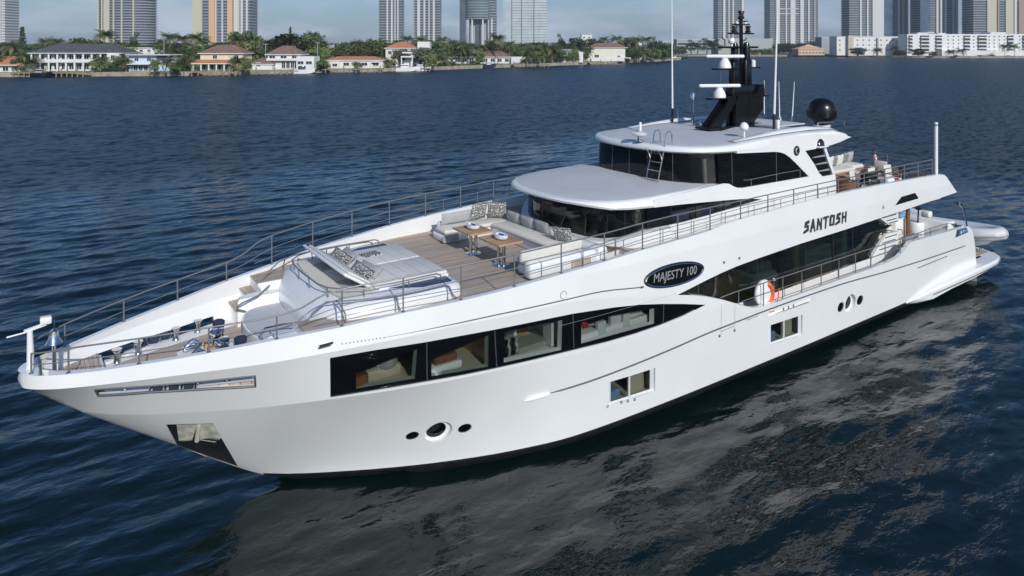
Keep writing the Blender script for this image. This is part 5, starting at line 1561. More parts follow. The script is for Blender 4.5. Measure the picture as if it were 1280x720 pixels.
# oval builder's badge
for side in (1, -1):
    mb = MB(True)
    e0 = ell((13.45, 3.48), 1.08, .275, 48, -.045)
    e1 = ell((13.45, 3.48), 1.03, .245, 48, -.045)
    bv = 3.365
    n = 48
    mb.prism(e1, 'y', side * (bv - .05), side * (bv + .022), 'blackglass2')
    bd = mb.build("oval_badge", yacht, smooth=False)
    mb = MB(True)
    mb.tube([(u, side * (bv + .016), z) for u, z in e0 + [e0[0]]], .022, 'dark', 6, cap=False)
    e2 = ell((13.46, 3.47), 1.035, .25, 48, -.045)
    mb.tube([(u, side * (bv + .022), z) for u, z in e2 + [e2[0]]], .014, 'chrome', 6, cap=False)
    mb.build("badge_rim", bd)
    me = text_mesh("MAJESTY 100", .275, 'silver', .006, .12)
    o = bpy.data.objects.new("badge_lettering", me); COL.objects.link(o); o.parent = bd
    o.rotation_euler = (R(90), R(2.6) * 1, 0) if side > 0 else (R(90), 0, R(180))
    o.location = Vector((13.45, -side * (bv + .03), 3.485)) - parent_world(bd)
    o.scale = (1.03, 1.12, 1)
    # stern emblem
    mb = MB(True)
    q = [(29.20, 1.90), (29.30, 2.19), (30.13, 2.155), (30.30, 1.94)]
    mb.prism(q, 'y', side * (S(29.5, 2) - .01), side * (S(29.5, 2) + .012), 'cabinmark')
    mk = mb.build("stern_emblem", yacht, smooth=False)
    mb = MB(True)
    vv = side * (S(29.5, 2) + .015)
    mb.poly([(29.24, vv, 1.92), (29.31, vv, 2.17), (29.48, vv, 2.17), (29.44, vv, 1.92)], 'letters')
    for k in range(3):
        c0, r0 = (29.66 + k * .22, 2.03 + .02 * (k % 2)), .085 - .02 * k
        mb.poly([(c0[0] + (r0 if j % 2 == 0 else r0 * .4) * math.cos(j * math.pi / 5), vv, c0[1] + (r0 if j % 2 == 0 else r0 * .4) * math.sin(j * math.pi / 5)) for j in range(10)], 'white')
    mb.build("emblem_star", mk, smooth=False)
# cooling water outlet
mb = MB(True)
for k, u in enumerate((11.50, 11.93, 12.13, 12.35)):
    mb.lathe([(.03, -.02), (.035, .012), (.02, .012), (.02, -.02)], (u, S(u, .55), .60 - .02 * k), 'seam', 10, 'y')
mb.build("drain_outlet", yacht)
# ------------------------------------------------------------------ decks
mb = MB(True)
us = frange(.95, 5.0, .2)
ring = [(u, max(.05, S(u, 2.80) - .12)) for u in us]
mb.prism(ring + [(u, -v) for u, v in reversed(ring)], 'z', 2.78, 2.85, 'teak')
wd = mb.build("well_deck", yacht, smooth=False)
mb = MB(True)
us = frange(1.0, 4.2, .2)
for s in (1, -1):
    mb = MB(True)
    for a, b in zip(us[:-1], us[1:]):
        mb.poly([(a, s * (S(a, 2.86) - .08), 2.862), (b, s * (S(b, 2.86) - .08), 2.862), (b, s * max(.02, S(b, 2.86) - .26 - .12 * (b - 1)), 2.858), (a, s * max(.02, S(a, 2.86) - .26 - .12 * (a - 1)), 2.858)], 'gel2')
    mb.build("waterway", wd, smooth=False)
mb = MB(True)
us = frange(4.56, 12.7, .4)
ring = [(u, inner(u, 3.7) + .03) for u in us]
mb.prism([(5.25, 1.45), (4.56, 1.45)] + ring + [(u, -v) for u, v in reversed(ring)] + [(4.56, -1.45), (5.25, -1.45)], 'z', 3.645, 3.66, 'teak')
mb.prism([(5.25, 1.46), (4.58, 1.46)] + ring + [(u, -v) for u, v in reversed(ring)] + [(4.58, -1.46), (5.25, -1.46)], 'z', 3.45, 3.64, 'gel2')
mb.build("foredeck", yacht, smooth=False)
mb = MB(True)
us = frange(12.7, 28.3, .6)
ring = [(u, SHEERV(u) - .12) for u in us]
mb.prism(ring + [(u, -v) for u, v in reversed(ring)], 'z', 3.965, 3.98, 'teak')
mb.prism([(u + .01, v) for u, v in ring] + [(u + .01, -v) for u, v in reversed(ring)], 'z', 3.62, 3.96, 'gel2')
mb.build("upper_deck", yacht, smooth=False)
mb = MB(True)
us = frange(14.6, 29.1, .5)
oz = pch(sorted(OVER))
mb.loft([[(u, 3.24, oz(u) + .03), (u, -3.24, oz(u) + .03), (u, -3.24, oz(u) + .07), (u, 3.24, oz(u) + .07)] for u in us], 'gel2')
mb.build("ceiling_panel", yacht, smooth=False)
mb = MB(True)
mb.prism([(16.0, -3.22), (30.6, -3.22), (30.6, 3.22), (16.0, 3.22)], 'z', 1.34, 1.46, 'teak')
mb.build("main_deck", yacht, smooth=False)
# steps up from the bow well
for s in (1, -1):
    mb = MB(True)
    for u0, u1, z in [(4.02, 4.34, 3.20), (4.30, 4.60, 3.43)]:
        vo = S(u0, z) - .1; vl = S(u0, 2.84) - .1
        mb.loft([[(u0 + .03, s * 1.15, 2.84), (u1, s * 1.15, 2.84), (u1, s * vl, 2.84), (u0 + .03, s * vl, 2.84)], [(u0 + .03, s * 1.15, z - .02), (u1, s * 1.15, z - .02), (u1, s * vo, z - .02), (u0 + .03, s * vo, z - .02)]], 'gel2')
        mb.prism([(u0, s * 1.15), (u1, s * 1.15), (u1, s * vo), (u0, s * vo)], 'z', z - .02, z, 'teakx')
    mb.poly([(4.57, s * 1.15, 2.84), (4.57, s * 1.15, 3.6), (4.57, s * (S(4.57, 3.6) - .1), 3.6), (4.57, s * (S(4.57, 2.84) - .1), 2.84)], 'gel2')
    mb.build("deck_steps", yacht, smooth=False)

# bench in front of the sunpad
mb = MB(True)
fr = [(4.62 - .62 * math.cos(a) ** .8, 1.16 * math.sin(a)) for a in [R(x) for x in range(0, 91, 10)]]
fr = [(4.60, 1.16)] + [(4.60 - .66 * math.cos(R(x)) ** .7, 1.16 * math.sin(R(x))) for x in range(80, -1, -10)]
half = fr
full = half + [(u, -v) for u, v in reversed(half[:-1])]
outer = full + [(5.3, -1.16), (5.3, 1.16)]
mb.prism(outer, 'z', 2.8, 3.20, 'gel2')
mb.prism([(lerp(4.6, u, .93), v * .96) for u, v in full] + [(5.1, -1.1), (5.1, 1.1)], 'z', 3.20, 3.225, 'grey')
for s in (1, -1):
    mb.loft([[(u, s * v, z) for u, v in [(4.05, 1.13), (4.15, 1.13), (5.2, 1.13), (5.2, 1.50), (4.35, 1.50), (4.1, 1.40)]] for z in (2.85, 3.40)] +
            [[(u, s * v, 3.45) for u, v in [(4.10, 1.17), (4.2, 1.17), (5.2, 1.17), (5.2, 1.46), (4.38, 1.46), (4.16, 1.37)]]], 'gel2')
mb.build("bow_bench", yacht, angle=40)
mb = MB(True)
for s in (1, -1):
    mb.tube([(4.20, s * 1.05, 3.20), (4.02, s * .98, 3.30), (3.98, s * .92, 3.40), (4.1, s * .86, 3.48), (4.45, s * .98, 3.52), (4.8, s * 1.3, 3.60)], .018, 'steel', 8)
mb.build("bench_grab_rail", yacht)

# sunpad moulding
def padring(z, g, front=4.86, aft=8.16):
    h = [(front, 0), (front + .01, .6), (front + .06, 1.15), (front + .20, 1.62), (front + .50, 1.90), (front + 1.1, 2.02), (6.9, 2.06), (aft - .35, 2.04), (aft - .12, 1.96), (aft, 1.75), (aft, .9), (aft, 0)]
    c = (6.5, 0)
    r_ = [(c[0] + (u - c[0]) * (1 + g / 1.65), v * (1 + g / 2.0), z) for u, v in h]
    return r_ + [(u, -v, zz) for u, v, zz in reversed(r_[1:-1])]
mb = MB(True)
rs = [padring(3.20, -.14, 4.80), padring(3.35, -.06, 4.84), padring(3.5, -.02, 4.90), padring(3.68, .0, 4.98), padring(3.80, .01, 5.08), padring(3.88, -.02, 5.20), padring(3.935, -.10, 5.34), padring(3.955, -.20, 5.44)]
mb.loft(rs, 'gel')
pad_base = mb.build("sunpad_base", yacht, angle=40)
for s in (1, -1):
    mb = MB(True)
    mb.prism([(6.55, s * 1.42), (7.98, s * 1.42), (7.92, s * 1.80), (7.2, s * 1.78)], 'z', 3.95, 3.962, 'navy')
    mb.prism([(6.35, s * 1.36), (8.05, s * 1.36), (8.05, s * 1.42), (6.35, s * 1.42)], 'z', 3.95, 4.0, 'gel')
    mb.build("side_inlay", pad_base, smooth=False)
mb = MB(True)
mb.prism([(5.50, -1.45), (6.2, -1.5), (6.2, 1.5), (5.50, 1.45), (5.42, .9), (5.38, 0), (5.42, -.9)], 'z', 3.95, 3.985, 'cream')
mb.build("front_pad", pad_base, smooth=False)
for s in (1, -1):
    mb = MB(True)
    mb.prism([(5.72, s * .42), (6.12, s * .45), (6.12, s * 1.15), (5.70, s * 1.0)], 'z', 3.985, 3.992, 'greyfab')
    mb.build("pad_recess", pad_base, smooth=False)
mb = MB(True)
for v0 in (-1.34, .01):
    mb.box((7.18, v0 + .665, 4.0), (1.80, 1.33, .10), 'pad', bev=.035)
for k in range(5): mb.box((6.6 + k * .3, 0, 4.052), (.006, 2.6, .004), 'greyfab')
mb.build("mattress", pad_base, angle=50)
rot = Matrix.Rotation(R(-38), 3, 'Y')
mb = MB(True)
mb.box((5.92, 0, 4.20), (.78, 2.66, .07), 'gel', Matrix.Rotation(R(33), 3, 'Y'), .03)
mb.build("headboard", pad_base, angle=50)
mb = MB(True)
mb.box((5.985, 0, 4.235), (.64, 2.5, .05), 'pad', Matrix.Rotation(R(33), 3, 'Y'), .02)
mb.build("headboard_pad", pad_base, angle=50)
mb = MB(True)
for v in (-.95, -.6, .2, .75): mb.tube([(5.80, v, 4.20), (6.02, v, 3.98)], .012, 'chrome', 6)
mb.build("headboard_strut", pad_base)
mb = MB(True)
def side_pts(s): return [(7.75, s * 1.66, 3.97), (7.70, s * 1.66, 4.10), (7.60, s * 1.66, 4.14), (6.6, s * 1.68, 4.14), (5.9, s * 1.62, 4.14), (5.5, s * 1.40, 4.15)]
front = side_pts(1) + [(5.28, 1.15, 4.15), (5.2, .8, 4.15), (5.17, 0, 4.15), (5.2, -.8, 4.15), (5.28, -1.15, 4.15)] + list(reversed(side_pts(-1)))
mb.tube(front, .016, 'steel', 8)
for u, v in [(5.3, 1.1), (5.18, .3), (5.18, -.4), (5.3, -1.1), (5.9, 1.6), (5.9, -1.6), (6.9, 1.68), (6.9, -1.68)]:
    mb.tube([(u, v, 4.15), (u + .03, v, 3.93)], .012, 'steel', 6)
for s in (1, -1):
    mb.tube([(7.86, s * 2.18, 3.66), (7.76, s * 2.12, 3.78), (7.70, s * 2.06, 3.95), (7.62, s * 2.05, 3.99), (7.0, s * 2.08, 4.0), (6.45, s * 2.05, 4.0), (6.0, s * 1.98, 4.02), (5.5, s * 1.85, 4.04), (5.1, s * 1.6, 4.02), (4.85, s * 1.55, 3.85), (4.70, s * 1.55, 3.66)], .016, 'steel', 8)
    mb.tube([(6.45, s * 2.05, 4.0), (6.47, s * 2.10, 3.80), (6.5, s * 2.18, 3.66)], .015, 'steel', 8)
    mb.tube([(5.3, s * 1.75, 4.03), (5.35, s * 2.0, 3.85), (5.35, s * 2.05, 3.66)], .015, 'steel', 8)
mb.build("sunpad_rail", pad_base)

# rails: one part per side, each stanchion a sub-part
RU = [.74, 1.79, 2.88, 4.0, 5.15, 6.3, 7.49, 8.7, 9.92, 11.17, 12.41, 13.66, 14.92, 16.2, 17.44, 18.7, 19.95, 21.11, 22.3]
RT = pch([(.18, 3.74), (.74, 3.835), (1.79, 3.935), (2.88, 4.02), (4.0, 4.11), (4.35, 4.18), (4.85, 4.42), (5.15, 4.48), (6.3, 4.585), (7.49, 4.665), (8.7, 4.735), (9.92, 4.79), (11.17, 4.835), (13, 4.92), (15, 4.945), (17.4, 4.97), (21.1, 4.99), (24, 4.99)])
def rv(u): return SHEERV(u) - .06 - .12 * max(0, .5 - u)
for s in (1, -1):
    mb = MB(True)
    us = [.2, .3, .45] + frange(.74, 4.0, .3) + frange(4.1, 5.3, .12) + frange(5.5, 22.4, .45)
    mb.tube([(u, s * rv(u), RT(u)) for u in us], .016, 'steel', 8)
    mb.tube([(u, s * rv(u), lerp(SHEERZ(u), RT(u), .47 if u < 4.4 else lerp(.47, .56, sm(4.4, 5.4, u)))) for u in us], .009, 'steel', 6)
    us2 = [u for u in us if u > 4.6]
    mb.tube([(u, s * rv(u), lerp(SHEERZ(u), RT(u), .26)) for u in us2], .008, 'steel', 6)
    g = mb.build("guard_rail", yacht)
    for u in [.2] + RU:
        mb = MB(True)
        zb = SHEERZ(u)
        mb.tube([(u, s * rv(u), zb - .01), (u, s * rv(u), RT(u))], .016, 'steel', 8)
        mb.lathe([(.04, 0), (.04, .012), (.022, .02)], (u, s * rv(u), zb), 'chrome', 10)
        mb.build("stanchion", g, base=(u, s * rv(u), zb))
    for a, b in zip(RU[8:-1], RU[9:]):
        u = (a + b) / 2
        mb = MB(True)
        mb.tube([(u, s * (rv(u) - .01), SHEERZ(u) - .01), (u, s * (rv(u) - .01), lerp(SHEERZ(u), RT(u), .56))], .010, 'steel', 6)
        mb.build("short_post", g, base=(u, s * rv(u), SHEERZ(u)))
    # main deck side rail
    mb = MB(True)
    MU = [16.14, 17.26, 18.18, 19.14, 20.17, 21.16, 22.15, 23.1, 24.04, 25.08]
    def mbase(u): return 1.85 if u < 24.6 else (2.0 if u < 25.3 else 2.27)
    mb.tube([(15.35, s * 3.27, 2.47), (16.0, s * 3.26, 2.49)] + [(u, s * 3.26, 2.485) for u in MU[1:]] + [(26.35, s * 3.26, 2.49), (27.3, s * 3.26, 2.52), (28.6, s * 3.24, 2.50), (29.2, s * 3.22, 2.40)], .016, 'steel', 8)
    mb.tube([(16.25, s * 3.26, 2.17)] + [(u, s * 3.26, 2.175) for u in MU[1:]] + [(25.5, s * 3.26, 2.2), (26.35, s * 3.26, 2.38), (28.6, s * 3.24, 2.36)], .012, 'steel', 6)
    g2 = mb.build("side_deck_rail", yacht)
    for u in MU + [26.35, 27.3, 28.6]:
        mb = MB(True)
        zb = mbase(u) if u > 17 else 2.12
        mb.tube([(u, s * 3.26, zb - .02), (u, s * 3.26, 2.49)], .016, 'steel', 8)
        mb.build("stanchion", g2, base=(u, s * 3.26, zb))
    # aft end of the upper deck rail
    mb = MB(True)
    FU = [22.85, 24.2, 25.55, 26.56, 27.66]
    mb.tube([(22.3, s * 3.2, 4.99)] + [(u, s * 3.17, 5.0) for u in FU] + [(27.72, s * 2.9, 5.0)], .018, 'steel', 8)
    for f_ in (.33, .66): mb.tube([(u, s * 3.17, lerp(4.55, 5.0, f_)) for u in [22.3] + FU], .011, 'steel', 6)
    g3 = mb.build("aft_rail", yacht)
    for u in FU:
        mb = MB(True); mb.tube([(u, s * 3.17, 4.48), (u, s * 3.17, 5.0)], .019, 'steel', 8); mb.build("stanchion", g3, base=(u, s * 3.17, 4.5))
mb = MB(True)
for z in (4.7, 4.85, 5.0): mb.tube([(27.72, v, z) for v in (-2.9, -1, 1, 2.9)], .015, 'steel', 8)
g3 = mb.build("aft_rail", yacht)
for v in (-2.9, -1.5, 0, 1.5, 2.9):
    mb = MB(True); mb.tube([(27.72, v, 4.2), (27.72, v, 5.0)], .018, 'steel', 8); mb.build("stanchion", g3, base=(27.72, v, 4.2))

# ------------------------------------------------------------------ wheelhouse
WHB = [(12.32, 0), (12.34, .6), (12.42, 1.15), (12.58, 1.6), (12.85, 2.0), (13.2, 2.28), (13.65, 2.45), (14.2, 2.5)]
def zb_wh(u): return 4.10 + (4.42 - 4.10) * sm(12.4, 13.6, u)
def zt_wh(u): return 5.06 - .09 * sm(12.3, 14.2, u)
mb = MB(True)
path = [(u, -v) for u, v in reversed(WHB[1:])] + WHB
pp = []
for a, b in zip(path[:-1], path[1:]):
    for j in range(3): pp.append((lerp(a[0], b[0], j / 3), lerp(a[1], b[1], j / 3)))
pp.append(path[-1])
rings = []
for u, v in pp:
    rings.append([(u, v, zb_wh(u)), (u + .03 * (1 - abs(v) / 2.5), v, (zb_wh(u) + zt_wh(u)) / 2), (u + .10 * (1 - abs(v) / 2.6), v, zt_wh(u) + .03)])
mb.loft(rings, 'glasswh', closed=False, caps=False)
ws = mb.build("windscreen", yacht, angle=60)
mb = MB(True)
for k in (3, 7, 11, 14, 18, 22, 27, 31, 34, 38):
    if k < len(pp):
        u, v = pp[k]; mb.tube([(u - .004, v, zb_wh(u)), (u + .10 * (1 - abs(v) / 2.6), v, zt_wh(u))], .012 if k % 3 else .02, 'matblack', 5)
mb.build("windscreen_mullion", ws)
# lower wall and grey ledge in front of the windscreen
mb = MB(True)
led = [(u - .02, v) for u, v in pp]
wall = [[(u + .04, v * 1.02, z) for u, v in pp] for z in (3.6, 4.0)]
for i in range(len(pp) - 1):
    u0, v0 = pp[i]; u1, v1 = pp[i + 1]
    o0 = (u0 - .30 * (1 - .6 * sm(0, 2.4, abs(v0))), v0 * 1.08); o1 = (u1 - .30 * (1 - .6 * sm(0, 2.4, abs(v1))), v1 * 1.08)
    mb.poly([(u0 - .0, v0, zb_wh(u0) + .004), (u1, v1, zb_wh(u1) + .004), (o1[0], o1[1], zb_wh(u1) - .02), (o0[0], o0[1], zb_wh(u0) - .02)], 'gel')
    mb.poly([(o0[0], o0[1], zb_wh(u0) - .02), (o1[0], o1[1], zb_wh(u1) - .02), (o1[0], o1[1], 3.6), (o0[0], o0[1], 3.6)], 'gel')
mb.build("windscreen_ledge", yacht, angle=25, merge=.001)
# interior of the wheelhouse
mb = MB(True)
mb.prism([(12.5, -2.2), (18, -2.4), (18, 2.4), (12.5, 2.2)], 'z', 3.98, 4.0, 'darkwood')
mb.box((13.5, 0, 4.28), (.7, 3.2, .42), 'matblack', bev=.08)
mb.box((18.3, 0, 4.6), (.1, 4.6, 1.2), 'tan'); mb.box((16.2, .6, 4.55), (4.2, .08, 1.15), 'darkwood'); mb.box((14.6, -1.2, 4.5), (.08, 2.6, 1.1), 'matblack')
mb.build("helm_console", yacht, angle=40)
for v in (-.9, .3):
    mb = MB(True)
    mb.box((14.5, v, 4.35), (.5, .55, .14), 'cream', bev=.05); mb.box((14.75, v, 4.62), (.14, .55, .5), 'cream', bev=.05); mb.tube([(14.5, v, 4.0), (14.5, v, 4.3)], .06, 'dark', 10)
    mb.build("helm_seat", yacht, angle=40)
# side wall of the superstructure: one white moulding per side with its glass
SIDE = [(13.62, 3.98), (13.62, 4.425), (14.74, 4.42), (15.85, 4.46), (16.83, 4.52), (18.28, 4.60), (17.66, 4.70), (16.8, 4.77), (15.85, 4.835), (14.5, 4.925), (13.62, 4.97), (13.62, 5.16), (14.3, 5.19), (15.0, 5.22), (15.9, 5.26), (16.5, 5.275), (16.72, 5.24), (16.9, 5.15), (17.1, 5.08), (17.35, 5.05), (18.5, 5.04), (19.6, 5.03), (20.74, 5.02),
        (20.40, 5.25), (20.05, 5.50), (19.72, 5.72), (19.45, 5.86), (19.2, 5.93), (18.9, 5.97), (17.9, 6.03), (17.1, 6.08), (17.1, 6.2), (17.3, 6.24), (18.0, 6.28), (19.36, 6.36), (21.25, 6.34), (22.6, 6.24), (23.3, 6.10), (22.6, 5.98), (22.06, 5.92), (21.72, 5.91), (22.0, 5.4), (22.28, 4.85), (22.33, 4.6), (22.30, 3.98)]
WSIDE = [(13.4, 4.425), (14.74, 4.42), (15.85, 4.46), (16.83, 4.52), (18.28, 4.60), (17.66, 4.70), (16.8, 4.77), (15.85, 4.835), (14.5, 4.925), (13.4, 4.97)]
VENT = [(20.55, 5.86), (21.60, 5.88), (21.85, 5.4), (22.14, 4.93), (21.52, 4.93), (21.30, 5.08), (21.05, 5.38)]
GL = [(16.3, 5.24), (16.5, 5.275), (16.72, 5.24), (16.9, 5.15), (17.1, 5.08), (17.35, 5.05), (18.5, 5.04), (19.6, 5.03), (20.74, 5.02), (20.40, 5.25), (20.05, 5.50), (19.72, 5.72), (19.45, 5.86), (19.2, 5.93), (18.9, 5.97), (17.9, 6.03), (16.9, 6.09), (16.3, 6.13)]
for s in (1, -1):
    mb = MB(True)
    Vv, Ff = cdt(SIDE, [VENT], [], frange(14, 23, .5), frange(4.1, 6.3, .25), .04)
    def vo(u, z): return 2.51 - .02 * max(0, (z - 5.0))
    mb.add([(u, s * vo(u, z), z) for u, z in Vv], [f if s < 0 else tuple(reversed(f)) for f in Ff], 'gel')
    for poly in (SIDE, VENT):
        n = len(poly)
        for k in range(n):
            a, b = poly[k], poly[(k + 1) % n]
            mb.poly([(a[0], s * vo(*a), a[1]), (b[0], s * vo(*b), b[1]), (b[0], s * (vo(*b) - .09), b[1]), (a[0], s * (vo(*a) - .09), a[1])], 'gel')
    sw = mb.build("superstructure_side", yacht, angle=35, merge=.0005)
    mb = MB(True)
    mb.poly([(u, s * (vo(u, z) - .03), z) for u, z in WSIDE], 'glasswh')
    mb.build("wheelhouse_window", sw, smooth=False)
    mb = MB(True)
    for u, z0, z1 in [(14.3, 4.42, 4.95), (15.3, 4.44, 4.88), (16.5, 4.5, 4.8)]: mb.tube([(u, s * (vo(u, z0) - .02), z0), (u, s * (vo(u, z1) - .02), z1)], .03 if u > 16 else .012, 'matblack', 5)
    mb.build("window_mullion", sw)
    mb = MB(True)
    mb.poly([(u, s * (vo(u, z) - .06), z) for u, z in VENT], 'black')
    mb.build("engine_vent", sw, smooth=False)
    for z in (5.10, 5.34, 5.58):
        mb = MB(True)
        u1 = 22.05 - (z - 4.93) * .47; u0 = u1 - .75
        mb.prism([(u0, z), (u1, z - .01), (u1 - .02, z + .045), (u0 + .15, z + .03)], 'y', s * (vo(u1, z) - .06), s * (vo(u1, z) - .03), 'rubber')
        mb.build("vent_slat", sw, smooth=False)
    mb = MB(True)
    mb.poly([(u, s * (vo(u, z) - .04), z) for u, z in GL], 'glassdark')
    mb.build("sky_lounge_window", sw, smooth=False)
    mb = MB(True)
    for u, z0, z1 in [(16.9, 5.15, 6.09), (19.05, 5.04, 5.94)]: mb.tube([(u, s * (vo(u, z0) - .035), z0), (u, s * (vo(u, z1) - .035), z1)], .010, 'seam', 5)
    mb.build("window_mullion", sw)
    mb = MB(True)
    mb.tube([(17.0, s * 2.35, 5.30), (17.6, s * 2.50, 5.25), (19.4, s * 2.50, 5.28), (20.25, s * 2.50, 5.28)], .010, 'steel', 6)
    for u in (17.75, 19.0, 20.25): mb.tube([(u, s * 2.5, 5.02), (u, s * 2.5, 5.27)], .010, 'steel', 6)
    mb.build("ledge_rail", sw)
    # round emblem and navigation light
    mb = MB(True)
    c = (20.07, 5.90); v_ = vo(*c) + .004
    mb.lathe([(.15, -.02), (.15, .006), (0, .007)], (c[0], s * v_, c[1]), 'matblack', 24, 'y')
    mb.tube([(c[0] + .155 * math.cos(k * math.pi / 12), s * v_, c[1] + .15 * math.sin(k * math.pi / 12)) for k in range(25)], .014, 'seam', 6, cap=False)
    mb.tube([(c[0] + .02 + .075 * math.cos(R(a)), s * (v_ + .008), c[1] + .085 * math.sin(R(a))) for a in range(50, 311, 20)], [.006, .014, .022, .026, .026, .026, .026, .026, .026, .026, .024, .022, .014, .006][:len(range(50, 311, 20))], 'silver', 6)
    mb.build("round_emblem", sw)
    mb = MB(True)
    mb.lathe([(0, .24), (.10, .22), (.19, .14), (.22, 0)], (21.42, s * (vo(21.4, 5.95) - .05), 5.95), 'redlens' if s > 0 else 'black', 16, sy=.7)
    mb.box((21.42, s * (vo(21.4, 5.95)), 5.925), (.52, .3, .05), 'gel', bev=.02)
    mb.build("navigation_light", sw, angle=50)
# wheelhouse roof with its rim
def roofring(off, z, du=0):
    h = [(11.60, 0), (11.62, .6), (11.70, 1.1), (11.86, 1.5), (12.08, 1.85), (12.42, 2.16), (12.9, 2.38), (13.6, 2.505), (14.5, 2.525), (15.2, 2.51), (15.8, 2.49), (16.4, 2.46), (17.2, 2.40), (18.2, 2.2)]
    r_ = []
    for u, v in h:
        f = 1 - off / 2.6
        uu = u + off * max(0, (1 - max(0, (u - 11.60)) / 1.6)) + du
        r_.append((uu, max(0, v - off * min(1, v / 1.6)), z(u) if callable(z) else z))
    return [(u, -v, zz) for u, v, zz in reversed(r_[1:])] + r_
zr = lambda u: 5.08 - .09 * sm(11.7, 12.6, u) - .03 * sm(12.6, 14.5, u) - .28 * sm(14.5, 18.3, u)
mb = MB(True)
tops = [roofring(.16, lambda u: zr(u) - .005), roofring(.03, lambda u: zr(u) - .01), roofring(.0, lambda u: zr(u) + .045), roofring(.03, lambda u: max(zr(u) + .10, 5.14 + .01 * (u - 11.4) - .1 * sm(16, 18.5, u))), roofring(.08, lambda u: 5.165 + .02 * (u - 11.4)), roofring(.16, lambda u: 5.18 + .02 * (u - 11.4))]
mb.loft(tops, 'gel', closed=False, caps=False)
n = len(tops[0])
c = tops[-1]
mb2 = []
inner_rings = [c, [(lerp(12.3, u, .75) if u < 12.3 else u, v * .72, z + .035) for u, v, z in c], [(lerp(12.6, u, .4) if u < 12.6 else u, v * .36, z + .055) for u, v, z in c], [(max(u, 12.6), 0, z + .06) for u, v, z in c]]
mb.loft(inner_rings, 'grey', closed=False, caps=False)
mb.poly([(u, v, z) for u, v, z in tops[0]], 'gel2')
mb.build("wheelhouse_roof", yacht, angle=38, merge=.0005)

# sky lounge: wrap-around front glass
FG = [(15.20, 0), (15.22, .7), (15.30, 1.2), (15.44, 1.58), (15.70, 1.92), (16.0, 2.18), (16.4, 2.38)]
path = [(u, -v) for u, v in reversed(FG[1:])] + FG
pp2 = []
for a, b in zip(path[:-1], path[1:]):
    for j in range(4): pp2.append((lerp(a[0], b[0], j / 4), lerp(a[1], b[1], j / 4)))
pp2.append(path[-1])
mb = MB(True)
mb.loft([[(u, v * 1.015, 5.24 + .03 * sm(2.0, 2.4, abs(v))), (u, v, 5.7), (u + .02, v * .985, 6.15)] for u, v in pp2], 'glassdark', closed=False, caps=False)
fg = mb.build("front_window", yacht, angle=60)
mb = MB(True)
for v in (-1.5, -.75, .0, .75, 1.55): mb.tube([(15.19 + (.22 if abs(v) > 1 else 0), v, 5.25), (15.21 + (.22 if abs(v) > 1 else 0), v * .985, 6.14)], .008, 'seam', 5)
mb.build("front_mullion", fg)
mb = MB(True)
mb.loft([[(u - .03, v * 1.012, 5.2), (u - .025, v * 1.010, 5.25), (u + .01, v * 1.0, 5.262)] for u, v in pp2], 'gel', closed=False, caps=False)
mb.build("front_sill", fg, angle=60)
mb = MB(True)
mb.prism([(15.8, -2.3), (22.2, -2.35), (22.2, 2.35), (15.8, 2.3)], 'z', 4.9, 4.99, 'darkwood')
mb.box((16.6, .5, 5.25), (.7, 2.0, .5), 'matblack', bev=.06)
mb.box((19.2, 0, 5.2), (1.6, .8, .4), 'darkwood', bev=.05)
mb.lathe([(.16, 0), (.20, .1), (.14, .22), (0, .25)], (17.6, 1.6, 5.45), 'orange', 14)
mb.box((18.2, -1.6, 5.3), (2.4, .8, .5), 'cream', bev=.1)
mb.box((22.1, 0, 5.5), (.08, 4.4, 1.0), 'blackglass')
mb.build("sky_lounge_interior", yacht, angle=40)

# hardtop
def topring(off, z):
    h = [(15.03, 0), (15.05, .7), (15.15, 1.25), (15.32, 1.65), (15.58, 2.0), (15.92, 2.27), (16.4, 2.44), (17.0, 2.50), (18.5, 2.49), (20.5, 2.44), (22.4, 2.42), (23.15, 2.42), (23.4, 2.30), (23.6, 1.5), (23.65, 0)]
    r_ = []
    for u, v in h:
        uu = u + off * max(0, 1 - (u - 15.03) / 1.2) - off * max(0, 1 - (23.65 - u) / 1.0)
        r_.append((uu, max(0, v - off * min(1, v / 1.3)), z(u)))
    return r_ + [(u, -v, zz) for u, v, zz in reversed(r_[1:-1])]
rise = lambda u: .10 * sm(16.5, 19.5, u) - .24 * sm(22, 23.7, u)
low = lambda u: 6.13 - .12 * sm(16, 19.5, u) - .02 * sm(20, 22, u) + .10 * sm(22.2, 24, u)
mb = MB(True)
rg = [topring(.30, lambda u: low(u) + .01), topring(.06, lambda u: low(u)), topring(.0, lambda u: low(u) + .05), topring(.0, lambda u: max(low(u) + .06, 6.22 + rise(u))), topring(.02, lambda u: 6.27 + rise(u)), topring(.07, lambda u: 6.305 + rise(u)), topring(.17, lambda u: 6.33 + rise(u))]
mb.loft(rg, 'gel', caps=False)
c = rg[-1]
ir = [c] + [[(lerp(19.6, u, f), v * f, z + .055 * (1 - f * f)) for u, v, z in c] for f in (.8, .5, .2)]
mb.loft(ir, 'grey', caps=False)
mb.poly([p for p in ir[-1]], 'grey'); mb.poly([p for p in rg[0]], 'gel2')
ht = mb.build("hardtop", yacht, angle=42, merge=.0005)
for s in (1, -1):
    mb = MB(True)
    mb.loft([[(u, s * (v + .0), 6.36 + rise(u)), (u, s * (v - .28), 6.36 + rise(u)), (u, s * (v - .2), 6.36 + rise(u) + h), (u, s * (v - .05), 6.36 + rise(u) + h * .8)] for u, v, h in [(17.3, 2.28, .01), (18.4, 2.30, .05), (19.6, 2.28, .10), (21.2, 2.24, .10), (22.6, 2.15, .06), (23.5, 1.95, .01)]], 'gel')
    mb.build("roof_coaming", ht, angle=50)
mb = MB(True)
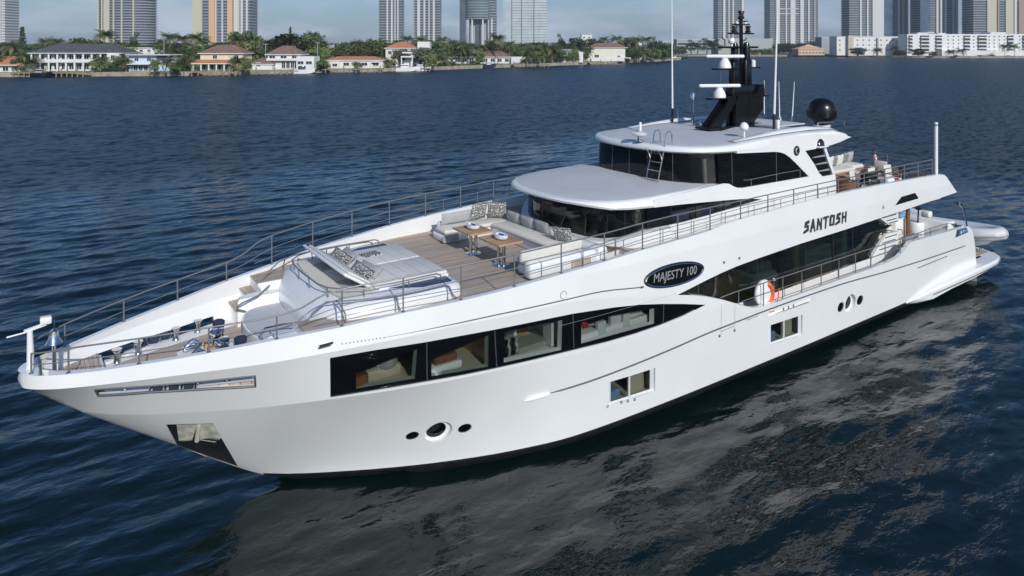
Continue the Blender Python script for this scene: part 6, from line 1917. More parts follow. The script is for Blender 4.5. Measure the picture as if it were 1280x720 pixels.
mb.prism([(20.9, -1.2), (22.6, -1.2), (22.6, 1.2), (20.9, 1.2)], 'z', 6.46, 6.50, 'grey')
mb.build("roof_panel", ht, smooth=False)
# ------------------------------------------------------------------ mast
mb = MB(True)
mb.prism([(18.7, 6.44), (19.25, 6.44), (20.15, 7.35), (20.2, 7.5), (19.7, 7.5), (19.65, 7.3)], 'y', -.20, -.10, 'black')
mb.prism([(18.7, 6.44), (19.25, 6.44), (20.15, 7.35), (20.2, 7.5), (19.7, 7.5), (19.65, 7.3)], 'y', .10, .20, 'black')
mb.prism([(20.05, 6.44), (21.0, 6.44), (21.62, 7.0), (21.65, 7.42), (21.1, 7.5), (20.1, 7.5)], 'y', -.20, -.08, 'black')
mb.prism([(20.05, 6.44), (21.0, 6.44), (21.62, 7.0), (21.65, 7.42), (21.1, 7.5), (20.1, 7.5)], 'y', .08, .20, 'black')
mb.box((20.0, 0, 6.47), (2.8, .7, .06), 'black', bev=.02)
mb.box((20.6, 0, 7.62), (1.25, .36, .5), 'black', bev=.06)
mb.box((20.36, -.08, 8.15), (.36, .24, 1.2), 'black', bev=.05); mb.box((20.86, .05, 8.15), (.36, .24, 1.2), 'black', bev=.05)
mb.box((20.6, -.08, 8.1), (.5, .2, 1.0), 'black')
mb.prism([(21.1, 7.42), (21.65, 7.42), (21.6, 7.88), (21.4, 7.86)], 'y', -.25, .25, 'black')
mb.lathe([(.12, 0), (.14, .45), (.09, .62), (0, .66)], (20.38, -.08, 8.7), 'black', 12)
mb.lathe([(.12, 0), (.14, .45), (.09, .62), (0, .66)], (20.86, .05, 8.7), 'black', 12)
mast = mb.build("radar_mast", yacht, angle=40)
def shelf(u, v, z, L, W, t=.06):
    mb = MB(True); mb.box((u, v, z), (L, W, t), 'black', bev=.025); return mb.build("equipment_shelf", mast, angle=40)
shelf(19.6, 0, 7.43, 1.4, .34); shelf(21.7, 0, 7.43, .75, .3); shelf(19.75, 0, 8.43, 1.1, .30); shelf(21.3, 0, 8.45, .6, .25)
shelf(20.5, 0, 9.17, 1.9, .28, .07)
mb = MB(True)
mb.tube([(20.65, 0, 8.6), (20.63, 0, 10.2)], .065, 'black', 10)
mb.box((20.63, 0, 9.65), (1.3, .14, .05), 'black'); mb.box((20.62, 0, 9.965), (.85, .12, .045), 'black'); mb.box((20.75, 0, 10.08), (.4, .08, .04), 'black')
mb.tube([(20.63, 0, 9.4), (20.85, 0, 9.42), (20.95, 0, 9.5)], .02, 'black', 6)
mb.tube([(19.75, 0, 9.2), (19.75, 0, 9.42), (19.6, 0, 9.48)], .02, 'black', 6)
mb.build("masthead_pole", mast)
for u, z, h, r_ in [(20.25, 9.68, .24, .10), (21.02, 9.68, .24, .10), (20.63, 10.16, .28, .115)]:
    mb = MB(True); mb.lathe([(r_, 0), (r_, h * .25), (r_ * .75, h * .3), (r_ * .75, h * .75), (r_, h * .8), (r_ * .9, h), (0, h)], (u, 0, z), 'black', 14); mb.lathe([(r_ * .78, h * .3), (r_ * .78, h * .75)], (u, 0, z), 'redlens', 14); mb.build("mast_light", mast, base=(u, 0, z))
for u in (20.4, 20.86):
    mb = MB(True); mb.lathe([(.05, 0), (.05, .07), (0, .09)], (u, 0, 9.985), 'white', 10); mb.build("anchor_light", mast, base=(u, 0, 9.985))
for u, z, L, tilt in [(19.46, 7.46, 1.50, .06), (19.74, 8.46, 1.32, .0)]:
    mb = MB(True)
    mb.lathe([(.215, 0), (.21, .08), (.175, .20), (.12, .28), (.10, .34)], (u, 0, z), 'white', 18)
    mb.box((u + .02, 0, z + .40), (L, .12, .12), 'white', Matrix.Rotation(R(27 if tilt else 37) , 3, 'Z'), .05)
    mb.build("radar_scanner", mast, angle=40, base=(u, 0, z))
mb = MB(True); mb.lathe([(.04, 0), (.04, .08), (.10, .12), (.115, .19), (.08, .28), (0, .30)], (19.98, .1, 9.2), 'white', 14); mb.build("small_dome", mast, base=(19.98, .1, 9.2))
mb = MB(True); mb.lathe([(.08, 0), (.08, .22), (0, .26)], (21.25, .05, 8.48), 'white', 12); mb.build("gps_antenna", mast, base=(21.25, .05, 8.48))
mb = MB(True); mb.lathe([(.09, 0), (.09, .16), (0, .2)], (21.72, .1, 7.47), 'red', 12); mb.build("red_beacon", mast, base=(21.72, .1, 7.47))
# whip antennas and roof gear
for u, v, z0, z1, r_, lean in [(19.36, -2.0, 6.45, 11.6, .035, -.05), (20.48, 1.4, 6.45, 11.6, .04, .26), (22.15, .5, 6.5, 7.95, .022, -.05), (22.9, .5, 6.5, 7.92, .022, .15), (23.25, -.9, 6.45, 7.9, .022, 0), (19.2, -1.6, 6.4, 7.0, .012, 0), (20.95, -1.2, 6.45, 8.3, .018, .12)]:
    mb = MB(True)
    f_ = min(.5, (z1 - z0) * .12)
    mb.tube([(u, v, z0), (u + lean * f_ / (z1 - z0), v, z0 + f_)], r_ * 1.15, 'dark' if r_ > .03 else 'chrome', 8)
    mb.tube([(u + lean * f_ / (z1 - z0), v, z0 + f_), (u + lean * .5, v, (z0 + z1) / 2), (u + lean, v, z1)], [r_, r_ * .8, r_ * .45], 'white', 8)
    mb.build("whip_antenna", yacht, base=(u, v, z0))
mb = MB(True); mb.box((20.65, 1.42, 6.6), (.12, .12, .3), 'white', bev=.02); mb.build("antenna_base", yacht)
for u, v in ((22.2, -.9), (22.6, .2)):
    mb = MB(True); mb.lathe([(.05, 0), (.05, .12), (0, .16)], (u, v, 6.5), 'white', 10); mb.build("gps_antenna", yacht, base=(u, v, 6.5))
mb = MB(True); mb.tube([(19.05, -.8, 6.4), (19.05, -.8, 7.35)], .028, 'chrome', 8); mb.lathe([(.05, 0), (.085, .03), (.085, .2), (.06, .26), (0, .27)], (19.05, -.8, 7.34), 'chrome', 12); mb.build("mast_lamp", yacht, base=(19.05, -.8, 6.4))
mb = MB(True)
mb.lathe([(.12, 0), (.14, .02), (.17, .16), (.12, .22), (0, .25)], (19.25, -.5, 6.43), 'chrome', 16)
mb.tube([(19.5, -.5, 6.44), (19.5, -.5, 6.52), (19.62, -.5, 6.58)], .03, 'white', 8)
mb.build("searchlight", yacht, base=(19.25, -.5, 6.43))
for u, v, hs, r_ in [(18.32, 1.83, .26, .13), (15.15, .47, .16, 0)]:
    mb = MB(True)
    if r_:
        mb.tube([(u, v, 6.37), (u, v, 6.36 + hs)], .03, 'white', 8)
        mb.lathe([(.11, 0), (.14, .06), (.13, .14), (.08, .21), (0, .24)], (u, v, 6.36 + hs), 'white', 16)
    else:
        mb.lathe([(.13, 0), (.13, .02), (.05, .03), (.05, .14), (.06, .15)], (u, v, 6.36), 'chrome', 14)
        mb.lathe([(.08, .14), (.22, .20), (.24, .24), (.10, .28), (0, .28)], (u, v, 6.36), 'white', 18)
        mb.tube([(u - .1, v, 6.56), (u - .1, v, 6.72)], .008, 'dark', 5)
    mb.build("roof_dome", yacht, base=(u, v, 6.36))
mb = MB(True); mb.tube([(17.0, -1.3, 6.36), (17.0, -1.3, 6.66)], [.045, .045], 'white', 10); mb.build("stub_antenna", yacht, base=(17.0, -1.3, 6.36))
mb = MB(True); mb.lathe([(.22, 0), (.22, .05), (.30, .12), (.49, .30), (.505, .36), (.505, .54), (.49, .66), (.44, .79), (.36, .89), (.25, .97), (.12, 1.01), (0, 1.02)], (23.65, 1.2, 6.34), 'black', 32)
mb.lathe([(.30, 0), (.30, .04)], (23.65, 1.2, 6.33), 'white', 20)
mb.build("satellite_dome", yacht, angle=40, base=(23.65, 1.2, 6.34))
mb = MB(True)
for s in (-1, 1): mb.tube([(22.4, s * 1.75, 6.42), (22.5, s * 1.75, 6.56), (23.8, s * 1.55, 6.50), (23.9, s * 1.5, 6.38)], .018, 'steel', 6)
mb.tube([(23.9, 1.9, 6.38), (24.0, 1.85, 6.52), (24.1, .4, 6.52), (24.1, .3, 6.36)], .018, 'steel', 6)
mb.build("roof_grab_rail", yacht)
mb = MB(True); mb.tube([(28.15, 3.08, 4.3), (28.15, 3.08, 6.35)], .068, 'white', 12); mb.tube([(28.15, 3.08, 4.25), (28.15, 3.08, 4.36)], .08, 'dark', 12); mb.tube([(28.15, 3.08, 6.2), (28.15, 3.08, 6.28)], .07, 'rubber', 12)
mb.build("white_light_pole", yacht, base=(28.15, 3.08, 4.3))

# bow fittings
mb = MB(True)
mb.tube([(.20, 0, 3.38), (.19, 0, 3.55), (.18, 0, 4.06)], [.075, .06, .045], 'white', 10)
mb.box((.26, .0, 4.10), (.34, .06, .05), 'white', Matrix.Rotation(R(-12), 3, 'Y')); mb.box((.42, 0, 4.20), (.18, .14, .13), 'white', bev=.02); mb.tube([(.18, 0, 4.05), (-.16, 0, 4.02)], .014, 'white', 6)
mb.build("bow_light_post", yacht)
mb = MB(True)
mb.tube([(.56, .12, 2.85), (.54, .12, 3.8)], .035, 'chrome', 10)
mb.lathe([(.145, 0), (.135, .02), (.10, .08), (.08, .16), (.07, .22), (.03, .25), (0, .26)], (.54, .12, 3.80), 'chrome', 20)
mb.tube([(.54, .12, 4.06), (.54, .12, 4.2)], .012, 'chrome', 6); mb.tube([(.56, .12, 3.0), (.80, .25, 2.86)], .03, 'chrome', 8); mb.tube([(.56, .12, 3.1), (.78, -.05, 2.86)], .03, 'chrome', 8)
mb.build("ship_bell", yacht, base=(.56, .12, 2.85))
for s in (1, -1):
    mb = MB(True)
    mb.loft([[(.80, s * .02, 2.85), (1.3, s * .05, 2.85), (1.3, s * .42, 2.85), (.85, s * .12, 2.85)], [(.62, s * .02, 3.10), (1.3, s * .05, 3.10), (1.3, s * .78, 3.10), (.66, s * .42, 3.10)]], 'teakx'); mb.box((1.32, s * .38, 2.98), (.04, .5, .24), 'hyp')
    mb.build("bow_locker", yacht, smooth=False)
def bollard(u, v, z=2.85):
    mb = MB(True)
    for d in (-.0,):
        mb.lathe([(.085, 0), (.065, .03), (.05, .10), (.055, .2), (.095, .25), (.095, .27), (0, .28)], (u, v, z), 'chrome', 14)
    mb.build("bollard", yacht, base=(u, v, z))
for s in (1, -1):
    for u in (1.62, 2.02, 2.78, 3.25): bollard(u, s * (inner(u, 2.9) - .14))
mb = MB(True)
mb.prism([(2.65, -.30), (2.85, -.44), (3.55, -.50), (3.75, -.3), (3.75, .3), (3.55, .5), (2.85, .44), (2.65, .30)], 'z', 2.85, 2.93, 'gel2')
wb = mb.build("windlass_base", yacht, smooth=False)
for v in (-.26, .26):
    mb = MB(True)
    mb.box((2.92, v, 2.98), (.34, .14, .1), 'chrome', bev=.03); mb.tube([(2.8, v, 3.0), (2.95, v, 3.12), (3.1, v, 3.0)], .05, 'chrome', 8)
    mb.build("chain_stopper", wb, angle=40)
    mb = MB(True)
    mb.lathe([(.13, 0), (.13, .06), (.08, .10), (.07, .2), (.115, .26), (.115, .30), (0, .32)], (3.45, v, 2.93), 'chrome', 18)
    mb.lathe([(.11, -.2), (.07, -.1), (.07, .1), (.11, .2)], (3.4, v, 3.08), 'chrome', 14, 'y')
    mb.box((3.22, v * .6, 3.0), (.14, .12, .14), 'wood')
    mb.build("windlass", wb, angle=40)
for u, v in [(3.55, -.72), (3.72, .45)]:
    mb = MB(True)
    mb.lathe([(.11, 0), (.10, .05), (.10, .26), (.125, .33), (.13, .38), (.09, .41), (0, .42)], (u, v, 2.85), 'navyfab', 16)
    mb.build("capstan_cover", yacht, base=(u, v, 2.85))

for s in (1, -1):
    for u in (2.10, 2.35, 2.59):
        mb = MB(True); mb.box((u, s * (S(u, 2.95) - .09), 2.945), (.17, .04, .17), 'navyfab', bev=.015); mb.build("slot_cover", yacht, angle=50)
# sofa on the foredeck
mb = MB(True)
Z0 = 3.66
def blk(u0, u1, v0, v1, z0, z1, m, b=.06): mb.box(((u0 + u1) / 2, (v0 + v1) / 2, (z0 + z1) / 2), (abs(u1 - u0), abs(v1 - v0), z1 - z0), m, bev=b)
blk(9.72, 12.2, -2.42, -1.68, Z0, 3.93, 'gel', .08)
blk(11.3, 12.25, -2.42, 2.20, Z0, 3.93, 'gel', .05)
blk(9.95, 12.2, 1.45, 2.16, Z0, 3.92, 'gel', .08)
blk(9.80, 11.9, 1.92, 2.22, 3.70, 4.10, 'gel', .08)
blk(11.95, 12.25, -2.45, 2.22, 3.7, 4.12, 'gel', .06)
blk(9.9, 12.0, -2.50, -2.28, 3.7, 4.12, 'gel', .06)
sofa = mb.build("deck_sofa", yacht, angle=50)
mb = MB(True)
blk(9.70, 12.0, -2.25, -1.64, 3.93, 4.05, 'cream', .05)
blk(11.22, 11.95, -1.66, 1.5, 3.93, 4.05, 'cream', .05)
blk(9.95, 11.9, 1.40, 1.95, 3.93, 4.05, 'cream', .05)
mb.build("seat_cushion", sofa, angle=50)
mb = MB(True)
mb.box((10.65, 1.93, 4.20), (1.9, .16, .30), 'cream', Matrix.Rotation(R(-10), 3, 'X'), .06)
mb.build("back_cushion", sofa, angle=50)
mb = MB(True)
mb.box((11.35, 2.235, 3.84), (.62, .02, .22), 'teakx'); mb.build("vent_panel", sofa, smooth=False)
mb = MB(True)
mb.box((9.9, -1.66, 3.82), (.5, .012, .2), 'rubber')
mb.build("sofa_vent", sofa, smooth=False)
def cushion(name, c, d, m, rz, tilt, label, cat='cushion', group=None):
    mb = MB()
    n = 8; vs = []; fs = []
    for sgn in (1, -1):
        for i in range(n + 1):
            for j in range(n + 1):
                x, y = i / n * 2 - 1, j / n * 2 - 1
                e = max(abs(x), abs(y)); p = (1 - abs(x) ** 3.2) * (1 - abs(y) ** 3.2)
                pin = 1 - .07 * (1 - min(abs(x), abs(y))) * (e > .95)
                vs.append((x * d[0] / 2 * pin, y * d[1] / 2 * pin, sgn * (d[2] / 2 * max(.06, p ** .5))))
        o_ = 0 if sgn > 0 else (n + 1) ** 2
        for i in range(n):
            for j in range(n):
                q = (o_ + i * (n + 1) + j, o_ + (i + 1) * (n + 1) + j, o_ + (i + 1) * (n + 1) + j + 1, o_ + i * (n + 1) + j + 1)
                fs.append(q if sgn > 0 else tuple(reversed(q)))
    mb.add(vs, fs, m)
    o = mb.build(name, None, angle=70)
    # cushion stands on edge: local y is up after the tilt
    o.rotation_euler = Matrix(Matrix.Rotation(rz, 3, 'Z') @ Matrix.Rotation(R(90) - tilt, 3, 'X')).to_euler()
    o.location = (c[0], -c[1], c[2])
    return tag(o, label, cat, group)
G1 = "cushions along the foredeck sofa"
# rz turns the cushion: 0 = facing port/starboard, 90 deg = facing forward or aft
cushion("grey_cushion", (10.42, -2.22, 4.22), (1.05, .36, .16), 'greyfab', 0, -.25, "long pale grey bolster cushion along the far arm of the deck sofa", group=G1)
cushion("patterned_cushion", (11.15, -2.17, 4.31), (.58, .52, .18), 'pattern', .1, -.25, "black and white patterned cushion on the sofa arm beside the long bolster", group=G1)
cushion("patterned_cushion", (11.68, -1.98, 4.31), (.58, .52, .18), 'pattern', -.65, -.25, "black and white patterned cushion in the far corner of the deck sofa", group=G1)
for k, (v, w) in enumerate([(-1.28, "grey back cushion of the deck sofa next to the patterned corner pair"), (-.62, "middle one of three grey back cushions on the deck sofa"), (.06, "grey back cushion of the deck sofa nearest the lone patterned cushion")]):
    cushion("grey_cushion", (11.82, v, 4.20), (.64, .40, .18), 'greyfab', R(90), .32, w, group=G1)
cushion("patterned_cushion", (11.72, 1.05, 4.24), (.52, .44, .17), 'pattern', R(118), .35, "lone black and white cushion leaning in the near corner of the deck sofa", group=G1)
# sunpad pillows leaning on the headboard
G2 = "pillows leaning on the sunpad headboard"
cushion("patterned_pillow", (6.27, -.66, 4.17), (1.02, .32, .15), 'pattern', R(90), -.75, "long black and white pillow on the sunpad, farther from the camera", 'pillow', G2)
cushion("grey_pillow", (6.48, -.72, 4.15), (.9, .32, .15), 'greyfab', R(84), -.85, "plain grey pillow behind the farther patterned pillow on the sunpad", 'pillow', G2)
cushion("patterned_pillow", (6.27, .62, 4.17), (1.02, .32, .15), 'pattern', R(90), -.75, "long black and white pillow on the sunpad, nearer to the camera", 'pillow', G2)
cushion("grey_pillow", (6.48, .56, 4.15), (.9, .32, .15), 'greyfab', R(96), -.85, "plain grey pillow behind the nearer patterned pillow on the sunpad", 'pillow', G2)
mb = MB(True)
mb.prism([(6.85, -.92), (7.3, -.98), (7.36, -.66), (6.9, -.60)], 'z', 4.05, 4.075, 'pattern')
o = mb.build("folded_towel", None, smooth=False); tag(o, "small dark striped towel lying folded on the grey sunpad mattress", "towel")

# coffee tables with oval trays
for k, (c, lab, tl) in enumerate([((9.92, -.52), "square wooden pedestal table nearer the long grey bolster arm of the sofa", "blue and white oval dish on the farther wooden deck table"), ((9.98, .72), "square wooden pedestal table nearer the port railing in the sofa bay", "blue and white oval dish on the nearer wooden deck table")]):
    t = thing("deck_table", lab, "table", (c[0], -c[1], 3.66), 0, "wooden pedestal tables inside the deck sofa")
    mb = MB(); mb.box((0, 0, .635), (.74, .92, .05), 'wood', bev=.012); mb.build("table_top", t, local=True)
    for dx in (-.07, .09):
        mb = MB(); mb.tube([(dx, 0, .01), (dx, 0, .61)], .045, 'chrome', 14); mb.build("pedestal", t, local=True)
    mb = MB(); mb.lathe([(.22, 0), (.22, .015), (.08, .03)], (0, 0, 0), 'chrome', 20); mb.build("foot_plate", t, local=True)
    mb = MB()
    mb.lathe([(.08, 0), (.20, .02), (.235, .07), (.22, .12), (.17, .125), (.15, .09), (0, .07)], (0, 0, 0), 'dish', 28, sx=.70, sy=.98)
    d = mb.build("oval_dish", None, angle=60); d.location = (c[0] + .0, -c[1] + .0, 3.66 + .662); tag(d, tl, "dish", "dishes on the deck tables")
    mb = MB(); mb.tube([(.03, -.07, .115), (-.02, .06, .13)], .018, 'letters', 6); mb.build("dish_spoon", d, local=True)

# ladder on the wheelhouse roof
lad = thing("steel_ladder", "small steel ladder hooked from the wheelhouse roof up to the hardtop edge", "ladder", (15.0, -1.12, 5.25))
mb = MB(True)
feet = [(14.98, .90, 5.235), (14.98, 1.36, 5.235)]
for u, v, z in feet:
    mb.tube([(u, v, z), (u + .30, v, 6.30), (u + .34, v, 6.60), (u + .40, v, 6.70), (u + .52, v, 6.72), (u + .60, v, 6.64), (u + .62, v, 6.36)], .018, 'chrome', 8)
mb.build("ladder_stile", lad)
for k in range(4):
    mb = MB(True); z = 5.36 + k * .24; uu = 14.98 + .30 * (z - 5.235) / 1.065
    mb.box((uu, 1.13, z), (.06, .46, .022), 'chrome'); mb.build("ladder_rung", lad)
mb = MB(True)
for v in (.90, 1.36): mb.tube([(15.17, v, 5.92), (15.12, v - .02, 6.10), (15.0, v - .03, 6.22)], .014, 'chrome', 6)
mb.build("ladder_hook", lad)

# lifebuoy on the side deck rail
lb = thing("lifebuoy", "white round lifebuoy with orange band hanging on the side deck rail", "lifebuoy", (17.5, -3.14, 2.05))
mb = MB(True)
ring = [(17.5 + .30 * math.cos(k * math.pi / 16), 3.10, 2.06 + .29 * math.sin(k * math.pi / 16)) for k in range(33)]
mb.lathe([(.37, -.05), (.39, 0), (.37, .05), (.32, .07), (0, .075)], (17.5, 3.09, 2.10), 'white', 32, 'y'); mb.build("ring", lb, angle=60)
mb = MB(True)
mb.tube([(17.52 + .30 * math.cos(R(a)), 3.155, 2.06 + .31 * math.sin(R(a))) for a in range(-75, 76, 10)], [.03] + [.075] * 14 + [.03], 'orange', 10); mb.build("orange_band", lb)
mb = MB(True)
mb.tube([(17.6, 3.2, 1.72), (17.7, 3.28, 1.66), (17.85, 3.29, 1.78), (17.9, 3.3, 1.95), (17.95, 3.29, 2.2)], .02, 'orange', 6); mb.tube([(17.45, 3.2, 1.75), (17.5, 3.29, 1.62), (17.7, 3.3, 1.60)], .016, 'orange', 6); mb.build("rope", lb)
mb = MB(True); mb.lathe([(.03, -.03), (.045, .0), (.03, .04), (0, .05)], (18.1, 3.02, 2.36), 'white', 12, 'y'); mb.tube([(18.1, 3.02, 1.9), (18.1, 3.02, 2.36)], .02, 'chrome', 6); o = mb.build("deck_shower", None, base=(18.1, 3.02, 1.9)); o.parent = yacht; o.location = Vector((18.1, -3.02, 1.9)) - parent_world(yacht)

# ------------------------------------------------------------------ saloon and aft cockpit
GV = pch([(13.5, 3.27), (14.5, 3.20), (15.5, 3.0), (16.3, 2.72), (17.0, 2.6), (24, 2.58), (26, 2.58)])
GB = pch([(13.5, 2.9), (13.7, 2.87), (14.6, 2.60), (15.4, 2.32), (16.2, 2.0), (17.2, 1.74), (18.4, 1.70), (24.3, 1.78), (25, 1.82)])
SG = [(13.62, 2.86), (14.2, 2.70), (14.9, 2.48), (15.6, 2.2), (16.4, 1.92), (17.2, 1.745), (18.4, 1.72), (20, 1.74), (22, 1.80), (24.30, 1.87), (24.75, 2.2), (25.05, 2.52), (25.95, 2.72), (25.25, 2.78), (24.75, 3.10), (24.5, 3.5), (13.62, 3.5)]
for s in (1, -1):
    mb = MB(True)
    Vv, Ff = cdt(SG, [], [], frange(14, 25, .5), [2.2, 2.6, 3.0, 3.3], .05)
    mb.add([(u, s * GV(u), z) for u, z in Vv], [f if s < 0 else tuple(reversed(f)) for f in Ff], 'glasssal')
    sg = mb.build("saloon_window", yacht, angle=40)
    mb = MB(True)
    for u in (13.95, 14.55, 15.6, 17.9, 19.9, 20.4, 22.0, 23.2): mb.tube([(u, s * (GV(u) + .002), GB(u)), (u, s * (GV(u) + .002), 3.45)], .008 if u < 15 else .016, 'seam' if u < 15 else 'matblack', 5)
    mb.build("saloon_mullion", sg)
    mb = MB(True)
    mb.prism([(23.9, 1.75), (24.32, 1.88), (24.77, 2.2), (25.07, 2.52), (25.93, 2.72), (25.25, 2.77), (24.75, 3.08), (24.5, 3.5), (23.9, 3.5)], 'y', s * 2.50, s * 2.54, 'matblack')
    mb.build("dark_panel", sg, smooth=False)
    mb = MB(True)
    us = frange(16.2, 24.6, .4)
    for a, b in zip(us[:-1], us[1:]): mb.poly([(a, s * (GV(a) + .01), GB(a) + .01), (b, s * (GV(b) + .01), GB(b) + .01), (b, s * (GV(b) + .01), 1.4), (a, s * (GV(a) + .01), 1.4)], 'gel')
    mb.build("saloon_wall", yacht, angle=40)
    # louvred white quarter panels
    mb = MB(True)
    for pl in ([(24.78, 3.16), (25.46, 2.80), (26.14, 2.84), (26.14, 3.5), (24.6, 3.5)], [(25.30, 2.50), (26.14, 2.47), (26.14, 1.40), (24.2, 1.40), (24.32, 1.86), (24.75, 2.16)]):
        mb.prism(pl, 'y', s * 2.58, s * 2.68, 'gel')
    qp = mb.build("quarter_panel", yacht, smooth=False)
    for u0, u1, z in [(25.0, 25.95, 3.12), (25.3, 26.0, 2.97), (25.45, 26.1, 2.86), (25.2, 26.0, 2.38), (25.0, 25.9, 2.22), (24.8, 25.9, 2.02), (24.7, 25.8, 1.85)]:
        mb = MB(True); mb.box(((u0 + u1) / 2, s * 2.69, z), (u1 - u0, .02, .03), 'seam'); mb.build("louvre_slot", qp, smooth=False)
    # dark sloped step wall beside the cockpit
    mb = MB(True)
    mb.prism([(25.65, 1.46), (26.75, 1.46), (27.2, 1.95), (27.2, 2.25), (26.6, 2.2)], 'y', s * 2.7, s * 2.76, 'rubber'); mb.build("cockpit_coaming", yacht, smooth=False)
mb = MB(True)
mb.box((24.2, 0, 2.45), (.06, 5.0, 2.0), 'blackglass'); mb.build("saloon_door", yacht, smooth=False)
mb = MB(True)
mb.prism([(14.2, -2.8), (24.2, -2.55), (24.2, 2.55), (14.2, 2.8)], 'z', 1.50, 1.52, 'tan')
mb.box((13.9, 0, 2.5), (.08, 5.6, 2.0), 'tan'); mb.box((17.3, -1.9, 2.5), (5.5, .06, 1.9), 'beige'); mb.box((22, -2.3, 2.5), (4, .06, 1.9), 'greygreen'); mb.box((19.2, -.2, 2.5), (9.8, .08, 1.95), 'darkwood')
saloon = mb.build("saloon_interior", yacht, smooth=False)
mb = MB(True)
def blk(u0, u1, v0, v1, z0, z1, m, b=.06): mb.box(((u0 + u1) / 2, (v0 + v1) / 2, (z0 + z1) / 2), (abs(u1 - u0), abs(v1 - v0), z1 - z0), m, bev=b)
blk(14.9, 17.6, 1.3, 2.3, 1.52, 2.45, 'tan', .03); blk(15.0, 16.8, 1.5, 2.2, 2.45, 2.50, 'darkwood', .02); blk(16.3, 16.9, 1.4, 2.1, 2.5, 2.9, 'greygreen', .05)
blk(18.4, 19.6, .9, 2.2, 1.52, 2.15, 'cream', .12); blk(18.4, 19.6, .9, 1.3, 2.0, 2.75, 'cream', .12); blk(18.5, 19.4, 1.4, 2.1, 2.15, 2.45, 'greygreen', .1)
blk(21.0, 22.6, 1.2, 2.2, 1.52, 2.50, 'greygreen', .06); blk(21.3, 21.9, 1.4, 1.9, 2.5, 2.95, 'sage', .12)
blk(20.0, 20.3, 1.9, 2.45, 1.52, 3.4, 'tan', .02); blk(22.9, 23.2, 1.9, 2.4, 1.52, 3.4, 'greygreen', .02)
mb.build("saloon_furniture", saloon, angle=50)
# cockpit: post, sofa and sunbed on the stern
for v in (-1.9, 1.9):
    mb = MB(True); mb.tube([(28.5, v, 1.46), (28.5, v, 3.46)], .07, 'darkwood', 10); mb.tube([(28.62, v, 1.46), (28.62, v, 3.46)], .03, 'chrome', 8); mb.build("overhang_post", yacht)
mb = MB(True)
blk(29.0, 30.2, -2.6, .9, 1.46, 1.95, 'gel', .08); blk(29.9, 30.5, -2.8, 2.8, 1.46, 2.25, 'gel', .08)
st = mb.build("stern_sofa", yacht, angle=50)
mb = MB(True)
blk(29.02, 29.9, -2.5, .85, 1.95, 2.07, 'cream', .05); mb.build("seat_cushion", st, angle=50)
mb = MB(True)
for v in (-1.9, -.8, .3): blk(29.75, 29.95, v - .5, v + .5, 2.05, 2.45, 'cream', .07)
mb.build("back_cushion", st, angle=50)
t = thing("cockpit_table", "wooden table with a blue and white cloth in the shaded stern cockpit", "table", (27.6, -.6, 1.46))
mb = MB(); mb.box((0, 0, .68), (1.5, 1.3, .05), 'darkwood', bev=.01); mb.build("table_top", t, local=True)
mb = MB(); mb.tube([(0, 0, 0), (0, 0, .66)], .09, 'chrome', 12); mb.build("pedestal", t, local=True)
mb = MB(); mb.box((0, 0, .715), (1.1, 1.0, .02), 'bluecloth'); mb.build("cloth", t, local=True, smooth=False)
def chair(name, u, v, z, rz, label, group, wood='darkwood'):
    c = thing(name, label, "chair", (u, -v, z), rz, group)
    mb = MB(); mb.box((0, 0, .40), (.48, .50, .09), 'cream', bev=.03); mb.build("seat", c, local=True, angle=50)
    mb = MB(); mb.box((.22, 0, .68), (.06, .50, .50), 'cream', Matrix.Rotation(.14, 3, 'Y'), .025); mb.build("backrest", c, local=True, angle=50)
    for x in (-.2, .2):
        for y in (-.22, .22):
            mb = MB(); mb.tube([(x, y, .38), (x * 1.15, y * 1.1, 0)], [.026, .018], wood, 7); mb.build("leg", c, local=True)
    for y in (-.25, .25):
        mb = MB(); mb.tube([(-.2, y, .38), (-.2, y, .60), (.22, y, .62)], .02, wood, 7); mb.build("armrest", c, local=True)
    return c
chair("cockpit_chair", 26.9, 1.75, 1.46, R(90), "cream dining chair with brown legs nearest the side deck gate", "dining chairs in the stern cockpit")
chair("cockpit_chair", 27.75, 1.75, 1.46, R(95), "cream dining chair beside the brown post in the cockpit", "dining chairs in the stern cockpit")
chair("cockpit_chair", 26.6, .2, 1.46, R(180), "cream dining chair turned towards the saloon door in the cockpit", "dining chairs in the stern cockpit")
mb = MB(True)
blk(27.9, 28.7, 1.15, 1.75, 1.46, 2.42, 'white', .06); blk(27.85, 28.75, 1.1, 1.8, 2.42, 2.47, 'white', .02); mb.build("wet_bar", yacht, angle=50)
mb = MB(True); mb.lathe([(.28, 0), (.31, .08), (.31, .62), (.27, .68), (0, .68)], (29.55, 1.7, 1.46), 'white', 20); o = mb.build("white_bin", None, angle=50); tag(o, "round white bin standing behind the sofa end in the stern cockpit", "bin")
mb = MB(True); mb.box((0, 0, 0), (.5, .8, .16), 'bluecloth', bev=.07); o = mb.build("folded_towels", None, angle=60); o.location = (28.3, -1.45, 2.55); tag(o, "pale blue towel pile lying on the white cockpit bar", "towels")

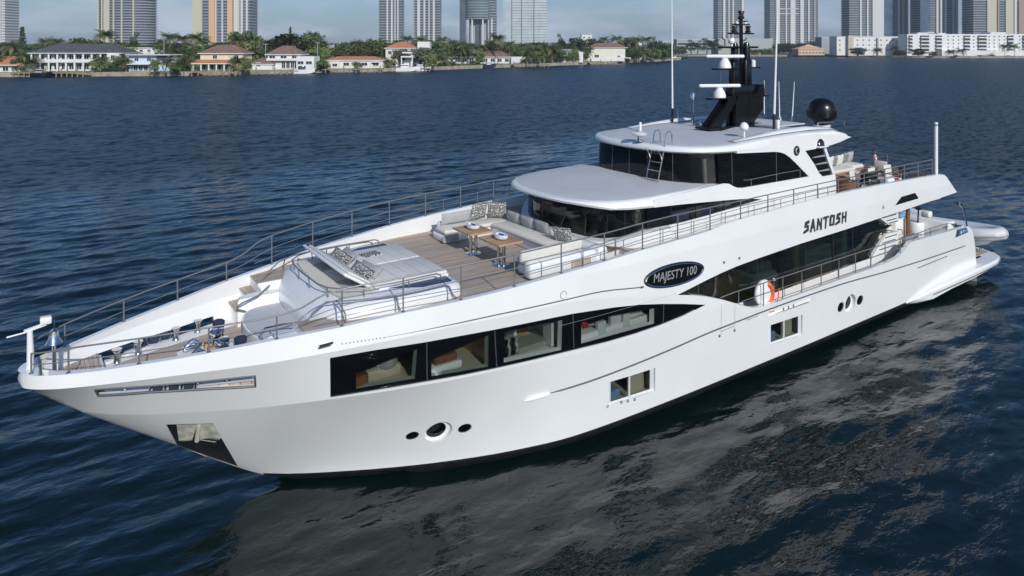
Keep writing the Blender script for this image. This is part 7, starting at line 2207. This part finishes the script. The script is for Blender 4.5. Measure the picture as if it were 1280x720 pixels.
# upper aft deck furniture
mb = MB(True)
blk(24.5, 27.5, -2.4, .95, 3.98, 4.36, 'wood', .04)
su = mb.build("aft_sunbed", yacht, angle=50)
mb = MB(True)
blk(24.55, 26.6, -2.3, .85, 4.36, 4.50, 'cream', .05); blk(26.65, 27.6, -2.0, .7, 4.36, 4.52, 'cream', .06); mb.build("seat_cushion", su, angle=50)
mb = MB(True)
blk(24.45, 24.7, -2.3, .9, 4.40, 4.74, 'greyfab', .06); mb.build("back_cushion", su, angle=50)
G3 = "cushions on the aft sunbed"
for u, v, m_, l_ in [(25.6, .35, 'cream', "cream cushion nearest the black vent on the aft sunbed"), (26.0, .3, 'pattern', "patterned cushion between two cream ones on the aft sunbed"), (26.4, .3, 'cream', "second cream cushion on the aft sunbed, right of the patterned one"), (26.85, .2, 'pattern', "dark patterned cushion towards the stern end of the aft sunbed"), (27.2, .1, 'pattern', "last patterned cushion beside the grey one on the aft sunbed"), (27.5, .1, 'greyfab', "grey cushion beside the small red flag on the aft deck")]:
    cushion("aft_cushion", (u, v, 4.72), (.50, .44, .16), m_, .1, -.2, l_, group=G3)
t = thing("aft_dining_table", "long wooden dining table on the upper aft deck behind the railing", "table", (25.5, -1.75, 3.98))
mb = MB(); mb.box((0, 0, .52), (2.5, .75, .05), 'wood', bev=.012); mb.build("table_top", t, local=True)
for x in (-.8, .8):
    mb = MB(); mb.tube([(x, 0, 0), (x, 0, .5)], .07, 'chrome', 12); mb.build("pedestal", t, local=True)
for u, v, rz, l_ in [(24.0, 2.35, R(100), "wooden armchair nearest the black vent on the upper aft deck"), (25.1, 2.45, R(90), "wooden armchair in the middle of the near side of the aft dining table"), (26.2, 2.45, R(85), "wooden armchair at the stern end of the aft dining table's near side"), (27.15, 1.6, R(190), "wooden lounge chair turned away at the stern end of the upper deck")]:
    c_ = chair("aft_chair", u, v, 3.98, rz, l_, "armchairs on the upper aft deck", 'wood')
    c_.scale = (.9, .9, .9)
for u, v, m_, l_, nm in [(24.9, 1.75, 'dish', "pale bowl at the vent end of the aft dining table", "table_bowl"), (25.6, 1.8, 'chrome', "shiny bowl in the middle of the aft dining table", "table_bowl"), (26.3, 1.7, 'wood', "wooden bowl at the stern end of the aft dining table", "table_bowl")]:
    mb = MB(); mb.lathe([(.06, 0), (.16, .07), (.18, .12), (.15, .10), (0, .03)], (0, 0, 0), m_, 16); o = mb.build(nm, None, angle=60); o.location = (u, -v, 4.53); tag(o, l_, "bowl")
mb = MB(True)
blk(22.5, 23.0, 2.1, 2.9, 3.98, 4.70, 'darkwood', .02); mb.tube([(22.4, 2.95, 4.74), (23.1, 2.95, 4.74)], .02, 'chrome', 6); mb.build("deck_bar", yacht, angle=40)
for k, (u, v, l_) in enumerate([(23.35, 2.85, "dark metal bar stool nearest the brown deck bar"), (23.75, 2.75, "second dark bar stool from the brown deck bar"), (24.15, 2.85, "third dark bar stool from the brown deck bar"), (24.55, 2.75, "fourth dark bar stool from the brown deck bar"), (26.75, 2.6, "lone dark stool near the stern end of the upper deck rail")]):
    t = thing("bar_stool", l_, "stool", (u, -v, 3.98), .4 * k, "dark stools along the upper deck rail")
    mb = MB(); mb.box((0, 0, .62), (.30, .30, .05), 'greyfab' if k % 2 else 'dark', bev=.02); mb.build("seat", t, local=True, angle=50)
    mb = MB(); mb.box((.14, 0, .74), (.03, .28, .20), 'dark', bev=.01); mb.build("backrest", t, local=True, angle=50)
    for x in (-.13, .13):
        for y in (-.13, .13):
            mb = MB(); mb.tube([(x, y, .6), (x * 1.3, y * 1.3, 0)], .014, 'chrome', 6); mb.build("leg", t, local=True)
mb = MB(True); mb.box((0, 0, 0), (.45, .35, .3), 'white', bev=.06); o = mb.build("white_cooler", None, angle=50); o.location = (25.0, -2.85, 4.42); tag(o, "small white cooler box just behind the upper deck railing", "cooler")
mb = MB(True); mb.lathe([(.10, -.05), (.15, 0), (.10, .05)], (0, 0, 0), 'red', 14); o = mb.build("red_float", None, angle=60); o.location = (25.5, -2.9, 4.45); tag(o, "round red float lying behind the upper deck railing", "float")
fl = thing("small_flag", "red ensign drooping from a short staff on the upper aft deck", "flag", (27.3, -1.2, 4.25))
fl.scale = (.7, .7, .7)
mb = MB(); mb.tube([(0, 0, -.1), (.10, 0, 1.25)], .014, 'wood', 6); mb.build("flag_staff", fl, local=True)
mb = MB()
gx = []
for i in range(9):
    for j in range(7):
        a = i / 8; b = j / 6
        gx.append((.10 + a * .30 - .05 * b, .06 * math.sin(a * 9 + b * 2) , 1.12 - b * .36 - a * .42))
for i in range(8):
    for j in range(6):
        k = i * 7 + j
        cm = 'red'
        if i < 3 and j < 3: cm = 'navyfab' if (i + j) % 2 else 'white'
        if j == 3 and i % 2 == 0: cm = 'white'
        mb.poly([gx[k], gx[k + 7], gx[k + 8], gx[k + 1]], cm)
mb.build("flag_cloth", fl, local=True, merge=.0005)

# boxes standing inside the wheelhouse side window
for nm, c, d, m_, l_, ct in [("towel_heap", (14.95, 2.2, 4.48), (.5, .3, .32), 'bluecloth', "heap of pale blue towels behind the wheelhouse side glass", "towels"), ("cardboard_box", (15.55, 2.22, 4.53), (.25, .3, .32), 'card', "brown cardboard box inside the wheelhouse side window", "box"), ("blue_box", (15.95, 2.2, 4.50), (.5, .3, .2), 'bluebox', "low blue box right of the cardboard box inside the wheelhouse", "box"), ("white_box", (16.75, 2.2, 4.64), (.5, .25, .22), 'white', "white box at the rear end of the wheelhouse side window", "box")]:
    mb = MB(True); mb.box((0, 0, 0), d, m_, bev=.04 if 'towel' in nm else .01); o = mb.build(nm, None, angle=50); o.location = (c[0], -c[1], c[2]); tag(o, l_, ct)
mb = MB(True); mb.prism([(14.0, 2.05), (17.2, 2.05), (17.2, 2.42), (14.0, 2.42)], 'z', 4.34, 4.37, 'matblack'); mb.build("wheelhouse_shelf", yacht, smooth=False)

mb = MB(True)
mb.tube([(14.5, S(14.5, .3) - .02, .34), (14.53, S(14.5, .3) + .07, .33), (14.57, S(14.5, .3) + .15, .20), (14.6, S(14.5, .3) + .20, .0)], [.025, .03, .04, .07], 'spray', 8)
mb.lathe([(.02, .06), (.10, .05), (.2, .015), (.26, -.03)], (14.62, S(14.5, .3) + .22, 0), 'spray', 12)

# tender on the swim platform, boarding handrail
td = thing("rubber_dinghy", "grey inflatable dinghy stored across the stern swim platform", "dinghy", (32.5, 0, .56))
DV, DU, DZ = .85, .25, .10
mb = MB(True)
for s in (1, -1):
    pts = [(32.5 + s * .62, v, 1.32) for v in ()] + [(32.5 + s * .62, -2.3, 1.12), (32.5 + s * .62, -1, 1.17), (32.5 + s * .62, .6, 1.25), (32.5 + s * .62, 1.4, 1.30), (32.5 + s * .52, 2.1, 1.36), (32.5 + s * .32, 2.55, 1.42), (32.5, 2.72, 1.46)]
    mb.tube(pts, [.12] + [.27] * 3 + [.26, .25, .25], 'hyp', 14)
mb.v = [(x + DU, y + DV, z + DZ) for x, y, z in mb.v]
mb.build("tube", td)
mb = MB(True)
for s in (1, -1):
    pts = [(32.5 + s * .885, v, 1.27) for v in ()] + [(32.5 + s * .885, -1.9, 1.09), (32.5 + s * .885, -1, 1.12), (32.5 + s * .885, .6, 1.20), (32.5 + s * .885, 1.4, 1.25), (32.5 + s * .76, 2.2, 1.31), (32.5 + s * .45, 2.76, 1.38), (32.5, 2.95, 1.41)]
    mb.tube(pts, .035, 'rubber', 6)
mb.v = [(x + DU, y + DV, z + DZ) for x, y, z in mb.v]
mb.build("rub_strake", td)
mb = MB(True)
mb.loft([[(32.5 - w, v, zt), (32.5 + w, v, zt), (32.5 + w * .5, v, zm), (32.5, v, zb), (32.5 - w * .5, v, zm)] for v, w, zt, zm, zb in [(-2.1, .6, 1.25, .85, .62), (0, .6, 1.25, .85, .62), (1.6, .55, 1.27, .88, .66), (2.2, .38, 1.32, 1.02, .90), (2.62, .08, 1.4, 1.3, 1.24)]], 'gel')
mb.v = [(x + DU, y + DV, z + DZ) for x, y, z in mb.v]
mb.build("dinghy_hull", td, angle=40)
mb = MB(True)
mb.box((32.5, -.6, 1.55), (.5, .8, .5), 'gel', bev=.06); mb.box((32.5, -1.5, 1.45), (.8, .5, .35), 'greyfab', bev=.06); mb.v = [(x + DU, y + DV, z + DZ) for x, y, z in mb.v]
mb.build("console", td, angle=40)
mb = MB(True)
for v in (-1.2, 1.3):
    mb.box((32.75, v + .6, .76), (.9, .12, .42), 'chrome', bev=.02)
mb.tube([(33.3, 1.9, .56), (33.3, 1.9, 1.1)], .03, 'chrome', 8)
mb.build("dinghy_chock", yacht, angle=40)
mb = MB(True)
mb.tube([(31.25, 2.95, .55), (31.22, 2.95, 1.5), (31.05, 2.95, 2.2), (30.75, 2.95, 2.75), (30.45, 2.95, 2.98), (30.3, 2.95, 3.0)], [.035, .035, .035, .04, .05, .05], 'chrome', 8); mb.build("boarding_handrail", yacht)
mb = MB(True)
mb.box((32.0, 2.65, .60), (.7, .3, .08), 'darkwood'); mb.tube([(33.0, 2.7, .56), (33.0, 2.7, .68), (33.2, 2.7, .68), (33.2, 2.7, .56)], .03, 'chrome', 8); mb.build("stern_cleat", yacht)
mb = MB(True)
for (u, v) in [(29.6, 3.1), (28.9, 3.1)]:
    mb.tube([(u - .14, v, 2.30), (u + .14, v, 2.30)], .03, 'chrome', 8); mb.tube([(u, v, 2.2), (u, v, 2.3)], .03, 'chrome', 8)
mb.build("mooring_cleat", yacht)
mb = MB(True); mb.box((29.4, 2.2, 2.55), (.3, .3, .24), 'white', bev=.04); mb.tube([(29.1, 2.0, 2.2), (29.15, 2.0, 2.75)], .03, 'dark', 8); mb.lathe([(.1, 0), (.14, .08), (.06, .16), (0, .18)], (29.15, 2.0, 2.72), 'dark', 12); mb.build("stern_capstan", yacht, angle=40)
